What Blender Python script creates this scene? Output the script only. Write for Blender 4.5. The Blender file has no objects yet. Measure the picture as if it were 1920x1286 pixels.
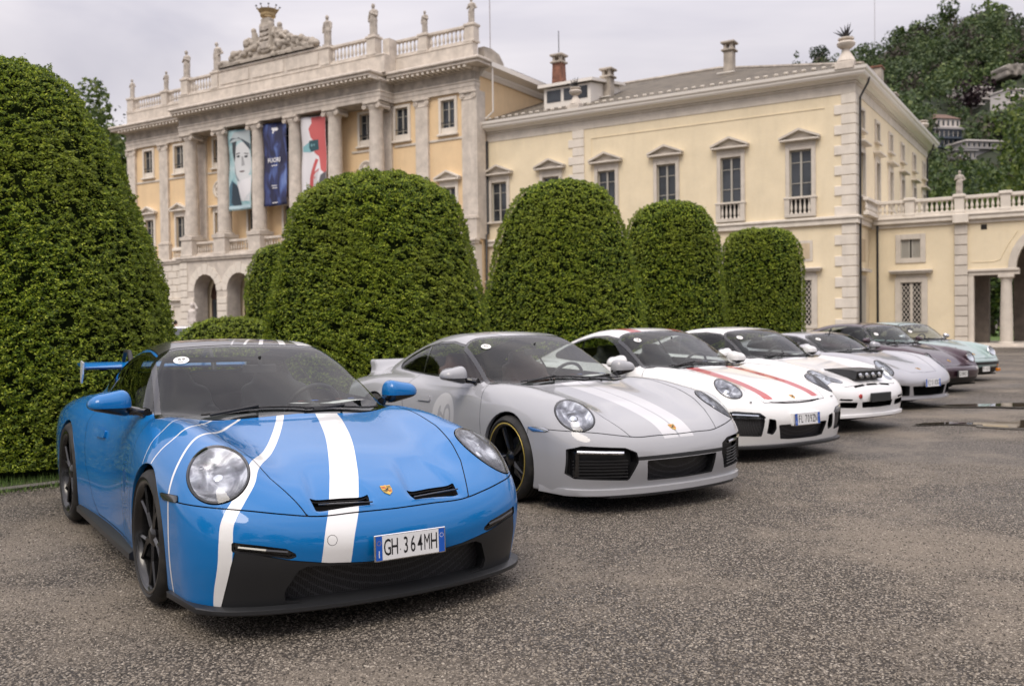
import bpy, math, random
import numpy as np
from mathutils import Vector, Matrix
R_ = math.radians
rnd = random.Random(7)
nr = np.random.RandomState(7)
S = bpy.context.scene
COL = S.collection

# ------------------------------------------------------------------ camera
cam_d = bpy.data.cameras.new("camera")
cam_d.sensor_width = 36.0
cam_d.lens = 1751.0 / 1920 * 36.0
cam_d.clip_start = 0.05
cam_d.clip_end = 6000
cam_d.dof.use_dof = True
cam_d.dof.focus_distance = 4.9
cam_d.dof.aperture_fstop = 3.2
cam = bpy.data.objects.new("camera", cam_d)
COL.objects.link(cam)
S.camera = cam
_p, _r = R_(1.2205), R_(-0.7444)
_f = Vector((0, math.cos(_p), -math.sin(_p)))
_rt = Vector((1, 0, 0)); _up = _rt.cross(_f)
_R = math.cos(_r) * _rt + math.sin(_r) * _up
_U = math.cos(_r) * _up - math.sin(_r) * _rt
_m = Matrix((_R, _U, -_f)).transposed().to_4x4()
_m.translation = Vector((0, 0, 1.3968))
cam.matrix_world = _m

# ------------------------------------------------------------------ sky and sun
SUN_EL, SUN_AZ = R_(52), R_(200)      # high soft sun behind cloud, from behind the camera
W = bpy.data.worlds.new("World"); S.world = W; W.use_nodes = True
nt = W.node_tree; nt.nodes.clear()
def _n(t, **k):
    n = nt.nodes.new(t)
    for a, b in k.items(): setattr(n, a, b)
    return n
out = _n('ShaderNodeOutputWorld'); bg = _n('ShaderNodeBackground'); bg.inputs[1].default_value = 0.1
sky = _n('ShaderNodeTexSky', sky_type='NISHITA', sun_disc=False, sun_elevation=SUN_EL, sun_rotation=SUN_AZ)
sky.dust_density = 3.0
tc = _n('ShaderNodeTexCoord'); sep = _n('ShaderNodeSeparateXYZ')
nt.links.new(tc.outputs['Generated'], sep.inputs[0])
# overcast deck: brightness rises towards the zenith, soft cloud relief
mp = _n('ShaderNodeMapping'); mp.inputs['Scale'].default_value = (1.0, 1.0, 3.2)
nt.links.new(tc.outputs['Generated'], mp.inputs[0])
nz = _n('ShaderNodeTexNoise'); nz.inputs['Scale'].default_value = 1.9; nz.inputs['Detail'].default_value = 5; nz.inputs['Roughness'].default_value = .5
nz.inputs['Distortion'].default_value = .35
nt.links.new(mp.outputs[0], nz.inputs[0])
cr = _n('ShaderNodeValToRGB')
e = cr.color_ramp.elements
e[0].position = .34; e[0].color = (4.55, 4.4, 5.0, 1)
e[1].position = .66; e[1].color = (7.6, 7.15, 7.3, 1)
nt.links.new(nz.outputs[0], cr.inputs[0])
mr = _n('ShaderNodeMapRange'); mr.inputs[1].default_value = .25; mr.inputs[2].default_value = 1.0; mr.inputs[3].default_value = 1.0; mr.inputs[4].default_value = 2.5
nt.links.new(sep.outputs[2], mr.inputs[0])
vm = _n('ShaderNodeVectorMath', operation='SCALE')
nt.links.new(cr.outputs[0], vm.inputs[0]); nt.links.new(mr.outputs[0], vm.inputs['Scale'])
mx = _n('ShaderNodeMix', data_type='RGBA'); mx.inputs[0].default_value = .93
nt.links.new(sky.outputs[0], mx.inputs[6]); nt.links.new(vm.outputs[0], mx.inputs[7])
nt.links.new(mx.outputs[2], bg.inputs[0]); nt.links.new(bg.outputs[0], out.inputs[0])

sd = bpy.data.lights.new("sun", 'SUN'); sd.energy = 1.35; sd.angle = R_(28); sd.color = (1, .90, .76)
so = bpy.data.objects.new("sun", sd); COL.objects.link(so)
_az = SUN_AZ
_d = Vector((math.sin(_az) * math.cos(SUN_EL), math.cos(_az) * math.cos(SUN_EL), math.sin(SUN_EL)))
so.rotation_euler = _d.to_track_quat('Z', 'Y').to_euler()
so.location = (0, 0, 60)

S.view_settings.view_transform = 'Standard'
S.view_settings.look = 'None'
S.view_settings.exposure = 0.36
S.view_settings.gamma = 1.0
S.view_settings.use_curve_mapping = False
S.render.engine = 'CYCLES'
S.cycles.max_bounces = 8
S.cycles.transparent_max_bounces = 16
S.cycles.use_denoising = True
S.cycles.caustics_reflective = False
S.cycles.caustics_refractive = False
# ================================================================== library
def link(o, parent=None):
    COL.objects.link(o)
    if parent is not None: o.parent = parent
    return o
def tag(o, label=None, cat=None, group=None, kind=None):
    if label: o["label"] = label
    if cat: o["category"] = cat
    if group: o["group"] = group
    if kind: o["kind"] = kind
    return o
def empty(name, loc=(0, 0, 0), rz=0.0, label=None, cat=None, group=None, kind=None):
    o = bpy.data.objects.new(name, None); o.location = loc; o.rotation_euler = (0, 0, rz)
    o.empty_display_size = .2
    link(o); return tag(o, label, cat, group, kind)
def npmesh(name, V, T, mats, midx=None, N=None, smooth=True):
    """V (n,3), T (m,3|4) -> mesh data"""
    V = np.asarray(V, np.float32); T = np.asarray(T, np.int32)
    me = bpy.data.meshes.new(name)
    k = T.shape[1]; m = len(T)
    me.vertices.add(len(V)); me.vertices.foreach_set('co', V.ravel())
    me.loops.add(m * k); me.loops.foreach_set('vertex_index', T.ravel())
    me.polygons.add(m)
    me.polygons.foreach_set('loop_start', np.arange(0, m * k, k, dtype=np.int32))
    me.polygons.foreach_set('loop_total', np.full(m, k, np.int32))
    for q in (mats if isinstance(mats, (list, tuple)) else [mats]): me.materials.append(q)
    if midx is not None: me.polygons.foreach_set('material_index', np.asarray(midx, np.int32))
    me.polygons.foreach_set('use_smooth', np.full(m, bool(smooth)))
    me.update(calc_edges=True)
    if N is not None:
        N = np.asarray(N, np.float64)
        me.normals_split_custom_set_from_vertices([tuple(q) for q in N])
    return me
def npobj(name, V, T, mats, parent=None, **k):
    if len(T) == 0: return None
    return link(bpy.data.objects.new(name, npmesh(name, V, T, mats, **k)), parent)
class MB:
    """collects polygons; build() links ONE mesh object"""
    def __init__(s): s.v = []; s.f = []; s.m = []; s.mi = 0
    def add(s, vs, fs):
        b = len(s.v); s.v.extend(tuple(map(float, q)) for q in vs)
        for f in fs: s.f.append(tuple(b + i for i in f)); s.m.append(s.mi)
        return s
    def box(s, x0, x1, y0, y1, z0, z1):
        s.add([(x0, y0, z0), (x1, y0, z0), (x1, y1, z0), (x0, y1, z0), (x0, y0, z1), (x1, y0, z1), (x1, y1, z1), (x0, y1, z1)],
              [(0, 3, 2, 1), (4, 5, 6, 7), (0, 1, 5, 4), (1, 2, 6, 5), (2, 3, 7, 6), (3, 0, 4, 7)]); return s
    def cbox(s, x0, x1, y0, y1, z0, z1, c=.01):
        """box with chamfered edges (front-facing look of a dressed stone)"""
        vs = []
        for z, i in ((z0, 1), (z0 + c, 0), (z1 - c, 0), (z1, 1)):
            a = c if i else 0
            vs += [(x0 + a + (0 if i else c), y0 + a, z), (x1 - a - (0 if i else c), y0 + a, z), (x1 - a, y0 + a + (0 if i else c), z), (x1 - a, y1 - a - (0 if i else c), z),
                   (x1 - a - (0 if i else c), y1 - a, z), (x0 + a + (0 if i else c), y1 - a, z), (x0 + a, y1 - a - (0 if i else c), z), (x0 + a, y0 + a + (0 if i else c), z)]
        fs = [tuple(range(7, -1, -1)), tuple(range(24, 32))]
        for k in range(3):
            for i in range(8):
                j = (i + 1) % 8; fs.append((k * 8 + i, k * 8 + j, k * 8 + 8 + j, k * 8 + 8 + i))
        s.add(vs, fs); return s
    def prism(s, pts, d0, d1, axis='y'):
        """polygon pts (a,b) extruded along axis between d0,d1. axis y: pts=(x,z); x: pts=(y,z); z: pts=(x,y)"""
        n = len(pts)
        def P(p, d):
            return (p[0], d, p[1]) if axis == 'y' else ((d, p[0], p[1]) if axis == 'x' else (p[0], p[1], d))
        vs = [P(p, d0) for p in pts] + [P(p, d1) for p in pts]
        a = sum(pts[i][0] * pts[(i + 1) % n][1] - pts[(i + 1) % n][0] * pts[i][1] for i in range(n))
        flip = (a > 0) if axis in ('x', 'z') else (a < 0)
        if d1 < d0: flip = not flip
        f0 = list(range(n)); f1 = list(range(n, 2 * n))
        fs = [tuple(reversed(f0)) if flip else tuple(f0), tuple(f1) if flip else tuple(reversed(f1))]
        for i in range(n):
            j = (i + 1) % n
            q = (i, j, n + j, n + i); fs.append(q if flip else tuple(reversed(q)))
        s.add(vs, fs); return s
    def lathe(s, prof, c=(0, 0, 0), n=16, sx=1, sy=1, axis='z', a0=0.0, caps=True):
        """prof [(r,z)...] rotated"""
        vs = []; fs = []
        m = len(prof)
        for r, z in prof:
            for i in range(n):
                a = a0 + 2 * math.pi * i / n
                p = (r * math.cos(a) * sx, r * math.sin(a) * sy, z)
                if axis == 'y': p = (p[0], p[2], -p[1])
                if axis == 'x': p = (p[2], p[0], p[1])
                vs.append((c[0] + p[0], c[1] + p[1], c[2] + p[2]))
        for k in range(m - 1):
            for i in range(n):
                j = (i + 1) % n; fs.append((k * n + i, k * n + j, (k + 1) * n + j, (k + 1) * n + i))
        if caps and prof[0][0] > 1e-6: fs.append(tuple(range(n - 1, -1, -1)))
        if caps and prof[-1][0] > 1e-6: fs.append(tuple(range((m - 1) * n, m * n)))
        s.add(vs, fs); return s
    def tube(s, pts, r, n=8, caps=True):
        pts = [Vector(p) for p in pts]; rs = r if isinstance(r, (list, tuple)) else [r] * len(pts)
        vs = []; fs = []; prev = None
        for i, p in enumerate(pts):
            t = (pts[min(i + 1, len(pts) - 1)] - pts[max(i - 1, 0)])
            t.normalize()
            if prev is None:
                a = Vector((0, 0, 1)) if abs(t.z) < .9 else Vector((1, 0, 0)); u = t.cross(a).normalized()
            else:
                u = (prev - t * prev.dot(t)).normalized()
            prev = u; w = t.cross(u)
            for k in range(n):
                a = 2 * math.pi * k / n; vs.append(p + (u * math.cos(a) + w * math.sin(a)) * rs[i])
        for i in range(len(pts) - 1):
            for k in range(n):
                j = (k + 1) % n; fs.append((i * n + k, i * n + j, (i + 1) * n + j, (i + 1) * n + k))
        if caps: fs.append(tuple(range(n - 1, -1, -1))); fs.append(tuple(range((len(pts) - 1) * n, len(pts) * n)))
        s.add(vs, fs); return s
    def data(s, name, mats, smooth=False, ang=None):
        me = bpy.data.meshes.new(name); me.from_pydata(s.v, [], s.f)
        for q in (mats if isinstance(mats, (list, tuple)) else [mats]): me.materials.append(q)
        me.polygons.foreach_set('material_index', s.m)
        me.polygons.foreach_set('use_smooth', [bool(smooth)] * len(s.f))
        me.update()
        if smooth and ang is not None: me.set_sharp_from_angle(angle=R_(ang))
        return me
    def build(s, name, mats, parent=None, smooth=False, ang=40):
        return link(bpy.data.objects.new(name, s.data(name, mats, smooth, ang)), parent)
def inst(name, me, parent=None, loc=(0, 0, 0), rot=(0, 0, 0), sc=(1, 1, 1)):
    o = bpy.data.objects.new(name, me); o.location = loc; o.rotation_euler = rot
    o.scale = sc if isinstance(sc, (tuple, list)) else (sc, sc, sc)
    return link(o, parent)

# ---------------------------------------------------------------- materials
def mat(name, col=(.5, .5, .5), rough=.6, metal=0.0, spec=.5, coat=0.0, coat_r=.03, emit=None):
    m = bpy.data.materials.new(name); m.use_nodes = True
    b = m.node_tree.nodes['Principled BSDF']
    b.inputs['Base Color'].default_value = (*col, 1); b.inputs['Roughness'].default_value = rough
    b.inputs['Metallic'].default_value = metal; b.inputs['Specular IOR Level'].default_value = spec
    b.inputs['Coat Weight'].default_value = coat; b.inputs['Coat Roughness'].default_value = coat_r
    return m
class NB:
    def __init__(s, m): s.m = m; s.t = m.node_tree; s.b = s.t.nodes['Principled BSDF']; s.o = s.t.nodes['Material Output']
    def n(s, t, **k):
        n = s.t.nodes.new(t)
        for a, b in k.items():
            if a.startswith('i_'): n.inputs[int(a[2:]) if a[2:].isdigit() else a[2:]].default_value = b
            else: setattr(n, a, b)
        return n
    def l(s, a, b): s.t.links.new(a, b)
    def coord(s, scale=(1, 1, 1), kind='Object', rot=(0, 0, 0)):
        tc = s.n('ShaderNodeTexCoord'); mp = s.n('ShaderNodeMapping')
        mp.inputs['Scale'].default_value = scale; mp.inputs['Rotation'].default_value = rot
        s.l(tc.outputs[kind], mp.inputs[0]); return mp.outputs[0]
    def pos(s, scale=(1, 1, 1)):
        g = s.n('ShaderNodeNewGeometry'); mp = s.n('ShaderNodeMapping'); mp.inputs['Scale'].default_value = scale
        s.l(g.outputs['Position'], mp.inputs[0]); return mp.outputs[0]
    def noise(s, vec, scale=5, detail=4, rough=.5, dist=0):
        n = s.n('ShaderNodeTexNoise'); n.inputs['Scale'].default_value = scale; n.inputs['Detail'].default_value = detail
        n.inputs['Roughness'].default_value = rough; n.inputs['Distortion'].default_value = dist
        s.l(vec, n.inputs['Vector']); return n.outputs[0]
    def voro(s, vec, scale=5, feature='F1', out='Distance', rnd_=1.0):
        n = s.n('ShaderNodeTexVoronoi', feature=feature); n.inputs['Scale'].default_value = scale
        n.inputs['Randomness'].default_value = rnd_
        s.l(vec, n.inputs['Vector']); return n.outputs[out]
    def ramp(s, v, pts, interp='LINEAR'):
        r = s.n('ShaderNodeValToRGB'); cr = r.color_ramp; cr.interpolation = interp
        while len(cr.elements) < len(pts): cr.elements.new(.5)
        for e, (p, c) in zip(cr.elements, pts):
            e.position = p; e.color = (*c, 1) if isinstance(c, (tuple, list)) else (c, c, c, 1)
        s.l(v, r.inputs[0]); return r.outputs[0]
    def mix(s, f, a, b, mode='MIX'):
        m = s.n('ShaderNodeMix', data_type='RGBA', blend_type=mode)
        for sock, v in ((m.inputs[0], f), (m.inputs[6], a), (m.inputs[7], b)):
            if hasattr(v, 'is_linked') or hasattr(v, 'node'): s.l(v, sock)
            elif isinstance(v, (tuple, list)): sock.default_value = (*v, 1)[:4]
            else: sock.default_value = v
        return m.outputs[2]
    def math(s, op, a, b=0.0):
        m = s.n('ShaderNodeMath', operation=op)
        for sock, v in ((m.inputs[0], a), (m.inputs[1], b)):
            if hasattr(v, 'node'): s.l(v, sock)
            else: sock.default_value = v
        return m.outputs[0]
    def bump(s, h, strength=.3, dist=.01, normal=None):
        b = s.n('ShaderNodeBump'); b.inputs['Strength'].default_value = strength; b.inputs['Distance'].default_value = dist
        s.l(h, b.inputs['Height'])
        if normal is not None: s.l(normal, b.inputs['Normal'])
        return b.outputs[0]
    def set(s, **k):
        for a, v in k.items():
            sock = s.b.inputs[a.replace('_', ' ')]
            if hasattr(v, 'node'): s.l(v, sock)
            elif isinstance(v, (tuple, list)): sock.default_value = (*v, 1)
            else: sock.default_value = v

# ---------------------------------------------------------------- implicit surfaces
def smin(a, b, k): h = np.maximum(k - np.abs(a - b), 0) / k; return np.minimum(a, b) - h * h * k * .25
def smax(a, b, k): return -smin(-a, -b, k)
def spl(keys):
    """monotone-ish cubic through keys (x,y), x ascending or descending"""
    k = np.array(sorted(keys), float); x, y = k[:, 0], k[:, 1]
    h = np.diff(x); d = np.diff(y) / h
    m = np.empty_like(y); m[0] = d[0]; m[-1] = d[-1]
    m[1:-1] = (d[:-1] * h[1:] + d[1:] * h[:-1]) / (h[1:] + h[:-1])
    def f(t):
        t = np.asarray(t, float); tt = np.clip(t, x[0], x[-1]); i = np.clip(np.searchsorted(x, tt) - 1, 0, len(h) - 1)
        s = (tt - x[i]) / h[i]; s2 = s * s; s3 = s2 * s
        r = (2 * s3 - 3 * s2 + 1) * y[i] + (s3 - 2 * s2 + s) * h[i] * m[i] + (-2 * s3 + 3 * s2) * y[i + 1] + (s3 - s2) * h[i] * m[i + 1]
        return r + np.where(t < x[0], (t - x[0]) * m[0], 0) + np.where(t > x[-1], (t - x[-1]) * m[-1], 0)
    return f
def iso(F, lo, hi, h, sym=False, newton=3):
    """surface nets: returns V,N,Q (quads, outward). F<0 inside"""
    lo = np.array(lo, float); hi = np.array(hi, float)
    if sym:
        ny = int(math.ceil(hi[1] / h)) + 1
        ys = (np.arange(0, ny) + .5) * h; ysf = np.concatenate([-ys[::-1], ys])
    else: ysf = np.arange(lo[1], hi[1] + h, h)
    xs = np.arange(lo[0], hi[0] + h, h); zs = np.arange(lo[2], hi[2] + h, h)
    if sym:
        G = F(xs[:, None, None], ys[None, :, None], zs[None, None, :]) + np.zeros((len(xs), len(ys), len(zs))); G = np.concatenate([G[:, ::-1], G], 1)
    else:
        G = F(xs[:, None, None], ysf[None, :, None], zs[None, None, :]) + np.zeros((len(xs), len(ysf), len(zs)))
    I = G < 0
    c = I[:-1, :-1, :-1].astype(np.int8)
    cnt = np.zeros(c.shape, np.int8)
    for a in (0, 1):
        for b in (0, 1):
            for d in (0, 1):
                cnt += I[a:I.shape[0] - 1 + a, b:I.shape[1] - 1 + b, d:I.shape[2] - 1 + d]
    act = (cnt > 0) & (cnt < 8)
    idx = -np.ones(act.shape, np.int64); ijk = np.argwhere(act); idx[act] = np.arange(len(ijk))
    # vertex = mean of edge crossings
    P = np.zeros((len(ijk), 3)); C = np.zeros(len(ijk))
    off = [(0, 0, 0), (1, 0, 0), (0, 1, 0), (1, 1, 0), (0, 0, 1), (1, 0, 1), (0, 1, 1), (1, 1, 1)]
    vals = [G[ijk[:, 0] + o[0], ijk[:, 1] + o[1], ijk[:, 2] + o[2]] for o in off]
    for a, b in ((0, 1), (2, 3), (4, 5), (6, 7), (0, 2), (1, 3), (4, 6), (5, 7), (0, 4), (1, 5), (2, 6), (3, 7)):
        va, vb = vals[a], vals[b]; m = (va < 0) != (vb < 0)
        t = np.where(m, va / np.where(m, va - vb, 1), 0)
        oa, ob = np.array(off[a]), np.array(off[b])
        P += np.where(m[:, None], oa + (ob - oa) * t[:, None], 0); C += m
    P = P / C[:, None] + ijk
    V = np.stack([xs[0] + P[:, 0] * h, ysf[0] + P[:, 1] * h, zs[0] + P[:, 2] * h], -1)
    Q = []
    for ax in range(3):
        sl = [slice(None)] * 3; s0 = list(sl); s1 = list(sl)
        s0[ax] = slice(0, -1); s1[ax] = slice(1, None)
        A = I[tuple(s0)]; B = I[tuple(s1)]
        u, w = (ax + 1) % 3, (ax + 2) % 3
        cr = A != B
        e = np.argwhere(cr); e = e[(e[:, u] > 0) & (e[:, w] > 0) & (e[:, u] < I.shape[u] - 1) & (e[:, w] < I.shape[w] - 1)]
        fl = A[e[:, 0], e[:, 1], e[:, 2]]
        def cell(du, dw):
            q = e.copy(); q[:, u] += du; q[:, w] += dw; return idx[q[:, 0], q[:, 1], q[:, 2]]
        q = np.stack([cell(-1, -1), cell(0, -1), cell(0, 0), cell(-1, 0)], -1)
        q = np.where(fl[:, None], q, q[:, ::-1]); Q.append(q)
    Q = np.concatenate(Q); Q = Q[(Q >= 0).all(1)]
    def grad(V):
        e = 2e-4; x, y, z = V.T; f0 = F(x, y, z)
        return f0, np.stack([(F(x + e, y, z) - F(x - e, y, z)), (F(x, y + e, z) - F(x, y - e, z)), (F(x, y, z + e) - F(x, y, z - e))], -1) / (2 * e)
    for _ in range(newton):
        f0, g = grad(V); st = f0[:, None] * g / np.maximum((g * g).sum(1), .05)[:, None]
        l = np.linalg.norm(st, axis=1, keepdims=True); V = V - st * np.minimum(1, .6 * h / np.maximum(l, 1e-9))
    f0, g = grad(V); N = g / np.maximum(np.linalg.norm(g, axis=1, keepdims=True), 1e-9)
    return V, N, Q
def ell(x, y, z, c, r): return (np.sqrt(((x - c[0]) / r[0]) ** 2 + ((y - c[1]) / r[1]) ** 2 + ((z - c[2]) / r[2]) ** 2) - 1) * min(r)
def rbox(x, y, z, c, h, r):
    dx, dy, dz = np.abs(x - c[0]) - h[0] + r, np.abs(y - c[1]) - h[1] + r, np.abs(z - c[2]) - h[2] + r
    return np.sqrt(np.maximum(dx, 0) ** 2 + np.maximum(dy, 0) ** 2 + np.maximum(dz, 0) ** 2) + np.minimum(np.maximum(dx, np.maximum(dy, dz)), 0) - r
def caps(x, y, z, a, b, ra, rb=None):
    rb = ra if rb is None else rb; a = np.array(a, float); b = np.array(b, float); e = b - a; l = e @ e
    t = np.clip(((x - a[0]) * e[0] + (y - a[1]) * e[1] + (z - a[2]) * e[2]) / l, 0, 1)
    return np.sqrt((x - a[0] - t * e[0]) ** 2 + (y - a[1] - t * e[1]) ** 2 + (z - a[2] - t * e[2]) ** 2) - (ra + (rb - ra) * t)

class Piece:
    def __init__(s, V, N, T, M=None): s.V, s.N, s.T = V, N, T; s.M = np.zeros(len(T), np.int32) if M is None else M
    def copy(s): return Piece(s.V.copy(), s.N.copy(), s.T.copy(), s.M.copy())
    @property
    def n(s): return len(s.T)
def keep(P, g):
    """part of the piece where g>0 (g per vertex), cut exactly along g=0"""
    if P.n == 0: return P
    T = P.T; pos = g > 0; k = pos[T].sum(1)
    full = T[k == 3]; Mf = P.M[k == 3]
    cut = np.where((k == 1) | (k == 2))[0]
    if len(cut) == 0:
        return compact(Piece(P.V, P.N, full, Mf))
    Tc = T[cut]; kc = k[cut]; pc = pos[Tc]
    # rotate so that the odd vertex is first
    odd = np.where(kc == 1, np.argmax(pc, 1), np.argmin(pc, 1))
    ar = np.arange(len(Tc)); a = Tc[ar, odd]; b = Tc[ar, (odd + 1) % 3]; c = Tc[ar, (odd + 2) % 3]
    E = np.concatenate([np.stack([a, b], 1), np.stack([a, c], 1)]); Es = np.sort(E, 1)
    key = Es[:, 0].astype(np.int64) * (len(P.V) + 1) + Es[:, 1]
    uk, first, inv = np.unique(key, return_index=True, return_inverse=True)
    e = Es[first]; ga, gb = g[e[:, 0]], g[e[:, 1]]; t = (ga / (ga - gb))[:, None]
    nv = P.V[e[:, 0]] * (1 - t) + P.V[e[:, 1]] * t; nn = P.N[e[:, 0]] * (1 - t) + P.N[e[:, 1]] * t
    nn /= np.maximum(np.linalg.norm(nn, axis=1, keepdims=True), 1e-9)
    base = len(P.V); ab = base + inv[:len(Tc)]; ac = base + inv[len(Tc):]
    one = kc == 1; two = ~one
    T1 = np.stack([a, ab, ac], 1)[one]
    T2 = np.stack([ab, b, c], 1)[two]; T3 = np.stack([ab, c, ac], 1)[two]
    Mc = P.M[cut]
    return compact(Piece(np.concatenate([P.V, nv]), np.concatenate([P.N, nn]), np.concatenate([full, T1, T2, T3]),
                         np.concatenate([Mf, Mc[one], Mc[two], Mc[two]])))
def compact(P):
    if P.n == 0: return Piece(np.zeros((0, 3)), np.zeros((0, 3)), P.T, P.M)
    u, inv = np.unique(P.T, return_inverse=True)
    return Piece(P.V[u], P.N[u], inv.reshape(P.T.shape), P.M)
def join(*Ps):
    Ps = [p for p in Ps if p.n]; V = []; N = []; T = []; M = []; b = 0
    if not Ps: return Piece(np.zeros((0, 3)), np.zeros((0, 3)), np.zeros((0, 3), np.int64))
    for p in Ps: V.append(p.V); N.append(p.N); T.append(p.T + b); M.append(p.M); b += len(p.V)
    return Piece(np.concatenate(V), np.concatenate(N), np.concatenate(T), np.concatenate(M))
def split(P, field, gap=0.0):
    """(inside, outside) of field(V)<0, leaving a seam 2*gap wide"""
    if P.n == 0: return P, P
    g = field(P.V)
    return keep(P, -(g + gap)), keep(P, g - gap)
def paint(P, field, mi):
    a, b = split(P, field)
    if a.n: a.M[:] = mi
    return join(a, b)
def refine(P, m):
    """splits the triangles of mask m in four (midpoints stay on the edges)"""
    T = P.T[m]; a, b, c = T.T; n = len(P.V); k = len(T)
    def mid(i, j): return (P.V[i] + P.V[j]) / 2, (P.N[i] + P.N[j]) / 2
    M = [mid(a, b), mid(b, c), mid(c, a)]; V = np.concatenate([P.V] + [q[0] for q in M]); N = np.concatenate([P.N] + [q[1] for q in M]); N /= np.maximum(np.linalg.norm(N, axis=1, keepdims=True), 1e-9)
    i = np.arange(k); ab, bc, ca = n + i, n + k + i, n + 2 * k + i
    T4 = np.concatenate([np.stack(q, 1) for q in ((a, ab, ca), (ab, b, bc), (ca, bc, c), (ab, bc, ca))])
    return Piece(V, N, np.concatenate([P.T[~m], T4]), np.concatenate([P.M[~m], np.tile(P.M[m], 4)]))
def bedges(P):
    _, cano = np.unique(np.round(P.V, 6), axis=0, return_inverse=True); cano = cano.ravel()
    first = np.zeros(cano.max() + 1, np.int64); first[cano[::-1]] = np.arange(len(P.V))[::-1]; TT = first[cano[P.T]]
    TT = TT[(TT[:, 0] != TT[:, 1]) & (TT[:, 1] != TT[:, 2]) & (TT[:, 2] != TT[:, 0])]
    E = np.concatenate([TT[:, [0, 1]], TT[:, [1, 2]], TT[:, [2, 0]]]); Es = np.sort(E, 1)
    key = Es[:, 0].astype(np.int64) * (len(P.V) + 1) + Es[:, 1]
    uk, inv, c = np.unique(key, return_inverse=True, return_counts=True)
    return E[c[inv] == 1]
def walls(P, d):
    """strip from the border of P towards border + d (vector or per-vertex array)"""
    E = bedges(P); W = P.V + d
    n = len(P.V); used = np.unique(E)
    T = np.concatenate([np.stack([E[:, 0], E[:, 1], n + E[:, 1]], 1), np.stack([E[:, 0], n + E[:, 1], n + E[:, 0]], 1)])
    V = np.concatenate([P.V, W])
    fn = np.cross(V[T[:, 1]] - V[T[:, 0]], V[T[:, 2]] - V[T[:, 0]]); N = np.zeros_like(V)
    for i in range(3): np.add.at(N, T[:, i], fn)
    N /= np.maximum(np.linalg.norm(N, axis=1, keepdims=True), 1e-12)
    return compact(Piece(V, N, T))
def polysd(u, v, poly, r=0.0):
    """signed distance (negative inside) to polygon, rounded by r"""
    p = np.array(poly, float); n = len(p); d = np.full(np.shape(u), 1e9); s = np.ones(np.shape(u))
    for i in range(n):
        a, b = p[i], p[i - 1]; ex, ey = b - a; wx, wy = u - a[0], v - a[1]
        t = np.clip((wx * ex + wy * ey) / (ex * ex + ey * ey), 0, 1)
        d = np.minimum(d, (wx - ex * t) ** 2 + (wy - ey * t) ** 2)
        c1 = v >= a[1]; c2 = v < b[1]; c3 = ex * wy > ey * wx
        fl = (c1 & c2 & c3) | (~c1 & ~c2 & ~c3); s = np.where(fl, -s, s)
    return s * np.sqrt(d) - r
def linesd(V, pts, w):
    """distance to 3D polyline minus half-width (w scalar or per point)"""
    pts = np.array(pts, float); w = np.broadcast_to(np.asarray(w, float), (len(pts),)); best = np.full(len(V), 1e9)
    for i in range(len(pts) - 1):
        a, b = pts[i], pts[i + 1]; e = b - a; t = np.clip(((V - a) @ e) / (e @ e), 0, 1)
        d = np.linalg.norm(V - a - t[:, None] * e, axis=1) - (w[i] * (1 - t) + w[i + 1] * t); best = np.minimum(best, d)
    return best
def smoothline(pts, n=8):
    """Catmull-Rom resample of a 3D polyline"""
    p = np.array(pts, float); p = np.vstack([2 * p[0] - p[1], p, 2 * p[-1] - p[-2]]); o = []
    for i in range(1, len(p) - 2):
        for t in np.linspace(0, 1, n, endpoint=False):
            a, b, c, d = p[i - 1], p[i], p[i + 1], p[i + 2]
            o.append(.5 * (2 * b + (c - a) * t + (2 * a - 5 * b + 4 * c - d) * t * t + (3 * b - a - 3 * c + d) * t ** 3))
    o.append(p[-2]); return np.array(o)
def pobj(name, P, mats, parent):
    if P.n == 0: return None
    return npobj(name, P.V, P.T, mats, parent, midx=P.M, N=P.N)
def blob(name, F, lo, hi, h, mats, parent, paintf=None, sym=False):
    V, N, Q = iso(F, lo, hi, h, sym=sym); T = np.concatenate([Q[:, [0, 1, 2]], Q[:, [0, 2, 3]]]); P = Piece(V, N, T)
    if paintf: P = paint(P, paintf, 1)
    return pobj(name, P, mats, parent)
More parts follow.
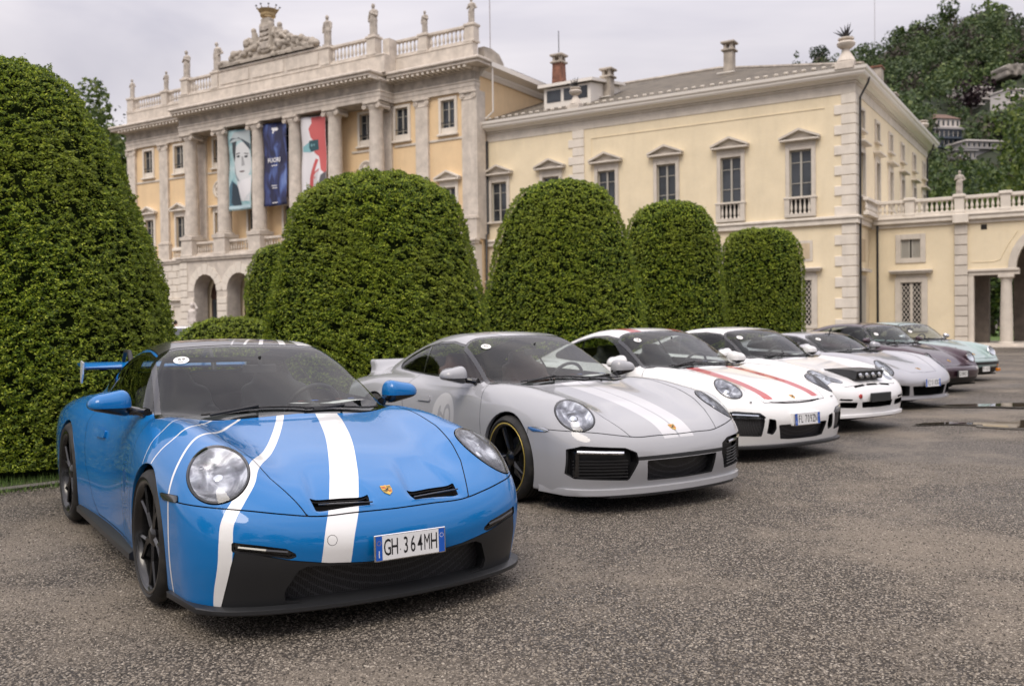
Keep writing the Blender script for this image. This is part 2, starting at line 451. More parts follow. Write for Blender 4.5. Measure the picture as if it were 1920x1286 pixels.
# ================================================================== ground
def ground():
    m = mat('gravel', (.14, .125, .11), .85)
    b = NB(m); v = b.pos((1, 1, 1))
    cell = b.voro(v, 78, out='Color'); d1 = b.voro(v, 78); d2 = b.voro(v, 200)
    big = b.voro(v, 38, out='Color'); dbig = b.voro(v, 38)
    col = b.ramp(cell, [(.0, (.023, .0195, .0155)), (.26, (.085, .072, .057)), (.55, (.215, .184, .148)), (.8, (.36, .315, .26)), (1, (.54, .49, .42))])
    n0 = b.noise(v, .55, 5, .55, .4); n1 = b.noise(v, 2.6, 5, .6)
    # sandy worn patches with fine dust between the stones
    sand = b.ramp(b.math('MULTIPLY', b.math('ADD', n0, b.math('MULTIPLY', n1, .35)), .8), [(.53, 0.0), (.64, 1.0)])
    fine = b.ramp(b.noise(v, 160, 3, .7), [(.3, (.15, .125, .096)), (.7, (.33, .28, .22))])
    gap = b.ramp(d1, [(.35, 0.0), (.66, 1.0)])
    col = b.mix(gap, col, (.037, .031, .025))
    col = b.mix(b.math('MULTIPLY', sand, .70), col, fine)
    bigm = b.ramp(dbig, [(.10, 1.0), (.16, 0.0)]); bigs = b.ramp(big, [(.72, 0.0), (.80, 1.0)])
    col = b.mix(b.math('MULTIPLY', bigm, b.math('MULTIPLY', bigs, .8)), col, (.30, .275, .245))
    # damp darker areas
    wet = b.ramp(b.noise(v, .32, 4, .5, .3), [(.46, 0.0), (.60, 1.0)])
    col = b.mix(b.math('MULTIPLY', wet, .28), col, b.mix(1.0, col, (.50, .49, .46), 'MULTIPLY'))
    h = b.math('SUBTRACT', b.math('ADD', b.math('MULTIPLY', d1, -1.0), b.math('MULTIPLY', d2, -.35)), b.math('MULTIPLY', sand, -.35))
    nb = b.bump(h, 1.0, .010); nb = b.bump(n1, .25, .03, nb)
    b.set(Base_Color=col, Roughness=b.math('SUBTRACT', .88, b.math('MULTIPLY', wet, .30)), Normal=nb)
    g = MB(); n = 120
    xs = [-1500] + [-60 + i for i in range(121)] + [1500]; ys = [-300] + [-10 + i for i in range(101)] + [2500]
    vs = []; 
    for y in ys:
        for x in xs:
            z = 0.0
            if abs(x) < 60 and -10 < y < 88:
                z = .012 * math.sin(x * .7 + y * .33) + .010 * math.sin(y * .9 - x * .25 + 1)
                z = z * .6 - .012
            else: z = -.012
            vs.append((x, y, z))
    W_ = len(xs); fs = [(j * W_ + i, j * W_ + i + 1, (j + 1) * W_ + i + 1, (j + 1) * W_ + i) for j in range(len(ys) - 1) for i in range(W_ - 1)]
    g.add(vs, fs); o = g.build('ground', m, None, True, 60); tag(o, 'grey-brown gravel forecourt', None, None, 'structure')
    # real stones lying on the near part of the forecourt
    ms = mat('loose_stone', (.2, .18, .16), .8); b = NB(ms); oi = b.n('ShaderNodeNewGeometry')
    b.set(Base_Color=b.ramp(oi.outputs['Random Per Island'], [(0, (.028, .0235, .019)), (.28, (.085, .072, .058)), (.6, (.21, .18, .146)), (.93, (.34, .30, .248)), (1, (.44, .395, .335))]))
    N = 210000
    # density falls with distance from the camera
    r = 1.9 + 8.0 * nr.rand(N) ** 1.15; a = np.radians(-36 + 72 * nr.rand(N))
    X = r * np.sin(a); Y = r * np.cos(a); Z = (.012 * np.sin(X * .7 + Y * .33) + .010 * np.sin(Y * .9 - X * .25 + 1)) * .6 - .012
    s = .0026 + .0044 * nr.rand(N) ** 2.2; 
    base = np.array([(1, 0, -.3), (-1, 0, -.3), (0, 1, -.3), (0, -1, -.3), (.2, 0, .8)], float)
    f = np.array([(0, 2, 4), (2, 1, 4), (1, 3, 4), (3, 0, 4)])
    th = nr.rand(N) * 6.28; c, sn = np.cos(th), np.sin(th)
    J = base[None] * (1 + .5 * (nr.rand(N, 5, 3) - .5)) * s[:, None, None] * np.array([1.25, .9, .8])
    V = np.stack([J[..., 0] * c[:, None] - J[..., 1] * sn[:, None] + X[:, None], J[..., 0] * sn[:, None] + J[..., 1] * c[:, None] + Y[:, None], J[..., 2] + Z[:, None] + s[:, None] * .35], -1).reshape(-1, 3)
    T = (f[None] + 5 * np.arange(N)[:, None, None]).reshape(-1, 3)
    o = npobj('loose_gravel', V, T, ms, smooth=False); tag(o, 'small loose stones lying on the near gravel', None, None, 'stuff')
    # puddles and damp rims
    mp_ = mat('puddle_water', (.05, .042, .03), .02, spec=.9); b = NB(mp_); v = b.pos((1, 1, 1)); b.set(Normal=b.bump(b.noise(v, 6, 2), .05, .004))
    md = mat('wet_gravel', (.05, .044, .037), .35); b = NB(md); v = b.pos((1, 1, 1)); b.set(Base_Color=b.ramp(b.voro(v, 70, out='Color'), [(0, (.05, .044, .034)), (.6, (.12, .105, .08)), (1, (.22, .196, .156))]), Normal=b.bump(b.voro(v, 70), .6, .006), Roughness=.7)
    def blobp(cx, cy, rx, ry, rot, z, mt, name, lab, seed, kind='structure'):
        rr = random.Random(seed); n = 40; ph = [rr.uniform(0, 6.28) for _ in range(5)]; vs = [(cx, cy, z)]
        for i in range(n):
            t = 2 * math.pi * i / n; k = 1 + .22 * math.sin(2 * t + ph[0]) + .16 * math.sin(3 * t + ph[1]) + .10 * math.sin(5 * t + ph[2]) + .06 * math.sin(9 * t + ph[3])
            x, y = rx * k * math.cos(t), ry * k * math.sin(t); vs.append((cx + x * math.cos(rot) - y * math.sin(rot), cy + x * math.sin(rot) + y * math.cos(rot), z))
        m = MB(); m.add(vs, [(0, 1 + i, 1 + (i + 1) % n) for i in range(n)]); o = m.build(name, mt); tag(o, lab, None, None, kind); return o
    P_ = [((8.35, 14.75), (1.15, .42), .03, 1), ((6.85, 12.1), (.95, .40), .02, 2), ((5.65, 12.25), (.30, .13), .1, 3)]
    for (c, r_, ro, sd_) in P_:
        blobp(c[0], c[1], r_[0] * 1.12, r_[1] * 1.2, ro, .004, md, 'damp_gravel', 'dark damp gravel around a rain puddle', sd_)
        blobp(c[0], c[1], r_[0], r_[1], ro, .009, mp_, 'puddle', 'shallow rain puddle mirroring the sky', sd_)
ground()
def lawn():
    # soil and grass strip under the clipped trees, with a low metal edging
    ms = mat('garden_soil', (.045, .04, .022), .95); b = NB(ms); v = b.pos((1, 1, 1)); n = b.noise(v, 3, 5)
    b.set(Base_Color=b.ramp(n, [(.3, (.03, .026, .017)), (.5, (.05, .055, .022)), (.7, (.035, .06, .015))]), Normal=b.bump(b.noise(v, 30, 4), .6, .02))
    edge = [(-9.0, 3.6), (-5.2, 7.35), (-3.75, 8.75), (-2.2, 11.1), (-.4, 13.6), (1.4, 16.1), (3.2, 18.6), (5.0, 21.1), (7.3, 24.6), (8.6, 27.2), (7.0, 29.4), (2.0, 30.5), (-6, 28), (-16, 22), (-18, 8), (-14, 2)]
    m = MB(); n_ = len(edge); vs = [(x, y, .018) for x, y in edge] + [(x, y, -.05) for x, y in edge]
    m.add(vs, [tuple(range(n_))] + [(i, i + n_, (i + 1) % n_ + n_, (i + 1) % n_) for i in range(n_)]); o = m.build('lawn', ms); tag(o, 'strip of grass and soil under the clipped trees', None, None, 'structure')
    m = MB(); m.tube([(x, y, .012) for x, y in edge[:9]], .02, 6); o = m.build('lawn_edging', mat('stone_edging', (.16, .15, .13), .9)); tag(o, 'low stone edging between gravel and lawn', 'edging')
    mg = mat('grass_blades', (.07, .13, .02), .6); b = NB(mg); gi = b.n('ShaderNodeNewGeometry'); b.set(Base_Color=b.ramp(gi.outputs['Random Per Island'], [(0, (.035, .07, .012)), (.6, (.08, .15, .025)), (1, (.16, .22, .05))]))
    N = 26000; t = nr.rand(N) * 3.0; i = np.minimum(t.astype(int), 2); f = t - i; E = np.array(edge); base = E[i] * (1 - f[:, None]) + E[i + 1] * f[:, None]
    d = E[i + 1] - E[i]; nn = np.stack([-d[:, 1], d[:, 0]], 1); nn /= np.linalg.norm(nn, axis=1, keepdims=True); w = nr.rand(N) ** .8 * 1.6 - .25
    p = base + nn * w[:, None]; hgt = (.03 + .07 * nr.rand(N)) * np.where(w < 0, .5, 1); an = nr.rand(N) * 6.28; ln = nr.rand(N, 2) * .05 - .025
    wd = .004; V = np.stack([np.stack([p[:, 0] - wd * np.cos(an), p[:, 1] - wd * np.sin(an), np.zeros(N) + .0], 1), np.stack([p[:, 0] + wd * np.cos(an), p[:, 1] + wd * np.sin(an), np.zeros(N)], 1), np.stack([p[:, 0] + ln[:, 0], p[:, 1] + ln[:, 1], hgt], 1)], 1).reshape(-1, 3)
    o = npobj('grass', V, np.arange(3 * N).reshape(-1, 3), mg, smooth=False); tag(o, 'short grass growing under the clipped trees', None, None, 'stuff')
lawn()
_fonts = {}
def _glyph(s, bold):
    k = (s, bold)
    if k not in _fonts:
        cu = bpy.data.curves.new('t', 'FONT'); cu.body = s; cu.size = 1.0; cu.extrude = .005; cu.align_x = 'CENTER'; cu.align_y = 'CENTER'; cu.offset = bold; cu.resolution_u = 3
        o = bpy.data.objects.new('t', cu); COL.objects.link(o); dg = bpy.context.evaluated_depsgraph_get(); me = bpy.data.meshes.new_from_object(o.evaluated_get(dg)); bpy.data.objects.remove(o); bpy.data.curves.remove(cu); _fonts[k] = me
    return _fonts[k]
for _c in set('GH364MFL709ZNEZ010DGCO989021911030.I58576') | {'69', '60', '58', '57', '56', '55', '54', 'FUORI'}: _glyph(_c, 0.0 if _c in 'MW' else .004 if len(_c) == 1 else .0 if _c != 'FUORI' else .02)
def text_mesh(name, s, size, matr, parent, M4, ext=.0006, align='CENTER', xs=1.0, bold=0.0):
    """flat raised lettering; M4 places it (text in local xy)"""
    me = _glyph(s, 0.0 if s in 'MW' else .004 if len(s) == 1 else .0 if s != 'FUORI' else .02).copy(); me.name = name; me.materials.clear(); me.materials.append(matr)
    me.transform(Matrix.Diagonal((size * xs, size, ext / .005, 1))); me.transform(M4)
    return link(bpy.data.objects.new(name, me), parent)
def frame_mat(c, ux, uz):
    """matrix whose x axis is ux, y axis is uz, z out"""
    ux = Vector(ux).normalized(); uz = Vector(uz); uz = (uz - ux * uz.dot(ux)).normalized(); n = ux.cross(uz)
    return Matrix(((ux.x, uz.x, n.x, c[0]), (ux.y, uz.y, n.y, c[1]), (ux.z, uz.z, n.z, c[2]), (0, 0, 0, 1)))
# ================================================================== the villa
VO = (16.012, 43.49, 0); VR = R_(147.852 - 180)
def stone_mat(name, c, var=.12, bump=.25, sc=3.0, rough=.85, streak=.5):
    m = mat(name, c, rough); b = NB(m); v = b.coord((1, 1, 1), 'Object'); v = b.pos()
    n = b.noise(v, .7 * sc, 6, .6); n2 = b.noise(v, 9 * sc, 5, .65)
    st = b.noise(b.pos((1.6, 1.6, .22)), 1.3, 5, .6)                 # rain streaks run down
    lo = tuple(x * (1 - var * 2.2) for x in c); hi = tuple(min(1, x * (1 + var)) for x in c)
    col = b.ramp(n, [(.25, lo), (.75, hi)])
    col = b.mix(b.ramp(st, [(.48, 0.0), (.72, streak)]), col, tuple(x * .62 for x in c))
    col = b.mix(.12, col, n2, 'OVERLAY')
    b.set(Base_Color=col, Normal=b.bump(n2, bump, .02)); return m
M_orange = stone_mat('ochre_render', (.80, .60, .365), .05, .1, 1.2, streak=.16)
M_cream = stone_mat('cream_render', (.81, .70, .50), .045, .1, 1.2, streak=.16)
M_stone = stone_mat('grey_beige_stone', (.67, .605, .53), .14)
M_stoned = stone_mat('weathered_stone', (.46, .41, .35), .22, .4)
M_stonel = stone_mat('pale_stone', (.76, .70, .615), .06, streak=.3)
M_grey = stone_mat('grey_trim', (.64, .585, .51), .08, streak=.3)
M_winf = mat('window_frame_paint', (.42, .40, .35), .5)
M_pane = mat('window_pane', (.03, .036, .044), .06, spec=.5)
_b = NB(M_pane); _v = _b.pos((.6, .6, .6)); _b.set(Base_Color=_b.ramp(_b.noise(_v, 1.2, 3), [(.35, (.008, .010, .013)), (.65, (.05, .058, .07))]), Normal=_b.bump(_b.noise(_v, 2.0, 2), .04, .02))
M_dark = mat('dark_opening', (.02, .018, .016), .9)
M_iron = mat('painted_iron', (.018, .018, .02), .4)
M_gutter = mat('cream_gutter', (.78, .74, .68), .35)
M_door = mat('brown_door', (.055, .022, .016), .4)
M_brick = stone_mat('chimney_brick', (.26, .12, .08), .35, .5, 6)
M_roof = mat('slate_roof', (.16, .145, .12), .85)
_b = NB(M_roof); _v = _b.pos((1, 1, 1)); _w = _b.n('ShaderNodeTexBrick'); _b.l(_v, _w.inputs[0]); _w.inputs['Scale'].default_value = 1.0; _w.inputs['Brick Width'].default_value = .55; _w.inputs['Row Height'].default_value = .28
_w.inputs['Color1'].default_value = (.19, .16, .12, 1); _w.inputs['Color2'].default_value = (.07, .06, .045, 1); _w.inputs['Mortar'].default_value = (.035, .03, .025, 1); _w.inputs['Mortar Size'].default_value = .035
_c = _b.mix(_b.ramp(_b.noise(_v, 1.1, 6, .65), [(.35, 0.0), (.7, .8)]), _w.outputs[0], _b.ramp(_b.noise(_v, 14, 5, .7), [(.3, (.05, .043, .033)), (.7, (.26, .22, .165))]))
_b.set(Base_Color=_c, Normal=_b.bump(_b.math('ADD', _w.outputs['Fac'], _b.noise(_v, 14, 5)), -.6, .05))

def root(name, lab, cat='building', grp=None):
    o = empty(name, VO, VR, lab, cat, grp); return o
def plane_obj(name, label, cat, M, loc, parentrot=VR, **k): pass
_mc = {}
def cached(key, fn):
    if key not in _mc: _mc[key] = fn()
    return _mc[key]
def baluster_mesh(h=.62, r=.085, mt=None, n=8):
    def f():
        m = MB(); k = h / .62
        m.lathe([(r * .95, 0), (r * .95, .05 * k), (r * .45, .08 * k), (r * .72, .14 * k), (r, .22 * k), (r * .80, .32 * k), (r * .42, .46 * k), (r * .40, .52 * k), (r * .70, .56 * k), (r * .85, .58 * k), (r * .85, h)], n=n)
        return m.data('baluster', mt or M_stone, True, 50)
    return cached(('bal', h, r, mt and mt.name, n), f)
def balustrade(par, name, x0, x1, y, z0, z1, n, mt=None, th=.24, axis='x', pitch=.245, r=.085):
    """rail, plinth and balusters between x0 and x1 (or along y)"""
    mt = mt or M_stone; m = MB()
    def bx(a0, a1, b0, b1, z0_, z1_):
        if axis == 'x': m.cbox(a0, a1, b0, b1, z0_, z1_, .012)
        else: m.cbox(b0, b1, a0, a1, z0_, z1_, .012)
    bx(x0, x1, y - th / 2 - .02, y + th / 2 + .02, z0, z0 + .16)
    o = m.build(name, mt, par)
    m = MB()
    if axis == 'x': m.cbox(x0, x1, y - th / 2 - .03, y + th / 2 + .03, z1 - .16, z1, .02)
    else: m.cbox(y - th / 2 - .03, y + th / 2 + .03, x0, x1, z1 - .16, z1, .02)
    m.build('rail', mt, o)
    me = baluster_mesh(z1 - z0 - .32, r, mt, 7); k = max(1, int(abs(x1 - x0) / pitch + .5)); 
    for i in range(k):
        t = x0 + (x1 - x0) * (i + .5) / k; inst('baluster', me, o, (t, y, z0 + .16) if axis == 'x' else (y, t, z0 + .16))
    return o
def pedestal(par, x, y, z0, z1, w=.6, d=.6, mt=None, name='pedestal'):
    m = MB(); m.cbox(x - w / 2 - .05, x + w / 2 + .05, y - d / 2 - .05, y + d / 2 + .05, z0, z0 + .14, .02); m.box(x - w / 2, x + w / 2, y - d / 2, y + d / 2, z0 + .14, z1 - .13)
    m.cbox(x - w / 2 - .07, x + w / 2 + .07, y - d / 2 - .07, y + d / 2 + .07, z1 - .13, z1 + .02, .025); return m.build(name, mt or M_stone, par)
def window(par, x, y, z0, z1, w, style, mt=M_stonel, ax=1, mull=True, sur=.19, arc=False, balc=False, face='y'):
    """window part with surround, frame, panes, sill; faces -y (or +x when face='x', then x/y swap roles)"""
    e = bpy.data.objects.new('window', None); e.empty_display_size = .2; link(e, par)
    if face == 'y': e.location = (x, y, 0)
    else: e.location = (x, y, 0); e.rotation_euler = (0, 0, math.pi / 2)
    key = (round(z0, 2), round(z1, 2), w, style, mt.name, mull, sur, balc)
    def f():
        L = []
        h = w / 2
        m = MB(); m.cbox(-h - sur, -h, -.07, .05, z0, z1 + sur, .015); m.cbox(h, h + sur, -.07, .05, z0, z1 + sur, .015); m.cbox(-h, h, -.07, .05, z1, z1 + sur, .012)
        m.cbox(-h - sur + .05, -h + .0, -.095, -.07, z0, z1 + sur * .6, .01); m.cbox(h, h + sur - .05, -.095, -.07, z0, z1 + sur * .6, .01); L.append(m.data('window_surround', mt))
        m = MB(); m.box(-h, h, .16, .19, z0, z1); L.append(m.data('pane', M_pane))
        q = (z1 - z0); m = MB(); t = .055
        m.box(-h, -h + t, .10, .16, z0, z1); m.box(h - t, h, .10, .16, z0, z1); m.box(-h + t, h - t, .10, .16, z1 - t, z1); m.box(-h + t, h - t, .10, .16, z0, z0 + t)
        if mull: m.box(-.045, .045, .09, .16, z0 + t, z1 - t)
        L.append(m.data('frame', M_winf))
        for k in (.30, .74):
            for s in (-1, 1): m = MB(); m.box(min(s * .045, s * (h - t)), max(s * .045, s * (h - t)), .12, .155, z0 + q * k - .015, z0 + q * k + .015); L.append(m.data('glazing_bar', M_winf))
        m = MB()
        m.box(-h, h, .19, .22, z0 - .0, z1); L.append(m.data('dark_room', M_dark))
        # reveals
        if style in ('ped', 'flat', 'hood'):
            zz = z1 + sur + .20; m = MB(); m.box(-h - sur, h + sur, -.06, .02, z1 + sur, zz); L.append(m.data('frieze_panel', mt))
            hw = h + sur + .22
            m = MB(); m.cbox(-hw, hw, -.34, .02, zz, zz + .10, .02)
            L.append(m.data('hood_cornice', mt))
            if style == 'ped':
                for s in (-1, 1):
                    m = MB(); a = [(s * (hw + .02), zz + .10), (s * (hw + .02), zz + .20), (0, zz + .60), (0, zz + .49)]
                    m.prism(a, -.36, .02, 'y'); L.append(m.data('pediment_slope', mt))
                m = MB(); m.prism([(-hw + .1, zz + .10), (hw - .1, zz + .10), (0, zz + .50)], -.10, .02, 'y'); L.append(m.data('tympanum', mt))
        if balc:
            m = MB(); m.cbox(-h - sur - .06, h + sur + .06, -.22, .02, z0 - .10, z0, .02); m.cbox(-h - sur - .02, h + sur + .02, -.20, .0, z0 - .97, z0 - .80, .015)
            m.box(-h - sur - .02, -h + .02, -.19, .0, z0 - .80, z0 - .10); m.box(h - .02, h + sur + .02, -.19, .0, z0 - .80, z0 - .10); L.append(m.data('window_balustrade', mt)); m = MB(); m.box(-h + .02, h - .02, -.03, .015, z0 - .80, z0 - .10); L.append(m.data('shade_panel', M_dark))  # flat dark panel paints the shade of an opening behind the balusters
        else:
            m = MB(); m.cbox(-h - sur - .06, h + sur + .06, -.20, .04, z0 - .12, z0, .02); L.append(m.data('sill', mt))
        if style == 'attic':
            m = MB(); m.box(-h, h, -.02, .01, z0 + .02, z0 + .36); L.append(m.data('parapet_panel', M_stonel))
            m = MB(); m.box(-h, h, -.05, -.02, z0 + .62, z0 + .67); 
            L.append(m.data('guard_rail', M_iron))
        return L
    for me in cached(key, f): inst(me.name.split('.')[0], me, e)
    if balc:
        bm_ = baluster_mesh(.68, .062, M_stonel, 6); k = 5
        for i in range(k): inst('baluster', bm_, e, (-w / 2 + w * (i + .5) / k, -.10, z0 - .79))
    return e
def column(par, x, y, z0, z1, r=.47):
    e = bpy.data.objects.new('column', None); e.empty_display_size = .3; link(e, par); e.location = (x, y, z0)
    H = z1 - z0
    def f():
        m = MB(); m.lathe([(r * 1.0, .32), (r * 1.0, H * .33), (r * .95, H * .6), (r * .86, H - .55), (r * .90, H - .50)], n=24); a = m.data('shaft', M_stone, True, 60)
        m = MB(); m.cbox(-r * 1.35, r * 1.35, -r * 1.35, r * 1.35, 0, .12, .01); m.lathe([(r * 1.32, .12), (r * 1.36, .17), (r * 1.30, .22), (r * 1.1, .24), (r * 1.16, .29), (r * 1.0, .32)], n=24); b = m.data('column_base', M_stone, True, 40)
        m = MB(); m.lathe([(r * .88, H - .52), (r * 1.05, H - .36), (r * 1.12, H - .28), (r * 1.0, H - .22)], n=20); m.cbox(-r * 1.25, r * 1.25, -r * 1.25, r * 1.25, H - .16, H, .03)
        m.box(-r * 1.1, r * 1.1, -r * 1.0, r * 1.0, H - .26, H - .16)
        for s in (-1, 1):
            for t in (-1, 1):
                c = (s * r * 1.12, 0, H - .30)
                vs = []
                for (rr, d) in ((.17, .0), (.15, .03), (.10, .035), (.075, .01), (.05, .05), (0, .05)): vs.append((rr, t * (r * 1.02 + d)))
                m.lathe(vs if t < 0 else vs, c=c, n=14, axis='y')
            m.lathe([(.13, -r * 1.0), (.10, 0), (.13, r * 1.0)], c=(s * r * 1.12, 0, H - .30), n=12, axis='y')
        c_ = m.data('capital', M_stone, True, 40)
        return (b, a, c_)
    for me in cached(('col', round(H, 2), r), f): inst(me.name.split('.')[0], me, e)
    return e
def pilaster(par, x, y, z0, z1, w=.92, d=.18, plinth=True, side=None):
    e = bpy.data.objects.new('pilaster', None); e.empty_display_size = .3; link(e, par); e.location = (x, y, 0)
    def f():
        h = w / 2; L = []
        m = MB(); m.box(-h, h, -d, .02, z0 + 1.35, z1 - .5); L.append(m.data('shaft', M_stone))
        m = MB(); m.cbox(-h - .12, h + .12, -d - .12, .02, z0, z0 + 1.12, .02); m.cbox(-h - .16, h + .16, -d - .16, .02, z0 + 1.12, z0 + 1.22, .02); m.cbox(-h - .06, h + .06, -d - .06, .02, z0 + 1.22, z0 + 1.35, .03); L.append(m.data('pilaster_base', M_stone))
        m = MB(); m.cbox(-h - .02, h + .02, -d - .03, .02, z1 - .52, z1 - .44, .015); m.box(-h, h, -d, .02, z1 - .44, z1 - .14); m.cbox(-h - .12, h + .12, -d - .12, .02, z1 - .14, z1, .03)
        for s in (-1, 1): m.lathe([(.17, .0), (.16, -.05), (.10, -.055), (.08, -.02), (.05, -.07), (0, -.07)][::-1], c=(s * (h - .05), -d - .02, z1 - .29), n=14, axis='y')
        L.append(m.data('capital', M_stone)); return L
    for me in cached(('pil', w, d, z0, z1), f): inst(me.name.split('.')[0], me, e)
    return e
def quoins(par, x, y, z0, z1, wl, ws, side='L', h=.475, d=.06, face=None, mt=None, n=None):
    """alternating dressed corner stones; face: list of (dirx,diry) -- front stones run along x from x"""
    k = int(round((z1 - z0) / h)); h = (z1 - z0) / k
    for i in range(k):
        w = wl if i % 2 == 0 else ws
        def f(w=w):
            m = MB(); a, b = (0, w) if side == 'L' else (-w, 0)
            m.cbox(a, b, -d, .03, .012, h - .012, .02); return m.data('quoin_stone', mt or M_stonel)
        me = cached(('q', w, round(h, 3), d, side, (mt or M_stonel).name), f); inst('quoin_stone', me, par, (x, y, z0 + i * h))
def quoins_x(par, x, y, z0, z1, wl, ws, h=.475, d=.06, mt=None, away=1):
    k = int(round((z1 - z0) / h)); h = (z1 - z0) / k
    for i in range(k):
        w = wl if i % 2 == 0 else ws
        def f(w=w):
            m = MB(); m.cbox(-.03, d, 0 if away > 0 else -w, w if away > 0 else 0, .012, h - .012, .02); return m.data('quoin_stone', mt or M_stonel)
        me = cached(('qx', w, round(h, 3), d, (mt or M_stonel).name, away), f); inst('quoin_stone', me, par, (x, y, z0 + i * h))
def holed_wall(par, name, x0, x1, z0, z1, y0, y1, holes, mt):
    """wall slab with rectangular openings (x0,x1,z0,z1)"""
    xs = sorted(set([x0, x1] + [h[0] for h in holes] + [h[1] for h in holes])); m = MB()
    for a, b in zip(xs[:-1], xs[1:]):
        hs = sorted([(h[2], h[3]) for h in holes if h[0] <= a + 1e-6 and h[1] >= b - 1e-6]); z = z0
        for c, d in hs:
            if c > z: m.box(a, b, y0, y1, z, c)
            z = d
        if z < z1: m.box(a, b, y0, y1, z, z1)
    return m.build(name, mt, par)

def main_block():
    B = root('villa', 'tall neoclassical villa block with six columns, three banners and roof statues')
    xL, xR, yf = -52.1, -20.5, -.946
    # windows
    cols = [-27.1, -30.42, -33.78, -37.15, -40.5, -43.8]
    mids = [(cols[i] + cols[i + 1]) / 2 for i in range(5)]
    sidex = [-22.5, -25.93, -46.3, -49.75]
    holes = []
    for x in mids + sidex:
        holes += [(x - .485, x + .485, 12.45, 14.40), (x - .475, x + .475, 7.15, 9.33)]
    wl = holed_wall(B, 'wall', xL, xR, 6.1, 14.75, yf, yf + .35, holes, M_orange)
    m = MB(); m.box(xL, xL + .35, yf + .35, 15, 0, 16.2); m.box(xR - .35, xR, yf + .35, 15, 0, 16.2); m.box(xL + .35, xR - .35, 14.6, 15, 0, 16.2); m.box(xL + .35, xR - .35, yf + .36, yf + .6, 0, 6.1); m.build('side_wall', M_orange, B)
    for x in mids: window(B, x, yf, 12.45, 14.40, .97, 'attic', M_stonel); 
    for x in mids: window(B, x, yf, 7.15, 9.33, .95, 'hood', M_stonel)
    for x in sidex: window(B, x, yf, 12.45, 14.40, .97, 'attic', M_stonel); window(B, x, yf, 7.15, 9.33, .95, 'ped', M_stonel)
    for x in sidex:
        balustrade(B, 'balconette', x - .75, x + .75, yf - .14, 6.25, 7.05, 5, M_stonel, .16, pitch=.2, r=.055)
    # string course in lengths between the pilasters
    pil = [-20.97, -24.33, -47.9, -51.6]
    m = MB(); m.cbox(-23.86, -21.45, yf - .06, yf + .02, 12.06, 12.2, .015); m.cbox(-26.5, -24.8, yf - .06, yf + .02, 12.06, 12.2, .015); m.cbox(-47.43, -44.4, yf - .06, yf + .02, 12.06, 12.2, .015); m.cbox(-51.13, -48.37, yf - .06, yf + .02, 12.06, 12.2, .015)
    for a, b in zip(cols[:-1], cols[1:]): m.cbox(b + .5, a - .5, yf - .06, yf + .02, 12.06, 12.2, .015)
    m.build('string_course', M_grey, B)
    for x in pil: pilaster(B, x, yf, 6.25, 14.7)
    # return of the corner pilaster
    m = MB(); m.box(xR, xR + .12, yf - .18, yf + .7, 6.25, 14.7); m.build('corner_return', M_stone, B)
    # columns with pedestals and balustrades between
    yc = -1.95
    for x in cols:
        column(B, x, yc, 7.5, 14.7); pedestal(B, x, yc, 6.25, 7.5, 1.12, 1.12)
    for x in (cols[0] + .9, cols[-1] - .9): pilaster(B, (cols[0] if x > -35 else cols[-1]), yf, 6.25, 14.7, .9, .16)
    for a, b in zip(cols[:-1], cols[1:]): balustrade(B, 'balcony_balustrade', b + .6, a - .6, yc - .1, 6.3, 7.25, 0, M_stone, .2, pitch=.235, r=.07)
    # entablature: side lengths and the projecting middle
    def entab(x0, x1, y, name, ends=(.95, .95)):
        e = bpy.data.objects.new('entablature', None); e.empty_display_size = .3; link(e, B)
        m = MB(); m.box(x0, x1, y, yf + .34, 14.7, 14.95); m.box(x0 - .03, x1 + .03, y - .03, yf + .34, 14.95, 15.18); m.cbox(x0 - .07, x1 + .07, y - .08, yf + .34, 15.18, 15.28, .02); m.build('architrave', M_stone, e)
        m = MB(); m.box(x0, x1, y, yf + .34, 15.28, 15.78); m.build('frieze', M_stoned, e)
        m = MB(); m.cbox(x0 - .06, x1 + .06, y - .07, yf + .34, 15.78, 15.86, .02); m.box(x0 - .10, x1 + .10, y - .12, yf + .34, 15.86, 15.98)
        m.cbox(x0 - ends[0] + .12, x1 + ends[1] - .12, y - .80, yf + .34, 16.00, 16.16, .02); m.cbox(x0 - ends[0], x1 + ends[1], y - .92, yf + .34, 16.16, 16.34, .05); m.build('cornice', M_stone, e)
        def f(): q = MB(); q.box(-.085, .085, -.62, 0, 0, .14); return q.data('dentil', M_stonel)
        me = cached('dentil', f); n = int((x1 - x0) / .36)
        for i in range(n): inst('dentil', me, e, (x0 + (x1 - x0) * (i + .5) / n, y - .12, 15.86))
        return e
    entab(-26.4, xR, yf - .19, 'a', (0, .9)); entab(xL, -44.5, yf - .19, 'b', (.9, 0)); entab(-44.5, -26.4, yc - .45, 'c', (.0, .0))
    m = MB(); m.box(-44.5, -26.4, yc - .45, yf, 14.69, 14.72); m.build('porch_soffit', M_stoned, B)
    # flat terrace roof so nothing shows through, eaves down the right side
    m = MB(); m.box(xL, xR, yf, 15, 16.2, 16.3); m.build('roof', M_stoned, B)
    m = MB(); m.prism([(-.0, 15.55), (.12, 15.55), (.28, 15.75), (.28, 15.85), (.85, 16.0), (.85, 16.28), (.0, 16.3)], yf + .34, 15, 'y')
    o = m.build('side_eave', M_gutter, B); o.location.x = xR
    m = MB(); m.prism([(xR - 2, 16.3), (xR + .85, 16.3), (xR - 2, 17.3)], 1.5, 15, 'y'); m.build('side_roof', M_roof, B)
    # attic
    zt = 18.5
    def plinth(x0, x1, y, z1=17.45):
        m = MB(); m.box(x0, x1, y, y + .5, 16.34, z1 - .1); m.cbox(x0, x1, y - .04, y + .54, z1 - .1, z1, .02); m.build('attic_plinth', M_stone, B)
    ya = yf - .15; yb = yc - .25
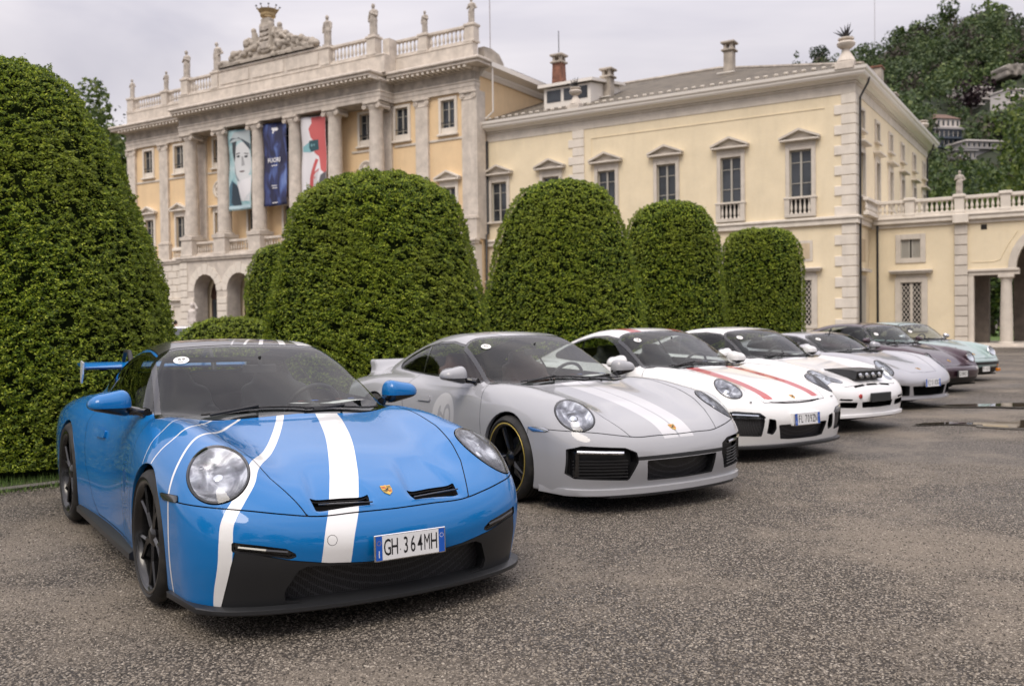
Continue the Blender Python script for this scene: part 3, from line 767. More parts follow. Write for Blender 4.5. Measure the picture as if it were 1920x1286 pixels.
    plinth(-26.2, -20.6, ya); plinth(-52.0, -44.7, ya); plinth(-44.7, -26.2, yb)
    for x in (-26.7, -44.7): m = MB(); m.box(x, x + .5, yb + .5, ya + .1, 16.34, 18.45); m.build('attic_return_wall', M_stone, B)
    m = MB()
    for x in (-21.6, -23.1, -25.2): m.box(x - .35, x + .35, ya - .015, ya, 16.5, 16.62)
    m.build('drain_slot', M_dark, B)
    peds = [-20.85, -24.2, -47.75, -51.65]; pedc = [-27.2, -30.9, -41.0, -44.1]
    for x in peds: pedestal(B, x, ya + .28, 17.45, zt, .62, .55)
    for x in pedc: pedestal(B, x, yb + .28, 17.45, zt + .1, .66, .6)
    for a, b, y in ((-23.86, -21.2, ya), (-26.85, -24.55, ya), (-47.4, -44.5, ya), (-51.3, -48.1, ya), (-30.55, -27.55, yb), (-43.75, -41.35, yb)):
        balustrade(B, 'roof_balustrade', a, b, y + .26, 17.45, zt if y == ya else zt + .1, 0, M_stone, .22, pitch=.30, r=.095)
    m = MB(); m.box(-40.65, -31.25, yb + .05, yb + .5, 17.45, 18.5); m.cbox(-40.67, -31.23, yb - .02, yb + .56, 18.5, 18.66, .02)
    for a, b in ((-40.4, -37.7), (-37.4, -34.5), (-34.2, -31.5)): m.cbox(a, b, yb + .0, yb + .06, 17.62, 18.36, .02)
    m.build('attic_panel', M_stone, B)
    m = MB(); m.prism([(.1, 16.34), (2.2, 16.34), (2.2, 16.9), (1.7, 17.35), (.9, 17.5), (.1, 17.45)], xR - .55, xR - .12, 'x'); m.build('attic_return', M_stoned, B)
    # ground storey: rusticated arcade with real arched openings
    yg = -2.35; ar = [(a + b) / 2 for a, b in zip(cols[:-1], cols[1:])]; rw = 1.15; zs = 3.85
    g = bpy.data.objects.new('arcade', None); g.empty_display_size = .3; link(g, B)
    def archwall(x0, x1, y0, y1, centres, mt, z1=5.95):
        m = MB(); xs = [x0]
        for c in centres: xs += [c - rw, c + rw]
        xs.append(x1); xs.sort()
        for i in range(0, len(xs), 2): m.box(xs[i], xs[i + 1], y0, y1, 0, z1)
        for c in centres:
            n = 14; pts = [(c - rw * math.cos(math.pi * i / n), zs + rw * math.sin(math.pi * i / n)) for i in range(n + 1)]
            for i in range(n):
                (a, b), (d, e_) = pts[i], pts[i + 1]
                m.add([(a, y0, b), (d, y0, e_), (d, y0, z1), (a, y0, z1), (a, y1, b), (d, y1, e_), (d, y1, z1), (a, y1, z1)], [(0, 1, 2, 3), (0, 4, 5, 1), (4, 7, 6, 5)])
        return m.build('arcade_wall', mt, g)
    archwall(-44.75, -26.2, yg, yg + 1.15, ar, M_stone)
    m = MB(); m.box(xL, -44.75, yf - .35, yf + .36, 0, 5.95); m.build('ground_storey_wall', M_stonel, g); m = MB(); m.box(-26.2, xR, yf - .35, yf + .36, 0, 5.95); m.build('ground_storey_wall', M_stonel, g)
    # joints: proud blocks
    hcs = .49; zc = [i * hcs for i in range(12)]
    def blk(w):
        def f(): q = MB(); q.cbox(-w / 2, w / 2, -.05, .0, .022, hcs - .022, .03); return q.data('stone_block', M_stonel)
        return cached(('blk', round(w, 2)), f)
    for i, z in enumerate(zc):
        if z + hcs > 5.95: break
        dz = max(0, z + hcs - zs); half = rw if z + hcs <= zs else (rw + .62)
        if z + hcs <= zs: half = rw
        edges = [-44.75] + sum([[c - half, c + half] for c in sorted(ar)], []) + [-26.2]
        for k in range(0, len(edges), 2):
            a, b = edges[k] + .01, edges[k + 1] - .01
            if z > zs + rw + .2: pass
            w = b - a
            if w < .15: continue
            nb = max(1, int(round(w / .98))); off_ = 0
            for q in range(nb): inst('stone_block', blk(w / nb - .04), g, (a + w * (q + .5) / nb, yg, z))
        for a, b in ((xL + .02, -44.8),):
            w = b - a; nb = 7
            if i % 2: cs = [a + w * (q + .5) / nb for q in range(nb)]; ww = w / nb
            else: cs = [a + w * (q + 1) / nb for q in range(nb - 1)]; ww = w / nb
            for c in cs:
                if min(abs(c + 46.3), abs(c + 49.75)) < .95 and z < 3.4: continue
                inst('stone_block', blk(ww - .04), g, (c, yf - .35, z))
    for c in ar:
        n = 9
        for i in range(n):
            a0, a1 = math.pi * (i + .03) / n, math.pi * (i + .97) / n; ro = rw + .60 + (.12 if i == n // 2 else 0)
            q = MB(); q.prism([(c + rw * math.cos(a0), zs + rw * math.sin(a0)), (c + ro * math.cos(a0), zs + ro * math.sin(a0)), (c + ro * math.cos(a1), zs + ro * math.sin(a1)), (c + rw * math.cos(a1), zs + rw * math.sin(a1))], yg - .04, yg, 'y'); q.build('voussoir', M_stonel, g)
    m = MB(); m.cbox(-44.95, -26.0, yg - .14, yf, 5.95, 6.08, .02); m.cbox(-45.0, -25.95, yg - .22, yf, 6.08, 6.27, .04); m.cbox(xL - .1, -44.95, yf - .5, yf, 5.95, 6.08, .02); m.cbox(xL - .15, -45.0, yf - .58, yf, 6.08, 6.25, .04); m.cbox(-26.0, xR + .1, yf - .5, yf, 5.95, 6.08, .02); m.cbox(-25.95, xR + .15, yf - .58, yf, 6.08, 6.25, .04)
    m.build('storey_band', M_stone, B)
    # vestibule behind the arches: barrel reveals, doors
    for c in ar:
        d = bpy.data.objects.new('arched_door', None); d.empty_display_size = .2; link(d, B)
        m = MB(); m.box(c - 1.0, c + 1.0, yf - .05, yf + .05, 0, 3.7); n = 12; pts = [(c - 1.0 * math.cos(math.pi * i / n), 3.7 + 1.0 * math.sin(math.pi * i / n)) for i in range(n + 1)]; m.prism(pts, yf - .05, yf + .05, 'y'); m.build('door_leaf', M_door, d)
        m = MB(); m.box(c - .85, c - .06, yf - .075, yf - .055, .9, 3.3); m.box(c + .06, c + .85, yf - .075, yf - .055, .9, 3.3); m.build('door_glass', M_pane, d)
        m = MB(); m.box(c - 1.0, c + 1.0, yf - .10, yf - .05, 3.45, 3.65); m.build('transom', M_door, d)
    m = MB(); m.box(-44.7, -26.25, yf - .045, yf + .3, 0, 5.9); 
    m2 = MB(); m2.box(-44.7, -26.3, yf + .0, yf + .34, 0, 5.93); m2.build('inner_wall', M_cream, g)
    for x in (-46.3, -49.75): window(B, x, yf - .35, .9, 2.9, .95, 'flat', M_stonel, mull=True)
    # busts in round niches
    for x in (mids[0], mids[-1]):
        e = bpy.data.objects.new('bust_niche', None); link(e, B); e.location = (x, yf, 10.95)
        q = MB(); q.lathe([(.40, .0), (.52, -.10), (.60, -.09), (.62, 0)][::-1], n=28, axis='y', caps=False); q.build('niche_ring', M_stonel, e, True, 40)
        q = MB(); q.lathe([(.41, -.01), (0, -.015)], n=24, axis='y'); q.build('niche_back', M_stoned, e)
        def G(x, y, z): return smin(smin(ell(x, y, z, (0, -.14, .13), (.13, .14, .17)), caps(x, y, z, (0, -.10, -.1), (0, -.12, .1), .09), .05), ell(x, y, z, (0, -.05, -.26), (.30, .14, .15)), .08)
        blob('bust', G, (-.42, -.35, -.5), (.42, .1, .4), .035, M_stonel, e)
    return B, cols, mids
villa, vcols, vmids = main_block()
def wing():
    B = root('villa_wing', 'long cream two-storey wing with pedimented windows and slate roof, right of the columned block')
    xl, xr = -20.5, 0.0
    wx = [-(2.487 + 3.43 * i) for i in range(6)]
    holes = []
    for x in wx: holes += [(x - .52, x + .52, 7.24, 9.48), (x - .5, x + .5, 1.1, 3.25)]
    holed_wall(B, 'wall', xl, xr, 0, 12.45, 0, .4, holes, M_cream)
    for i, x in enumerate(wx): window(B, x, 0, 7.24, 9.48, 1.04, 'ped', M_grey, balc=(i in (0, 1)), sur=.20)
    for x in wx: lattice_window(B, x, 0, 1.1, 3.25, 1.0)
    # side wall with two rows of windows facing the right
    sv = [1.45, 5.1, 8.7, 12.3, 16.3, 20.0]
    m = MB(); hs = []
    for v in sv: hs += [(v - .5, v + .5, 7.2, 9.3), (v - .42, v + .42, 10.35, 11.3)]
    ys = sorted(set([.4, 21.6] + [h[0] for h in hs] + [h[1] for h in hs]))
    for a, b in zip(ys[:-1], ys[1:]):
        q = sorted([(h[2], h[3]) for h in hs if h[0] <= a + 1e-6 and h[1] >= b - 1e-6]); z = 0
        for c, d in q:
            m.box(-.4, 0, a, b, z, c); z = d
        m.box(-.4, 0, a, b, z, 12.45)
    m.build('side_wall', M_cream, B)
    m = MB(); m.box(xl, -.4, 21.2, 21.6, 0, 12.45); m.box(xl, -.4, .5, .55, 0, 12.4); m.build('rear_wall', M_cream, B)
    for v in sv:
        window(B, 0, v, 7.2, 9.3, .95, 'hood', M_grey, face='x', sur=.17); window(B, 0, v, 10.35, 11.3, .84, 'plain', M_grey, face='x', mull=False, sur=.14)
    # frieze under the eaves, recessed panel line, storey band
    m = MB(); m.box(xl, xr + .035, -.035, 0, 11.85, 12.3); m.cbox(xl, xr + .10, -.10, 0, 12.3, 12.42, .02); m.box(0, .035, 0, 21.6, 11.85, 12.3); m.cbox(0, .10, 0, 21.6, 12.3, 12.42, .02); m.build('frieze', M_grey, B)
    m = MB(); m.box(-13.7, -1.35, -.03, 0, 11.30, 11.345); m.box(-13.7, -13.655, -.03, 0, 6.3, 11.30); m.build('panel_moulding', M_cream, B)
    m = MB(); m.cbox(xl, xr + .16, -.16, 0, 5.82, 6.06, .02); m.cbox(xl, xr + .24, -.24, 0, 6.06, 6.20, .03); m.cbox(0, .16, 0, 3.1, 5.82, 6.06, .02); m.cbox(0, .24, 0, 3.1, 6.06, 6.20, .03); m.build('storey_band', M_stonel, B)
    m = MB(); m.cbox(xl, xr + .12, -.12, 0, 0, .9, .02); m.build('base_course', M_grey, B)
    quoins(B, 0.06, 0, 6.2, 11.85, .98, .66, 'R'); quoins(B, 0.06, 0, .9, 5.82, .98, .66, 'R')
    quoins_x(B, 0, -.03, 6.2, 11.85, .98, .66); quoins_x(B, 0, -.03, .9, 5.82, .98, .66)
    quoins_x(B, 0, 21.6, 6.2, 11.85, .98, .66, away=-1)
    quoins(B, -14.1, 0, 6.2, 11.85, .98, .72, 'R'); quoins(B, -14.1, 0, .9, 5.82, .98, .72, 'R')
    # ground floor blind panels above the lattice windows
    for x in wx:
        m = MB(); m.cbox(x - .55, x + .55, -.03, 0, 4.15, 5.15, .02); m.build('blind_panel', M_grey, B)
        m = MB(); m.box(x - .42, x + .42, -.045, -.03, 4.28, 5.02); m.build('blind_panel_field', stone_mat('buff_render', (.58, .47, .32), .06, .1) if 'buff_render' not in bpy.data.materials else bpy.data.materials['buff_render'], B)
    # cornice and gutter
    prof = [(0, 12.42), (.18, 12.42), (.30, 12.52), (.52, 12.55), (.58, 12.64), (.58, 12.70), (.66, 12.78), (.68, 12.92), (.0, 12.92)]
    m = MB(); m.prism([(-a, z) for a, z in prof], xl, xr + .0, 'x')
    # mitred corner and the side run
    n = len(prof); vs = []; 
    for a, z in prof: vs.append((0, -a, z))
    for a, z in prof: vs.append((a, -a, z))
    for a, z in prof: vs.append((a, 21.6 + a, z))
    fs = []
    for k in (0, 1):
        for i in range(n):
            j = (i + 1) % n; fs.append((k * n + i, k * n + j, (k + 1) * n + j, (k + 1) * n + i))
    m.add(vs, fs); m.build('eaves_cornice', M_gutter, B)
    # roof: hipped, slates
    zr, yr, xh = 16.9, 10.75, -10.2; e = .64; ze = 12.93
    m = MB(); m.add([(xl, -e, ze), (e, -e, ze), (e, 22.2, ze), (xl, 22.2, ze), (xl, yr, zr), (xh, yr, zr)], [(0, 1, 5, 4), (1, 2, 5), (2, 3, 4, 5), (0, 4, 3)])
    roof = m.build('roof', M_roof, B)
    m = MB(); m.tube([(xl, yr, zr + .04), (xh, yr, zr + .04)], .12, 6); m.tube([(xh, yr, zr + .04), (e - .2, -e + .3, ze + .12)], .10, 6); m.tube([(xh, yr, zr + .04), (e - .2, 22.0, ze + .1)], .10, 6); m.build('ridge_tiles', M_stoned, roof)
    def zrf(x, y): return ze + (zr - ze) * (y + e) / (yr + e)
    g = MB(); g.cbox(-.10, .10, -.06, .06, 0, .11, .02); gm = g.data('snow_guard', M_stonel)
    for i in range(44): inst('snow_guard', gm, roof, (-20.2 + i * .46 + rnd.uniform(-.04, .04), -.02 + rnd.uniform(-.03, .03), zrf(0, 0) - .01), (R_(18), 0, 0))
    # rooftop light (dormer)
    d = bpy.data.objects.new('dormer', None); link(d, B)
    m = MB(); m.prism([(1.4, 13.4), (1.4, 14.75), (5.2, 15.3), (5.2, 14.6)], -17.4, -14.4, 'x'); m.build('dormer_body', M_gutter, d)
    m = MB(); m.prism([(1.1, 14.78), (1.1, 14.95), (5.4, 15.5), (5.4, 15.35)], -17.65, -14.15, 'x'); m.build('dormer_roof', M_gutter, d)
    for a, b in ((-17.2, -16.3), (-16.1, -14.6)):
        m = MB(); m.box(a, b, 1.37, 1.39, 13.95, 14.62); m.build('dormer_pane', M_pane, d)
    # chimneys
    def chim(x, y, z0, z1, w, dd, mt, name='chimney', taper=0, pipe=False):
        m = MB(); m.add([(x - w - taper, y - dd, z0), (x + w + taper, y - dd, z0), (x + w + taper, y + dd, z0), (x - w - taper, y + dd, z0), (x - w, y - dd, z1), (x + w, y - dd, z1), (x + w, y + dd, z1), (x - w, y + dd, z1)], [(0, 3, 2, 1), (4, 5, 6, 7), (0, 1, 5, 4), (1, 2, 6, 5), (2, 3, 7, 6), (3, 0, 4, 7)])
        o = m.build(name, mt, B)
        m = MB(); m.cbox(x - w - .12, x + w + .12, y - dd - .12, y + dd + .12, z1, z1 + .12, .03)
        for sx in (-1, 1):
            for sy in (-1, 1): m.box(x + sx * w - .08 * (sx > 0) * 2, x + sx * w + .16 * (sx < 0), y + sy * dd - .16 * (sy > 0), y + sy * dd + .16 * (sy < 0), z1 + .12, z1 + .42)
        m.cbox(x - w - .14, x + w + .14, y - dd - .14, y + dd + .14, z1 + .42, z1 + .55, .03); m.build('chimney_cap', M_stoned, o)
        if pipe: m = MB(); m.tube([(x, y, z1 + .5), (x, y, z1 + 2.0)], .025, 6); m.build('antenna_mast', M_iron, o)
        return o
    chim(-8.1, 6.3, 15.0, 16.55, .26, .26, M_stoned); chim(-14.2, 3.2, 14.0, 15.3, .26, .26, M_stoned); chim(-18.4, 5.0, 15.0, 17.2, .30, .28, M_brick, taper=.10, pipe=True)
    chim(-1.0, 14.9, 13.2, 14.35, .22, .3, M_brick)
    m = MB(); m.box(-1.36, -.64, 9.75, 10.5, 13.0, 15.3); o = m.build('chimney', M_stoned, B); m = MB(); m.cbox(-1.42, -.58, 9.68, 10.57, 15.3, 15.42, .02); m.build('chimney_cap', M_brick, o)
    # flashing
    m = MB(); m.box(-8.6, -7.6, 5.6, 5.75, 15.22, 15.28); m.box(-14.6, -13.8, 2.5, 2.65, 14.1, 14.16); m.build('lead_flashing', M_gutter, roof)
    # rain pipes
    def pipe(pts, name='drain_pipe', mt=M_iron, r=.055):
        m = MB(); m.tube(pts, r, 8); return m.build(name, mt, B, True, 60)
    pipe([(.55, .55, 12.6), (.50, .50, 12.35), (.16, .42, 11.7), (.14, .42, .2)]); pipe([(.55, 20.6, 12.6), (.50, 20.6, 12.35), (.16, 20.6, 11.7), (.14, 20.6, 6.4)])
    pipe([(-20.38, -.12, 11.9), (-20.38, -.12, 6.6), (-20.38, -.30, 6.5), (-20.38, -.30, .3)], r=.07)
    pipe([(-19.75, -.40, 16.05), (-19.75, -.36, 13.5), (-20.2, -.5, 13.1)], mt=M_gutter, r=.05)
    return B
def lattice_window(par, x, y, z0, z1, w, face='y', mt=None):
    e = bpy.data.objects.new('lattice_window', None); e.empty_display_size = .2; link(e, par); e.location = (x, y, 0)
    mt = mt or M_grey
    def f():
        L = []; h = w / 2
        m = MB(); m.cbox(-h - .26, -h, -.07, .05, z0, z1 + .24, .015); m.cbox(h, h + .26, -.07, .05, z0, z1 + .24, .015); m.cbox(-h, h, -.07, .05, z1, z1 + .24, .01); m.cbox(-h - .26, h + .26, -.09, .05, z0 - .16, z0, .02); L.append(m.data('window_surround', mt))
        m = MB(); m.box(-h - .2, h + .2, -.05, .0, z1 + .24, z1 + .42); m.cbox(-h - .44, h + .44, -.30, .0, z1 + .42, z1 + .50, .02); m.cbox(-h - .50, h + .50, -.36, .0, z1 + .50, z1 + .60, .025); L.append(m.data('hood_cornice', mt))
        m = MB(); m.box(-h, h, .20, .24, z0, z1); L.append(m.data('dark_room', M_dark))
        m = MB(); m.box(-.06, .06, .02, .06, z0, z1); m.box(-h, -h + .05, .02, .06, z0, z1); m.box(h - .05, h, .02, .06, z0, z1); L.append(m.data('lattice_frame', mt))
        m = MB(); p = .20; t = .017
        for (a, b) in ((-h + .05, -.06), (.06, h - .05)):
            W_ = b - a; n = int((z1 - z0 + W_) / p) + 2
            for k in range(-int(W_ / p) - 1, n):
                for s in (1, -1):
                    # bar from (a, zs) rising with slope s*1.5
                    zs = z0 + k * p * 1.3; za, zb = (zs, zs + W_ * 1.45) if s > 0 else (zs + W_ * 1.45, zs)
                    xa, xb = a, b
                    # clip to the opening
                    def cl(xa, za, xb, zb, lim, up):
                        if up:
                            if za > lim and zb > lim: return None
                            if za > lim: t_ = (lim - zb) / (za - zb); xa, za = xb + (xa - xb) * t_, lim
                            if zb > lim: t_ = (lim - za) / (zb - za); xb, zb = xa + (xb - xa) * t_, lim
                        else:
                            if za < lim and zb < lim: return None
                            if za < lim: t_ = (lim - zb) / (za - zb); xa, za = xb + (xa - xb) * t_, lim
                            if zb < lim: t_ = (lim - za) / (zb - za); xb, zb = xa + (xb - xa) * t_, lim
                        return xa, za, xb, zb
                    r = cl(xa, za, xb, zb, z1, True); r = r and cl(*r, z0, False)
                    if not r or abs(r[0] - r[2]) < .02: continue
                    y_ = .035 if s > 0 else .045
                    m.add([(r[0], y_, r[1] - t), (r[2], y_, r[3] - t), (r[2], y_, r[3] + t), (r[0], y_, r[1] + t), (r[0], y_ + .012, r[1] - t), (r[2], y_ + .012, r[3] - t), (r[2], y_ + .012, r[3] + t), (r[0], y_ + .012, r[1] + t)], [(0, 1, 2, 3), (7, 6, 5, 4), (0, 4, 5, 1), (3, 2, 6, 7)])
        L.append(m.data('lattice', M_stonel)); return L
    for me in cached(('lat', z0, z1, w, mt.name), f): inst(me.name.split('.')[0], me, e)
    return e
def arcade_wing():
    B = root('arcade_wing', 'low cream wing with balustraded terrace and columned archway, far right')
    y = 3.1; xR = 16.0
    # wall between the tall wing and the pilaster
    holed_wall(B, 'wall', 0, 3.85, 0, 5.75, y, y + .45, [(1.45 - .0, 2.40, .9, 3.10), (1.46, 2.34, 4.28, 5.17)], M_cream)
    lattice_window(B, 1.925, y, .9, 3.10, .95)
    # small shuttered window
    m = MB(); m.cbox(1.22, 1.46, y - .06, y + .03, 4.04, 5.43, .015); m.cbox(2.34, 2.58, y - .06, y + .03, 4.04, 5.43, .015); m.cbox(1.46, 2.34, y - .06, y + .03, 5.17, 5.43, .01); m.cbox(1.46, 2.34, y - .06, y + .03, 4.04, 4.28, .01)
    e = m.build('shutter_window', M_grey, B)
    for a, b in ((1.46, 1.86), (1.94, 2.34)):
        m = MB(); m.box(a, b, y + .09, y + .12, 4.28, 5.17); m.box(a, a + .05, y + .05, y + .09, 4.28, 5.17); m.box(b - .05, b, y + .05, y + .09, 4.28, 5.17)
        for k in range(12): z = 4.32 + k * .07; m.add([(a + .05, y + .05, z), (b - .05, y + .05, z), (b - .05, y + .09, z + .05), (a + .05, y + .09, z + .05)], [(0, 1, 2, 3)])
        m.build('shutter_leaf', M_winf, e)
    m = MB(); m.box(1.86, 1.94, y + .13, y + .15, 4.28, 5.17); m.build('dark_gap', M_dark, e)
    # narrow side window in the return between the wings
    m = MB(); m.box(0.0, .05, .9, 1.0, .9, 3.3); m.box(0, .05, 2.0, 2.1, .9, 3.3); m.box(0, .06, .9, 2.1, 3.3, 3.45); m.box(0, .28, .6, 2.4, 3.62, 3.76)
    m.build('side_window_surround', M_grey, B); m = MB(); m.box(.0, .03, 1.0, 2.0, .9, 3.3); s_ = m.build('side_shutter', M_winf, B)
    m = MB(); m.box(0, .03, 1.0, 2.1, 4.15, 5.2); m.build('blind_panel', bpy.data.materials['buff_render'], B)
    # rusticated pilaster then the serliana
    def rpil(xc, w=.52):
        m = MB(); m.box(xc - w / 2, xc + w / 2, y - .10, y + .45, 0, 5.75); p = m.build('pilaster', M_grey, B)
        for i in range(12):
            q = cached(('rp', w), lambda: MB().cbox(-w / 2 - .02, w / 2 + .02, -.06, 0, .02, .45, .015).data('stone_block', M_grey)); inst('stone_block', q, p, (xc, y - .10, .02 + i * .475))
    for xc in (4.12, 12.3): rpil(xc)
    xo0, xo1 = 4.40, 12.0; zl = 3.38; cx = (xo0 + xo1) / 2; ra = 1.80
    # lintels over the narrow bays and wall above with the arch
    m = MB(); n = 22; pts = [(cx - ra * math.cos(math.pi * i / n), 3.62 + ra * math.sin(math.pi * i / n)) for i in range(n + 1)]
    m.box(xo0 - .02, cx - ra, y, y + .45, 3.62, 5.75); m.box(cx + ra, xo1 + .02, y, y + .45, 3.62, 5.75)
    for i in range(n):
        (a, b), (d, f) = pts[i], pts[i + 1]; m.add([(a, y, b), (d, y, f), (d, y, 5.75), (a, y, 5.75), (a, y + .45, b), (d, y + .45, f), (d, y + .45, 5.75), (a, y + .45, 5.75)], [(0, 1, 2, 3), (0, 4, 5, 1), (4, 7, 6, 5)])
    m.build('spandrel_wall', M_cream, B)
    m = MB(); m.box(12.55, xR, y, y + .45, 0, 5.75); m.build('end_wall', M_cream, B)
    m = MB()
    for i in range(n):
        a0, a1 = math.pi * i / n, math.pi * (i + 1) / n
        m.prism([(cx + ra * math.cos(a0), 3.62 + ra * math.sin(a0)), (cx + (ra + .34) * math.cos(a0), 3.62 + (ra + .34) * math.sin(a0)), (cx + (ra + .34) * math.cos(a1), 3.62 + (ra + .34) * math.sin(a1)), (cx + ra * math.cos(a1), 3.62 + ra * math.sin(a1))], y - .08, y + .5, 'y')
    m.build('archivolt', M_grey, B)
    m = MB(); p = [(cx - 2.7, 3.95), (cx - 2.45, 4.05), (cx - 2.2, 4.6), (cx - 1.75, 5.3)]
    for a, b in zip(p[:-1], p[1:]): m.tube([(a[0], y - .01, a[1]), (b[0], y - .01, b[1])], .02, 4)
    m.tube([(xo0 + .15, y - .01, 3.95), (cx - 2.7, y - .01, 3.95)], .02, 4); m.build('spandrel_moulding', M_cream, B)
    for a, b in ((xo0 - .02, cx - ra + .12), (cx + ra - .12, xo1 + .02)):
        m = MB(); m.box(a, b, y - .04, y + .5, 3.34, 3.50); m.cbox(a, b, y - .12, y + .55, 3.50, 3.62, .02); m.build('lintel', M_grey, B)
    for xc in (cx - ra - .42, cx + ra + .42):
        e = bpy.data.objects.new('column', None); link(e, B); e.location = (xc, y + .22, 0)
        def fs():
            a = MB().lathe([(.27, .25), (.27, 1.2), (.225, 3.08)], n=20).data('shaft', M_grey, True, 60); b = MB().cbox(-.36, .36, -.36, .36, 0, .14, .01).lathe([(.34, .14), (.35, .19), (.30, .25)], n=20).data('column_base', M_grey, True, 40)
            c = MB().lathe([(.23, 3.0), (.25, 3.08), (.24, 3.12), (.31, 3.2)], n=20).cbox(-.33, .33, -.33, .33, 3.2, 3.34, .01).data('capital', M_grey, True, 40); return a, b, c
        for me in cached('tcol', fs): inst(me.name.split('.')[0], me, e)
    for xc in (xo0 + .12, xo1 - .12):
        m = MB(); m.box(xc - .12, xc + .12, y - .02, y + .45, 0, 3.34); m.build('jamb_pilaster', M_grey, B)
    # piers, rear colonnade and ceiling of the passage
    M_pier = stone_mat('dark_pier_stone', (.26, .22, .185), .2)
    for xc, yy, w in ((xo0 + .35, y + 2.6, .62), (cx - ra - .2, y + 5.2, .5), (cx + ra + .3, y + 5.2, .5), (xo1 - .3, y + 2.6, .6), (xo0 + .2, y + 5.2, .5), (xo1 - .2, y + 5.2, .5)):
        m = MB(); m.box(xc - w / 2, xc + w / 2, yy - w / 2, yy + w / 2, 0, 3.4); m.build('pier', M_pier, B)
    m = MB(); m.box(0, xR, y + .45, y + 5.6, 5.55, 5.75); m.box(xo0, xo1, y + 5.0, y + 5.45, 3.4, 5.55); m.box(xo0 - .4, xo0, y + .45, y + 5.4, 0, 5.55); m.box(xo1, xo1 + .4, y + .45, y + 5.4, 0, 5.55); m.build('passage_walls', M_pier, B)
    m = MB(); m.cbox(3.9, 14, y - .9, y + 5.6, .0, .16, .02); m.cbox(3.7, 14, y - 1.3, y - .9, .0, .08, .01); m.build('stone_step', M_stone, B)
    m = MB(); m.box(4.95, 5.20, y - .02, y, 5.45, 5.68); m.build('vent_opening', M_dark, B)
    # band, terrace slab
    m = MB(); m.cbox(.16, xR, y - .10, y + .45, 5.75, 5.92, .02); m.cbox(.24, xR, y - .28, y + .45, 5.92, 6.12, .03); m.cbox(.24, xR, y - .34, y + .45, 6.12, 6.24, .03); m.box(0, xR, y + .45, y + 6, 5.76, 6.15); m.build('terrace_band', M_stonel, B)
    m = MB(); m.cbox(3.78, 4.46, y - .40, y, 5.78, 6.22, .03); m.build('band_block', M_stonel, B)
    # balustrade in bays
    pd = [.25, 1.9, 4.06, 5.98, 8.2, 10.4, 12.6]; yb = y - .12
    for x in pd: pedestal(B, x, yb, 6.24, 7.12, .40, .30, M_stonel)
    for a, b in zip(pd[:-1], pd[1:]): balustrade(B, 'terrace_balustrade', a + .2, b - .2, yb, 6.24, 7.06, 0, M_stonel, .20, pitch=.215, r=.075)
    balustrade(B, 'terrace_balustrade', .5, 2.8, .38, 6.24, 7.06, 0, M_stonel, .2, axis='y', pitch=.22, r=.075)
    m = MB(); m.tube([(.42, y - .18, 6.1), (.42, y - .16, .2)], .055, 8); m.build('drain_pipe', M_iron, B, True, 60)
    return B
wing(); arcade_wing()

def P_(x, y, z):                                   # villa frame -> world
    c, s = math.cos(VR), math.sin(VR); return (VO[0] + x * c - y * s, VO[1] + x * s + y * c, z)
def on_villa(name, loc, label, cat, group=None, rz=0.0):
    return empty(name, P_(*loc), VR + rz, label, cat, group)

# statues standing on the roof pedestals
def statue(loc, h, label, seed, mt, group='statues along the villa roof', arm=None, rz=0, grow=1.0):
    e = on_villa('statue', loc, label, 'statue', group, rz); rr = random.Random(seed); s = h / 2.0
    lean = rr.uniform(-.05, .05); a1 = arm or rr.choice(['hip', 'chest', 'down', 'up']); tx = rr.uniform(-.06, .06)
    def G(x, y, z):
        x, y, z = x / s, y / s, z / s
        legs = np.minimum(caps(x, y, z, (-.10, 0, .12), (-.09, -.02, .95), .13, .15), caps(x, y, z, (.12, -.05, .12), (.08, 0, .95), .12, .15))
        skirt_ = caps(x, y, z, (0, 0, .2), (0, 0, .95), .23, .17)
        fold = .018 * np.sin(np.arctan2(y, x + 1e-6) * 9 + z * 5) 
        g = smin(legs, skirt_ + .03, .08) + fold * (z < 1.1)
        g = smin(g, caps(x, y, z, (0, 0, .95), (lean, 0, 1.42), .17, .19), .10)
        g = smin(g, caps(x, y, z, (lean - .19, 0, 1.48), (lean + .19, 0, 1.48), .09), .08)
        g = smin(g, caps(x, y, z, (lean, 0, 1.5), (lean + tx * .5, -.01, 1.68), .07), .05)
        hd = ell(x, y, z, (lean + tx, -.02, 1.79), (.105, .125, .15)); g = smin(g, hd, .04)
        for sg in (-1, 1):
            sh = np.array((lean + sg * .22, 0, 1.47))
            k = a1 if sg > 0 else rr2
            el, ha = {'hip': ((sg * .40, .05, 1.2), (sg * .20, -.1, 1.08)), 'chest': ((sg * .33, -.06, 1.2), (sg * .02, -.2, 1.33)), 'down': ((sg * .32, .0, 1.18), (sg * .30, -.06, .92)), 'up': ((sg * .38, -.02, 1.62), (sg * .25, -.05, 1.88))}[k]
            g = smin(g, caps(x, y, z, sh, (el[0] + lean, el[1], el[2]), .075, .06), .05); g = smin(g, caps(x, y, z, (el[0] + lean, el[1], el[2]), (ha[0] + lean, ha[1], ha[2]), .06, .05), .04)
        g = smin(g, caps(x, y, z, (.24, .04, 1.4), (-.18, .08, .5), .07, .10), .09)
        return g * s
    rr2 = rr.choice(['hip', 'chest', 'down'])
    blob('figure', G, (-.6 * s, -.45 * s, .02), (.6 * s, .45 * s, 2.1 * s), .045 * max(s, .7), mt, e)
    m = MB(); m.cbox(-.26 * s, .26 * s, -.24 * s, .24 * s, 0, .14 * s, .02); m.build('plinth', mt, e)
    return e
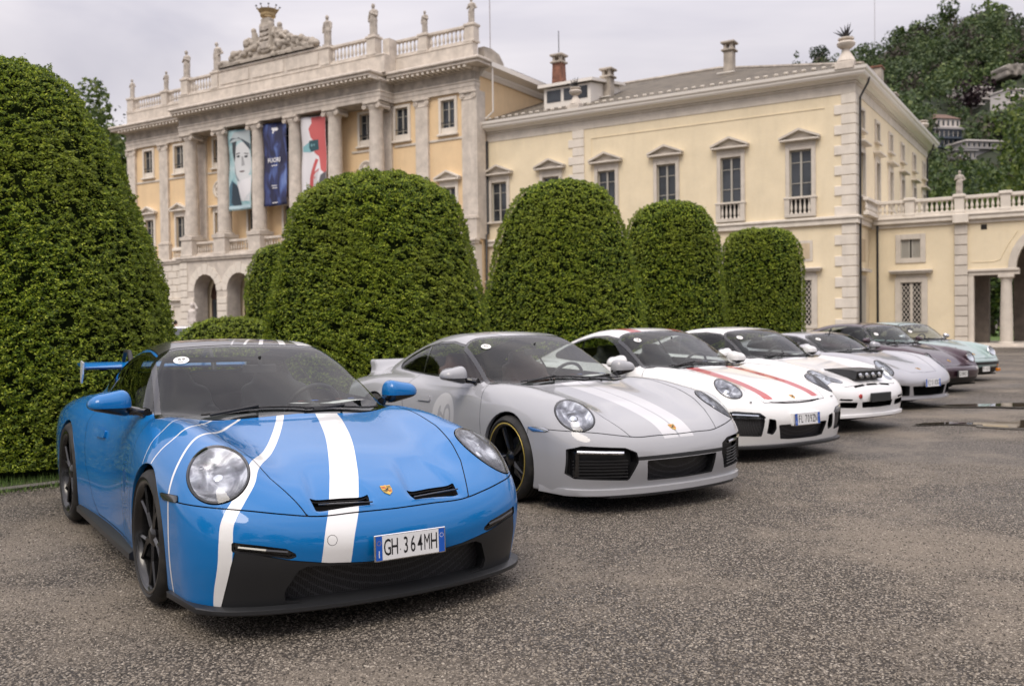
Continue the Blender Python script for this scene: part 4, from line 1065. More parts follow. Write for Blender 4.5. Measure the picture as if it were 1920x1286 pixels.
ST = [((-20.85, -.82, 18.52), 1.55, 'stone statue at the extreme right corner of the high roof', 11, 'hip'), ((-24.2, -.82, 18.52), 1.45, 'small stone statue second from the right end of the high roof', 12, 'chest'),
      ((-27.2, -1.92, 18.62), 2.05, 'large stone statue above the rightmost column', 13, 'chest'), ((-30.9, -1.92, 18.62), 2.05, 'stone statue just right of the coat-of-arms sculpture', 14, 'down'),
      ((-41.0, -1.92, 18.62), 2.1, 'stone statue just left of the coat-of-arms sculpture', 15, 'hip'), ((-44.1, -1.92, 18.62), 2.05, 'stone statue above the leftmost column', 16, 'chest'),
      ((-47.75, -.82, 18.52), 1.5, 'small stone statue second from the left end of the high roof', 17, 'down'), ((-51.65, -.82, 18.52), 1.5, 'small stone statue at the far left corner of the high roof', 18, 'hip')]
M_stat = stone_mat('statue_stone', (.50, .45, .395), .22, .4, 5)
for loc, h, lab, sd_, arm in ST: statue(loc, h, lab, sd_, M_stat, arm=arm)
statue((4.06, 2.98, 7.14), 1.15, 'small stone putto on the terrace balustrade', 33, M_stat, group=None, arm='hip')
statue((-42.3, -3.3, .55), 2.6, 'pale statue with raised arm in front of the left arch', 21, mat('white_marble', (.62, .57, .53), .6), group=None, arm='up')
bpy.data.objects['statue.009'].name = 'garden_statue'
q = MB(); q.cbox(-.5, .5, -.5, .5, -.55, 0, .03); q.build('statue_base', M_stonel, bpy.data.objects['garden_statue'])

# coat of arms group crowning the attic
def crest_group():
    e = on_villa('roof_sculpture', (-36.0, -2.0, 18.66), 'carved coat of arms between reclining figures under a gilt crown', 'sculpture')
    rr = random.Random(5); sp = []
    W_ = 4.4
    for i in range(84):
        t = rr.uniform(-1, 1); x = t * W_; hmax = 1.75 * (1 - abs(t)) ** 1.0 + .35; z = rr.uniform(.1, hmax); sp.append((x, rr.uniform(-.22, -.05), z, rr.uniform(.13, .26), rr.uniform(.14, .28)))
    lim = []
    for sg in (-1, 1):
        lim += [((sg * .95, -.1, 1.0), (sg * 1.15, -.1, 1.75), .24, .20), ((sg * 1.18, -.15, 1.98), (sg * 1.18, -.15, 2.02), .17, .17), ((sg * 1.2, -.2, 1.5), (sg * 1.7, -.25, 1.15), .11, .09), ((sg * 1.0, -.2, .9), (sg * 1.9, -.25, .75), .22, .15), ((sg * 1.9, -.25, .75), (sg * 2.6, -.2, .42), .15, .11),
                ((sg * 2.3, -.05, .35), (sg * 3.2, -.05, .55), .22, .18), ((sg * 3.3, -.05, .72), (sg * 3.32, -.05, .76), .16, .16), ((sg * 3.2, -.1, .4), (sg * 4.2, -.05, .22), .17, .12)]
    def G(x, y, z):
        g = rbox(x, y, z, (0, 0, .12), (4.3, .35, .14), .06); g = np.minimum(g, np.maximum((np.abs(x) * .42 + z - 1.75 - .12 * np.sin(x * 7)) * .8, np.abs(y + .02) - .16))
        sh = rbox(x, y, z, (0, -.12, 1.35), (.56, .24, 1.0), .18); sh = smax(sh, (np.abs(x) + (.9 - z) * .8 - .75), .1); g = smin(g, sh, .05)
        g = smin(g, rbox(x, y, z, (0, -.05, 2.45), (.38, .28, .18), .1), .08)
        for (a, b, c, rx, rz) in sp: g = smin(g, ell(x, y, z, (a, b, c), (rx, .25, rz)), .05)
        for a, b, r0, r1 in lim: g = smin(g, caps(x, y, z, a, b, r0, r1), .05)
        return g
    blob('carved_figures', G, (-4.6, -.8, .0), (4.6, .6, 2.9), .07, M_stoned, e)
    def S_(x, y, z):
        g = rbox(x, y, z, (0, -.38, 1.35), (.40, .06, .75), .04)
        r = np.minimum(np.abs(z - 1.7) - .06, np.minimum(np.abs(z - 1.4) - .06, np.abs(z - 1.1) - .06)) + .03 * np.sin(x * 12)
        return smax(g, -smax(-(.0 - r) if False else r, g - .02, .02), .02)
    blob('shield', S_, (-.5, -.5, .5), (.5, -.25, 2.2), .05, M_stat, e)
    mg = mat('gilded_metal', (.34, .25, .13), .8); m = MB(); m.lathe([(.46, 2.72), (.50, 2.78), (.50, 2.90), (.46, 2.95), (.62, 3.18)], c=(0, 0, 0), n=20, caps=False)
    for i in range(9):
        a = 2 * math.pi * i / 9; x, y = math.cos(a), math.sin(a); m.tube([(x * .55, y * .55, 3.05), (x * .72, y * .72, 3.28)], [.05, .025], 5)
    m.build('crown', mg, e, True, 40)
    m = MB()
    for i in range(9):
        a = 2 * math.pi * i / 9; x, y = math.cos(a), math.sin(a); m.lathe([(0, -.07), (.06, -.03), (.06, .03), (0, .07)], c=(x * .75, y * .75, 3.36), n=8)
    m.build('crown_beads', M_iron, e, True); tag(bpy.data.objects['crown_beads'], None, None, None, 'stuff')
crest_group()

# urns on the eaves with metal agaves in them
def urn(loc, s, label, agave=True):
    e = on_villa('urn', loc, label, 'urn', 'stone urns along the eaves of the wing')
    m = MB(); m.cbox(-.42 * s, .42 * s, -.42 * s, .42 * s, -.12, .22 * s, .03); m.lathe([(.40 * s, .22 * s), (.42 * s, .28 * s), (.36 * s, .42 * s), (.25 * s, .60 * s), (.16 * s, .76 * s), (.15 * s, .84 * s)], n=14); m.build('pedestal', M_stone, e, True, 40)
    m = MB(); m.lathe([(.14 * s, .84 * s), (.26 * s, .90 * s), (.38 * s, 1.00 * s), (.41 * s, 1.10 * s), (.36 * s, 1.17 * s), (.22 * s, 1.20 * s), (.24 * s, 1.24 * s), (.35 * s, 1.28 * s), (.35 * s, 1.34 * s), (0, 1.38 * s)], n=20); m.build('bowl', M_stone, e, True, 40)
    if agave:
        rr = random.Random(3)
        for i in range(11):
            a = i * 2.4; l = rr.uniform(.45, .8) * s; up = rr.uniform(.35, .98) if i else 1.2; m = MB()
            pts = [(0, 0, 1.36 * s)] + [(math.cos(a) * l * t * (1 - up * .5), math.sin(a) * l * t * (1 - up * .5), 1.36 * s + l * up * t - .15 * l * t * t * (1 - up)) for t in (.3, .65, 1.0)]
            m.tube(pts, [.045 * s, .05 * s, .03 * s, .006], 5); m.build('agave_leaf', M_iron, e)
urn((-14.45, -.30, 12.95), .85, 'stone urn with dark metal agave left of the middle of the eaves')
urn((-.30, -.30, 12.95), 1.02, 'tall stone urn with dark metal agave on the right roof corner')
urn((-.30, 21.6, 12.95), 1.05, 'stone urn on the far rear roof corner, seen against the hillside', False)

# flag pole / mast behind the roof
for i, (px, lab) in enumerate((((-28.0, 12, 16.3), 'thin mast rising behind the high balustrade'), ((1.0, 30.0, 12.0), 'tall thin mast on the hill skyline right of the corner urn'))):
    e = on_villa('mast', px, lab, 'mast'); m = MB(); m.tube([(0, 0, 0), (0, 0, 12 if i == 0 else 13)], .035, 6); m.build('pole', mat('mast_grey_%d' % i, (.35, .33, .34), .6), e)
_o = bpy.data.objects['mast.001']; _o.location = ((1643 - 960) / 1751 * 545, 545, 145); _o.scale = (4.5, 4.5, 5)
# ---------------------------------------------------------------- banners between the columns
def banner(xc, w, z0, z1, label, base, draw):
    e = on_villa('banner', (xc, -2.05, 0), label, 'banner', 'tall banners hung between the columns')
    n, k = 12, 24; vs = []
    def yy(x, z): return .06 * math.sin(x * 3.1 + z * .9) + .03 * math.sin(z * 2.2 + x)
    for j in range(k + 1):
        for i in range(n + 1):
            x = -w / 2 + w * i / n; z = z0 + (z1 - z0) * j / k; vs.append((x, yy(x, z), z))
    m = MB(); m.add(vs, [(j * (n + 1) + i, j * (n + 1) + i + 1, (j + 1) * (n + 1) + i + 1, (j + 1) * (n + 1) + i) for j in range(k) for i in range(n)])
    o = m.build('banner_cloth', base, e, True, 80); sm = o.modifiers.new('thickness', 'SOLIDIFY'); sm.thickness = .004; sm.offset = 1
    m = MB(); m.tube([(-w / 2, 0, z1 + .02), (w / 2, 0, z1 + .02)], .03, 6); m.build('banner_rod', M_iron, e)
    H = z1 - z0
    def shape(name, pts, col, lay=1):
        """flat print; pts in 0..1 of the cloth"""
        mt = bpy.data.materials.get('print_%s_%s' % (label[:8], col)) or mat('print_%s_%s' % (label[:8], col), col, .7)
        # subdivide so the print follows the cloth
        q = bmesh_poly([(-w / 2 + w * a, z0 + H * b) for a, b in pts]); V, F = q
        mm = MB(); mm.add([(x, yy(x, z) - .006 - .002 * lay, z) for x, z in V], F); mm.build(name, mt, e, True, 80)
    draw(shape, e); return e
def bmesh_poly(pts):
    import bmesh
    bm = bmesh.new(); f = bm.faces.new([bm.verts.new((x, 0, z)) for x, z in pts]); bm.normal_update()
    for ax, rng in ((2, np.arange(8.5, 15.5, .29)), (0, np.arange(-1.4, 1.4, .2))):
        for c in rng:
            co = [0, 0, 0]; no = [0, 0, 0]; co[ax] = c; no[ax] = 1
            bmesh.ops.bisect_plane(bm, geom=bm.verts[:] + bm.edges[:] + bm.faces[:], plane_co=co, plane_no=no)
    bm.verts.index_update(); V = [(v.co.x, v.co.z) for v in bm.verts]; F = [tuple(v.index for v in f.verts) for f in bm.faces]
    # face the viewer (-y)
    out = []
    for f in F:
        a = sum(V[f[i]][0] * V[f[(i + 1) % len(f)]][1] - V[f[(i + 1) % len(f)]][0] * V[f[i]][1] for i in range(len(f))); out.append(f if a > 0 else f[::-1])
    bm.free(); return V, out
def oval(cx, cy, rx, ry, n=20, a0=0, a1=2 * math.pi): return [(cx + rx * math.cos(a0 + (a1 - a0) * i / n), cy + ry * math.sin(a0 + (a1 - a0) * i / n)) for i in range(n)]
M_teal = mat('banner_teal', (.16, .42, .48), .75); _b = NB(M_teal); _v = _b.coord((1, 1, 1)); _b.set(Base_Color=_b.ramp(_b.noise(_v, 1.2, 4), [(.3, (.16, .36, .40)), (.5, (.36, .54, .57)), (.75, (.66, .74, .76))]))
def d1(sh, e):
    sh('face', oval(.62, .60, .36, .24), (.64, .66, .67), 1)
    sh('neck', [(.35, .12), (.95, .10), (.98, .42), (.40, .45)], (.62, .64, .66), 1)
    sh('shoulder', [(.02, .02), (.55, .02), (.42, .30), (.12, .38), (.02, .30)], (.07, .16, .22), 2)
    sh('collar', [(.40, .30), (.62, .10), (.98, .22), (.98, .40), (.60, .36)], (.72, .72, .74), 3)
    sh('lapel', [(.15, .36), (.40, .30), (.55, .06), (.30, .02), (.10, .10)], (.03, .05, .07), 4)
    sh('cap_crown', [(.10, .84), (.30, .97), (.98, .98), (.98, .80), (.60, .86)], (.42, .48, .50), 5)
    sh('cap_brim', [(.08, .86), (.50, .90), (.98, .72), (.98, .80), (.60, .88), (.20, .90)], (.06, .08, .10), 6)
    sh('hair', [(.22, .84), (.42, .86), (.33, .66), (.26, .60), (.20, .72)], (.05, .06, .07), 4)
    sh('eye', oval(.47, .665, .07, .014), (.03, .035, .04), 5); sh('eye', oval(.78, .655, .07, .014), (.03, .035, .04), 5)
    sh('brow', [(.38, .69), (.55, .70), (.54, .71), (.38, .70)], (.03, .03, .035), 5); sh('brow', [(.70, .69), (.88, .68), (.88, .69), (.70, .70)], (.03, .03, .035), 5)
    sh('nose_shade', [(.60, .66), (.66, .66), (.72, .55), (.60, .54)], (.36, .37, .38), 5); sh('mouth', oval(.62, .475, .11, .011), (.16, .12, .12), 5); sh('jaw_shade', [(.26, .60), (.34, .44), (.52, .36), (.40, .36), (.27, .46)], (.25, .30, .33), 3)
    sh('strip', [(.02, .02), (.98, .02), (.98, .06), (.02, .06)], (.45, .60, .66), 7)
M_navy = mat('banner_navy', (.03, .05, .16), .6); _b = NB(M_navy); _v = _b.coord((1.4, 1, .5), rot=(0, R_(24), 0))
_b.set(Base_Color=_b.ramp(_b.noise(_v, 1.3, 3, .5, 1.0), [(.42, (.022, .024, .065)), (.54, (.04, .055, .17)), (.66, (.10, .16, .40)), (.8, (.30, .40, .66))]))  # navy lifted in colour to imitate sky reflected off the cloth
def d2(sh, e):
    sh('emblem', [(.40, .925), (.40, .945), (.60, .945), (.64, .925), (.60, .905), (.50, .905), (.47, .875), (.42, .875), (.45, .905)], (.8, .8, .82), 1)
    mt = mat('print_white', (.8, .8, .82), .7)
    for t, s_, z, nm in (('FUORI', .40, 12.1, 'banner_title'),):
        if t: text_mesh(nm, t, s_, mt, e, frame_mat((0.0, -.085, z), (1, 0, 0), (0, 0, 1)), ext=.002, bold=.008)
    for z, wd in ((11.74, .26), (10.45, .30), (10.30, .22)):
        q = MB(); q.box(-wd, wd, -.062, -.060, z, z + .05); q.build('banner_small_print', mt, e)
    q = MB(); q.box(-.25, .25, -.062, -.060, 9.35, 9.40); q.build('banner_small_print', mt, e)
M_wban = mat('banner_white', (.74, .73, .76), .75)
def d3(sh, e):
    sh('red_field', [(.42, .99), (.99, .99), (.99, .30), (.80, .36), (.72, .52), (.58, .56), (.50, .60), (.55, .70), (.42, .76), (.35, .86), (.45, .92)], (.56, .12, .12), 1)  # reds softened in colour to imitate sky reflected off the cloth
    sh('red_streak', [(.35, .30), (.60, .50), (.70, .48), (.55, .34), (.75, .38), (.60, .26), (.35, .10), (.30, .20)], (.54, .10, .10), 2)
    sh('visor', [(.04, .66), (.35, .70), (.68, .70), (.70, .60), (.40, .58), (.05, .60)], (.25, .50, .55), 3); sh('visor_dark', [(.36, .715), (.70, .72), (.72, .60), (.42, .585), (.34, .64)], (.03, .09, .11), 4)
    sh('grey_corner', [(.60, .02), (.99, .02), (.99, .34), (.80, .30)], (.10, .10, .11), 4)
    sh('grey_streak', [(.52, .30), (.70, .36), (.62, .12), (.40, .04)], (.6, .58, .6), 3)
banner(-38.85, 2.15, 9.15, 14.5, 'pale teal banner printed with a man in a peaked cap', M_teal, d1)
banner(-35.55, 2.10, 9.2, 14.5, 'dark blue banner with white lettering in its middle', M_navy, d2)
banner(-32.15, 2.10, 9.2, 14.5, 'white banner with torn red field and dark visor', M_wban, d3)
# ================================================================== clipped trees, trees, hillside
def fnoise(P, freq, seed, n=14):
    r = np.random.RandomState(seed); d = r.randn(n, 3); d /= np.linalg.norm(d, axis=1, keepdims=True); k = freq * (0.6 + .8 * r.rand(n)); ph = r.rand(n) * 6.28
    return np.sin(P @ (d * k[:, None]).T * 2 * np.pi + ph).sum(1) / math.sqrt(n / 2) 
def leaf_mat(name, stops, rough=.5, trans=.25, patch=None):
    m = mat(name, stops[len(stops) // 2][1], rough, spec=.35); b = NB(m); g = b.n('ShaderNodeNewGeometry')
    c = b.ramp(g.outputs['Random Per Island'], stops)
    if patch: c = b.mix(b.ramp(b.noise(b.pos(), patch[0], 3), [(.42, 0.0), (.66, patch[1])]), c, patch[2])
    b.set(Base_Color=c)
    tr = b.n('ShaderNodeBsdfTranslucent'); b.l(c, tr.inputs[0]); ms = b.n('ShaderNodeMixShader'); ms.inputs[0].default_value = trans
    b.l(b.b.outputs[0], ms.inputs[1]); b.l(tr.outputs[0], ms.inputs[2]); b.l(ms.outputs[0], b.o.inputs[0]); return m
M_leaf = leaf_mat('clipped_leaves', [(0, (.022, .050, .005)), (.30, (.072, .128, .010)), (.57, (.175, .255, .019)), (.82, (.36, .45, .033)), (1, (.56, .62, .08))], .45, .28, (.8, .45, (.26, .30, .035)))
M_core = mat('leaf_gap_shade', (.008, .012, .004), .95, spec=.0)  # near-black core puts the shade of the leaf gaps into its colour
M_bark = mat('tree_bark', (.06, .05, .04), .9)
def cards(P, N, size, seed, asp=.45, droop=.35, spread=.9, fold=.25, tz=1.0):
    """one folded leaf (2 triangles) per point; lies roughly in the surface, tip outwards"""
    r = np.random.RandomState(seed); n = len(P)
    T = r.randn(n, 3) * np.array([1, 1, tz]); T -= N * (T * N).sum(1, keepdims=True); T /= np.linalg.norm(T, axis=1, keepdims=True)
    D = T * spread + N * (.25 + .8 * r.rand(n, 1)) + np.array([0, 0, -droop + .25]) ; D /= np.linalg.norm(D, axis=1, keepdims=True)
    S = np.cross(D, N + .35 * r.randn(n, 3)); S /= np.maximum(np.linalg.norm(S, axis=1, keepdims=True), 1e-6); U = np.cross(S, D)
    s = (size * (.6 + .8 * r.rand(n)))[:, None]
    a = P - D * s * .5; t = P + D * s * .5; m1 = P + S * s * asp * .5 + U * s * fold * .3; m2 = P - S * s * asp * .5 + U * s * fold * .3
    V = np.stack([a, m1, t, m2], 1).reshape(-1, 3); i = np.arange(n)[:, None] * 4
    F = np.concatenate([i + [0, 1, 2], i + [0, 2, 3]], 1).reshape(-1, 3)
    return V, F
def topiary(name, c, R, H, nleaf, size, label, seed, flat=0.0, cat='clipped tree', group='clipped dome-shaped trees behind the cars', ex=(1, 1), taper=.17, pw=5.0, root_=.5, lm=None, base=.12, prof=None):
    e = empty(name, (c[0], c[1], 0), 0, label, cat, group)
    r = np.random.RandomState(seed); M = int(nleaf * 1.9)
    if prof: H = prof[0][0]; _pz = np.array([p[0] for p in prof[::-1]]) / H; _pr = np.array([p[1] for p in prof[::-1]]); _ps = np.concatenate([[0], np.cumsum(np.hypot(np.diff(_pz * H), np.diff(_pr)))]); _sp1 = spl(list(zip(_ps, _pz))); _sp2 = spl(list(zip(_ps, _pr))); _ss = np.linspace(0, _ps[-1], 300); _zz = np.maximum.accumulate(_sp1(_ss) + 1e-7 * np.arange(300)); _rr = np.maximum(_sp2(_ss), 0); _zz = _zz / _zz[-1]
    def rad(t): return np.interp(t, _zz, _rr) if prof else R * (1 - taper * t) * np.maximum(1 - t ** pw, 0) ** root_ * (1 - .10 * np.clip(1 - t / .08, 0, 1))
    # sample by area
    tt = 1 - np.linspace((1 - base / H) ** .5, 0, 900) ** 2; rr = rad(tt); dz = np.gradient(tt) * H; dr = np.gradient(rr); w = rr * np.hypot(dz, dr); cdf = np.cumsum(w) / w.sum()
    t = np.interp(r.rand(M), cdf, tt); a = r.rand(M) * 2 * np.pi
    # keep all leaves on the viewer's side, thin the far side
    va = math.atan2(-c[1], -c[0]); keepm = (np.cos(a - va) > -.25) | (r.rand(M) < .35) | (t > .9); t, a = t[keepm][:nleaf], a[keepm][:nleaf]
    q = rad(t); e_ = 1e-3; dq = (rad(np.minimum(t + e_, 1)) - rad(np.maximum(t - e_, 0))) / (2 * e_ * H)
    lump = 1 + .03 * np.sin(3 * a + seed) + .02 * np.sin(5 * a + 2 * seed)
    P = np.stack([q * np.cos(a) * lump * ex[0], q * np.sin(a) * lump * ex[1], t * H], 1); N = np.stack([np.cos(a), np.sin(a), -np.clip(dq, -12, 12)], 1); N /= np.linalg.norm(N, axis=1, keepdims=True)
    W_ = P + np.array([c[0], c[1], 0])
    n1 = fnoise(W_, 1.7, seed, 16); n2 = fnoise(W_ * np.array([1, 1, 1.5]), 3.6, seed + 1, 20); n3 = fnoise(W_ * np.array([1, 1, 1.6]), 8.5, seed + 2, 24)
    # sparse hollows
    ok = (n1 * .10 + n2 * .45 + n3 * .65 + 1.5 > r.rand(len(P)) * 1.6); P, N, n1, n2, n3 = P[ok], N[ok], n1[ok], n2[ok], n3[ok]
    k = len(P); depth = .006 * n1 + .015 * n2 + .018 * n3 - .030 * r.rand(k) ** 2 + .045 * (r.rand(k) > .996) * r.rand(k)
    P = P + N * depth[:, None]
    V, F = cards(P, N, np.full(k, size) , seed + 5, asp=.40, tz=.55)
    o = npobj('foliage', V, F, lm or M_leaf, e, smooth=False); tag(o, None, None, None, 'stuff')
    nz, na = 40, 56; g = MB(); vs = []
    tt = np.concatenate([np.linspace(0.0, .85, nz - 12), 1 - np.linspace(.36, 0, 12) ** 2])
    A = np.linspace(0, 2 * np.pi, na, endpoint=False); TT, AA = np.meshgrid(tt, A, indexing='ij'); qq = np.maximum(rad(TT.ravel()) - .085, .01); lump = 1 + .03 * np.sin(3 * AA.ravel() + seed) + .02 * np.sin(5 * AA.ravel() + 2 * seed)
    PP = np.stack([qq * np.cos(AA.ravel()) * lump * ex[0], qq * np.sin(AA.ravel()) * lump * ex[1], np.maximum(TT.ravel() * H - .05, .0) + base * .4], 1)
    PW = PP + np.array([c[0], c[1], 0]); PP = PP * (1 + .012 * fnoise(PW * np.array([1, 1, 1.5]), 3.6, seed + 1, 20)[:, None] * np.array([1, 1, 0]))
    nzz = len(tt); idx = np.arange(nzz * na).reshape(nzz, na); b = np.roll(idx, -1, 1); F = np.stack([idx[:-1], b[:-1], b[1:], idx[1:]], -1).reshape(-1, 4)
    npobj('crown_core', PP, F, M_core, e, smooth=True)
    m = MB(); m.tube([(0, 0, -.05), (0, 0, H * .5)], [.11, .07], 8); m.build('trunk', M_bark, e)
    return e
topiary('topiary_tree', (-5.15, 9.75), 0, 0, 240000, .030, 'tallest and nearest clipped dome tree, at the left edge beside the blue coupe', 21, prof=[(4.20, 0), (4.10, .33), (3.90, .58), (3.58, .79), (3.20, .99), (2.87, 1.11), (2.6, 1.20), (2.05, 1.37), (1.49, 1.50), (.8, 1.57), (0, 1.58)])
topiary('topiary_tree', (-6.57, 14.2), 0, 0, 30000, .048, 'dark clipped tree half hidden just behind the nearest big one at the left', 22, prof=[(3.65, 0), (3.55, .45), (3.17, .88), (2.88, .99), (2.48, 1.135), (2.15, 1.22), (1.75, 1.28), (1.34, 1.31), (0, 1.31)])
topiary('topiary_tree', (-1.95, 13.9), 0, 0, 195000, .034, 'broad clipped dome tree directly behind the blue coupe and its grey neighbour', 23, prof=[(3.64, 0), (3.60, .44), (3.48, .77), (3.34, 1.0), (3.17, 1.16), (2.96, 1.25), (2.69, 1.32), (2.31, 1.42), (1.85, 1.52), (1.38, 1.61), (0, 1.68)])
topiary('topiary_tree', (1.02, 17.7), 0, 0, 105000, .041, 'clipped dome tree behind the windscreen of the grey coupe with twin stripes', 24, prof=[(4.08, 0), (4.0, .43), (3.89, .72), (3.70, .91), (3.45, 1.04), (3.12, 1.17), (2.44, 1.34), (1.43, 1.54), (0, 1.6)])
topiary('topiary_tree', (3.66, 21.2), 0, 0, 66000, .047, 'clipped dome tree behind the roof of the red-striped coupe', 25, prof=[(4.08, 0), (4.05, .36), (3.99, .54), (3.88, .75), (3.70, .89), (3.34, 1.03), (2.4, 1.15), (1.4, 1.25), (0, 1.3)])
topiary('topiary_tree', (6.73, 25.2), 0, 0, 42000, .053, 'flat-sided clipped tree furthest right, behind the white rally coupe', 26, prof=[(3.82, 0), (3.79, .58), (3.68, .82), (3.4, .99), (3.0, 1.06), (1.4, 1.10), (0, 1.10)])
topiary('topiary_tree', (-6.04, 25.5), 0, 0, 28000, .056, 'narrow clipped tree in the second row, in front of the arches', 27, prof=[(3.62, 0), (3.57, .5), (3.35, .88), (3.0, 1.05), (1.4, 1.15), (0, 1.15)])
topiary('dome_bush', (-6.0, 20.0), 0, 0, 20000, .052, 'low rounded bush in front of the arches', 28, cat='bush', group=None, prof=[(1.60, 0), (1.54, .5), (1.37, .87), (1.14, 1.12), (.6, 1.5), (0, 1.6)])

def crown_cards(c, rx, rz, n, size, seed, lobes=9, gap=.25):
    """leaf clumps spread through several uneven lobes"""
    r = np.random.RandomState(seed); L = r.randn(lobes, 3) * np.array([.48, .48, .42]); L[0] = 0; lr = .34 + .26 * r.rand(lobes)
    w = lr ** 2; k = r.choice(lobes, n, p=w / w.sum()); d = r.randn(n, 3); d /= np.linalg.norm(d, axis=1, keepdims=True)
    q = r.rand(n) ** .35; P = L[k] + d * (lr[k] * (.55 + .45 * q))[:, None]
    sc = np.array([rx, rx, rz]); P = P * sc + np.array(c); nn = fnoise(P, 1.4 / max(rx, 1) * 1.6, seed + 3, 14); ok = nn > -1.0 + gap * 2 * r.rand(n) - .4; P, d = P[ok], d[ok]
    return cards(P, d, np.full(len(P), size), seed, asp=.7, droop=.2, spread=1.0)
def tree(loc, h, rx, label, seed, mt, n=2600, size=.42, trunk=.3, cz=.66, rz=None, name='broadleaf_tree', group=None, gap=.25, cat='tree', lobes=11):
    e = empty(name, (loc[0], loc[1], loc[2] if len(loc) > 2 else 0), seed * 1.3, label, cat, group); r = random.Random(seed); rz = rz or h * .36
    V, F = crown_cards((0, 0, h * cz), rx, rz, n, size, seed, lobes, gap); o = npobj('crown', V, F, mt, e, smooth=False); tag(o, None, None, None, 'stuff')
    m = MB(); top = (r.uniform(-.3, .3), r.uniform(-.3, .3), h * .8); m.tube([(0, 0, -.3), (top[0] * .2, top[1] * .2, h * .3), (top[0] * .6, top[1] * .6, h * .6), top], [trunk, trunk * .75, trunk * .45, trunk * .12], 8)
    for i in range(7):
        a = r.uniform(0, 6.28); z0 = h * r.uniform(.35, .6); m.tube([(0, 0, z0), (math.cos(a) * rx * .35, math.sin(a) * rx * .35, z0 + h * .10), (math.cos(a) * rx * .75, math.sin(a) * rx * .75, z0 + h * .17)], [trunk * .4, trunk * .25, trunk * .06], 5)
    m.build('trunk', M_bark, e, True, 60); return e
L_mid = leaf_mat('tree_leaves', [(0, (.018, .038, .010)), (.5, (.045, .080, .018)), (.85, (.085, .125, .025)), (1, (.14, .18, .04))], .5, .3)
L_light = leaf_mat('light_tree_leaves', [(0, (.035, .065, .014)), (.5, (.085, .13, .026)), (.85, (.14, .19, .04)), (1, (.22, .26, .07))], .5, .35)
L_dark = leaf_mat('dark_tree_leaves', [(0, (.010, .022, .010)), (.6, (.026, .048, .018)), (1, (.06, .09, .03))], .5, .2)
L_purple = leaf_mat('copper_leaves', [(0, (.012, .006, .010)), (.6, (.028, .014, .020)), (1, (.06, .03, .035))], .5, .2)
def pol(px, D, z=0): X = (px - 960) / 1751.0 * D; return (X, D, z)
# left, behind the high block
tree(pol(214, 88), 24.4, 4.4, 'airy pale-green tree rising behind the left end of the villa', 41, L_light, 10000, .50, .4, cz=.72, rz=7.5, gap=.35)
tree(pol(186, 96), 24.5, 4.4, 'green tree at the far left between the big clipped dome and the villa', 42, L_mid, 6000, .55, .45, cz=.68, rz=8)
tree(pol(238, 100), 25.5, 2.4, 'thin dark conifer behind the far left corner of the villa', 43, L_dark, 1200, .5, .3, cz=.6, rz=9, name='conifer_tree', lobes=16)
# behind the terrace wing
spec = [(1750, 118, 23.5, 4.2, L_mid, 'mid-green tree just right of the wing, behind the terrace'), (1792, 132, 24.5, 5.0, L_dark, 'dark tree behind the terrace, right of the first one'),
        (1835, 110, 21, 5.0, L_mid, 'round green tree behind the terrace putto'), (1878, 100, 18, 4.6, L_light, 'light green tree behind the right part of the terrace'),
        (1932, 92, 23.0, 4.6, L_light, 'tall light green tree at the right edge'), (1850, 150, 27, 6.0, L_mid, 'tall tree standing above the others behind the terrace'), (1768, 100, 15, 3.6, L_light, 'small light green tree low behind the terrace balusters'),
        (1990, 105, 26, 6.0, L_mid, 'tree outside the right edge of the view')]
for i, (px, D, h, rx, lm, lab) in enumerate(spec[:-1]): tree(pol(px, D), h, rx, lab, 60 + i, lm, 3600, .5, .4, cz=.62, rz=h * .36, group='trees behind the terrace', gap=.15)
# garden behind the archway
m = MB(); m.box(14, 70, 52.5, 95, -.02, .02); o = m.build('garden_lawn', mat('garden_grass', (.075, .13, .022), .9)); tag(o, 'green lawn seen through the archway', None, None, 'structure')
for i, (px, D, h, rx) in enumerate([(1838, 66, 6.5, 2.6), (1862, 72, 7.5, 3.0), (1895, 66, 6.0, 2.6), (1920, 72, 8, 3.2)]):
    tree(pol(px, D), h, rx, ['dark shrub tree seen through the left bay of the archway', 'dark shrub tree seen just left of the archway column', 'dark shrub tree hidden behind the archway column', 'dark shrub tree seen at the right edge through the arch'][i], 80 + i, L_dark if i % 2 else L_mid, 2200, .34, .2, cz=.52, rz=h * .46, group='shrub trees beyond the archway', gap=0)

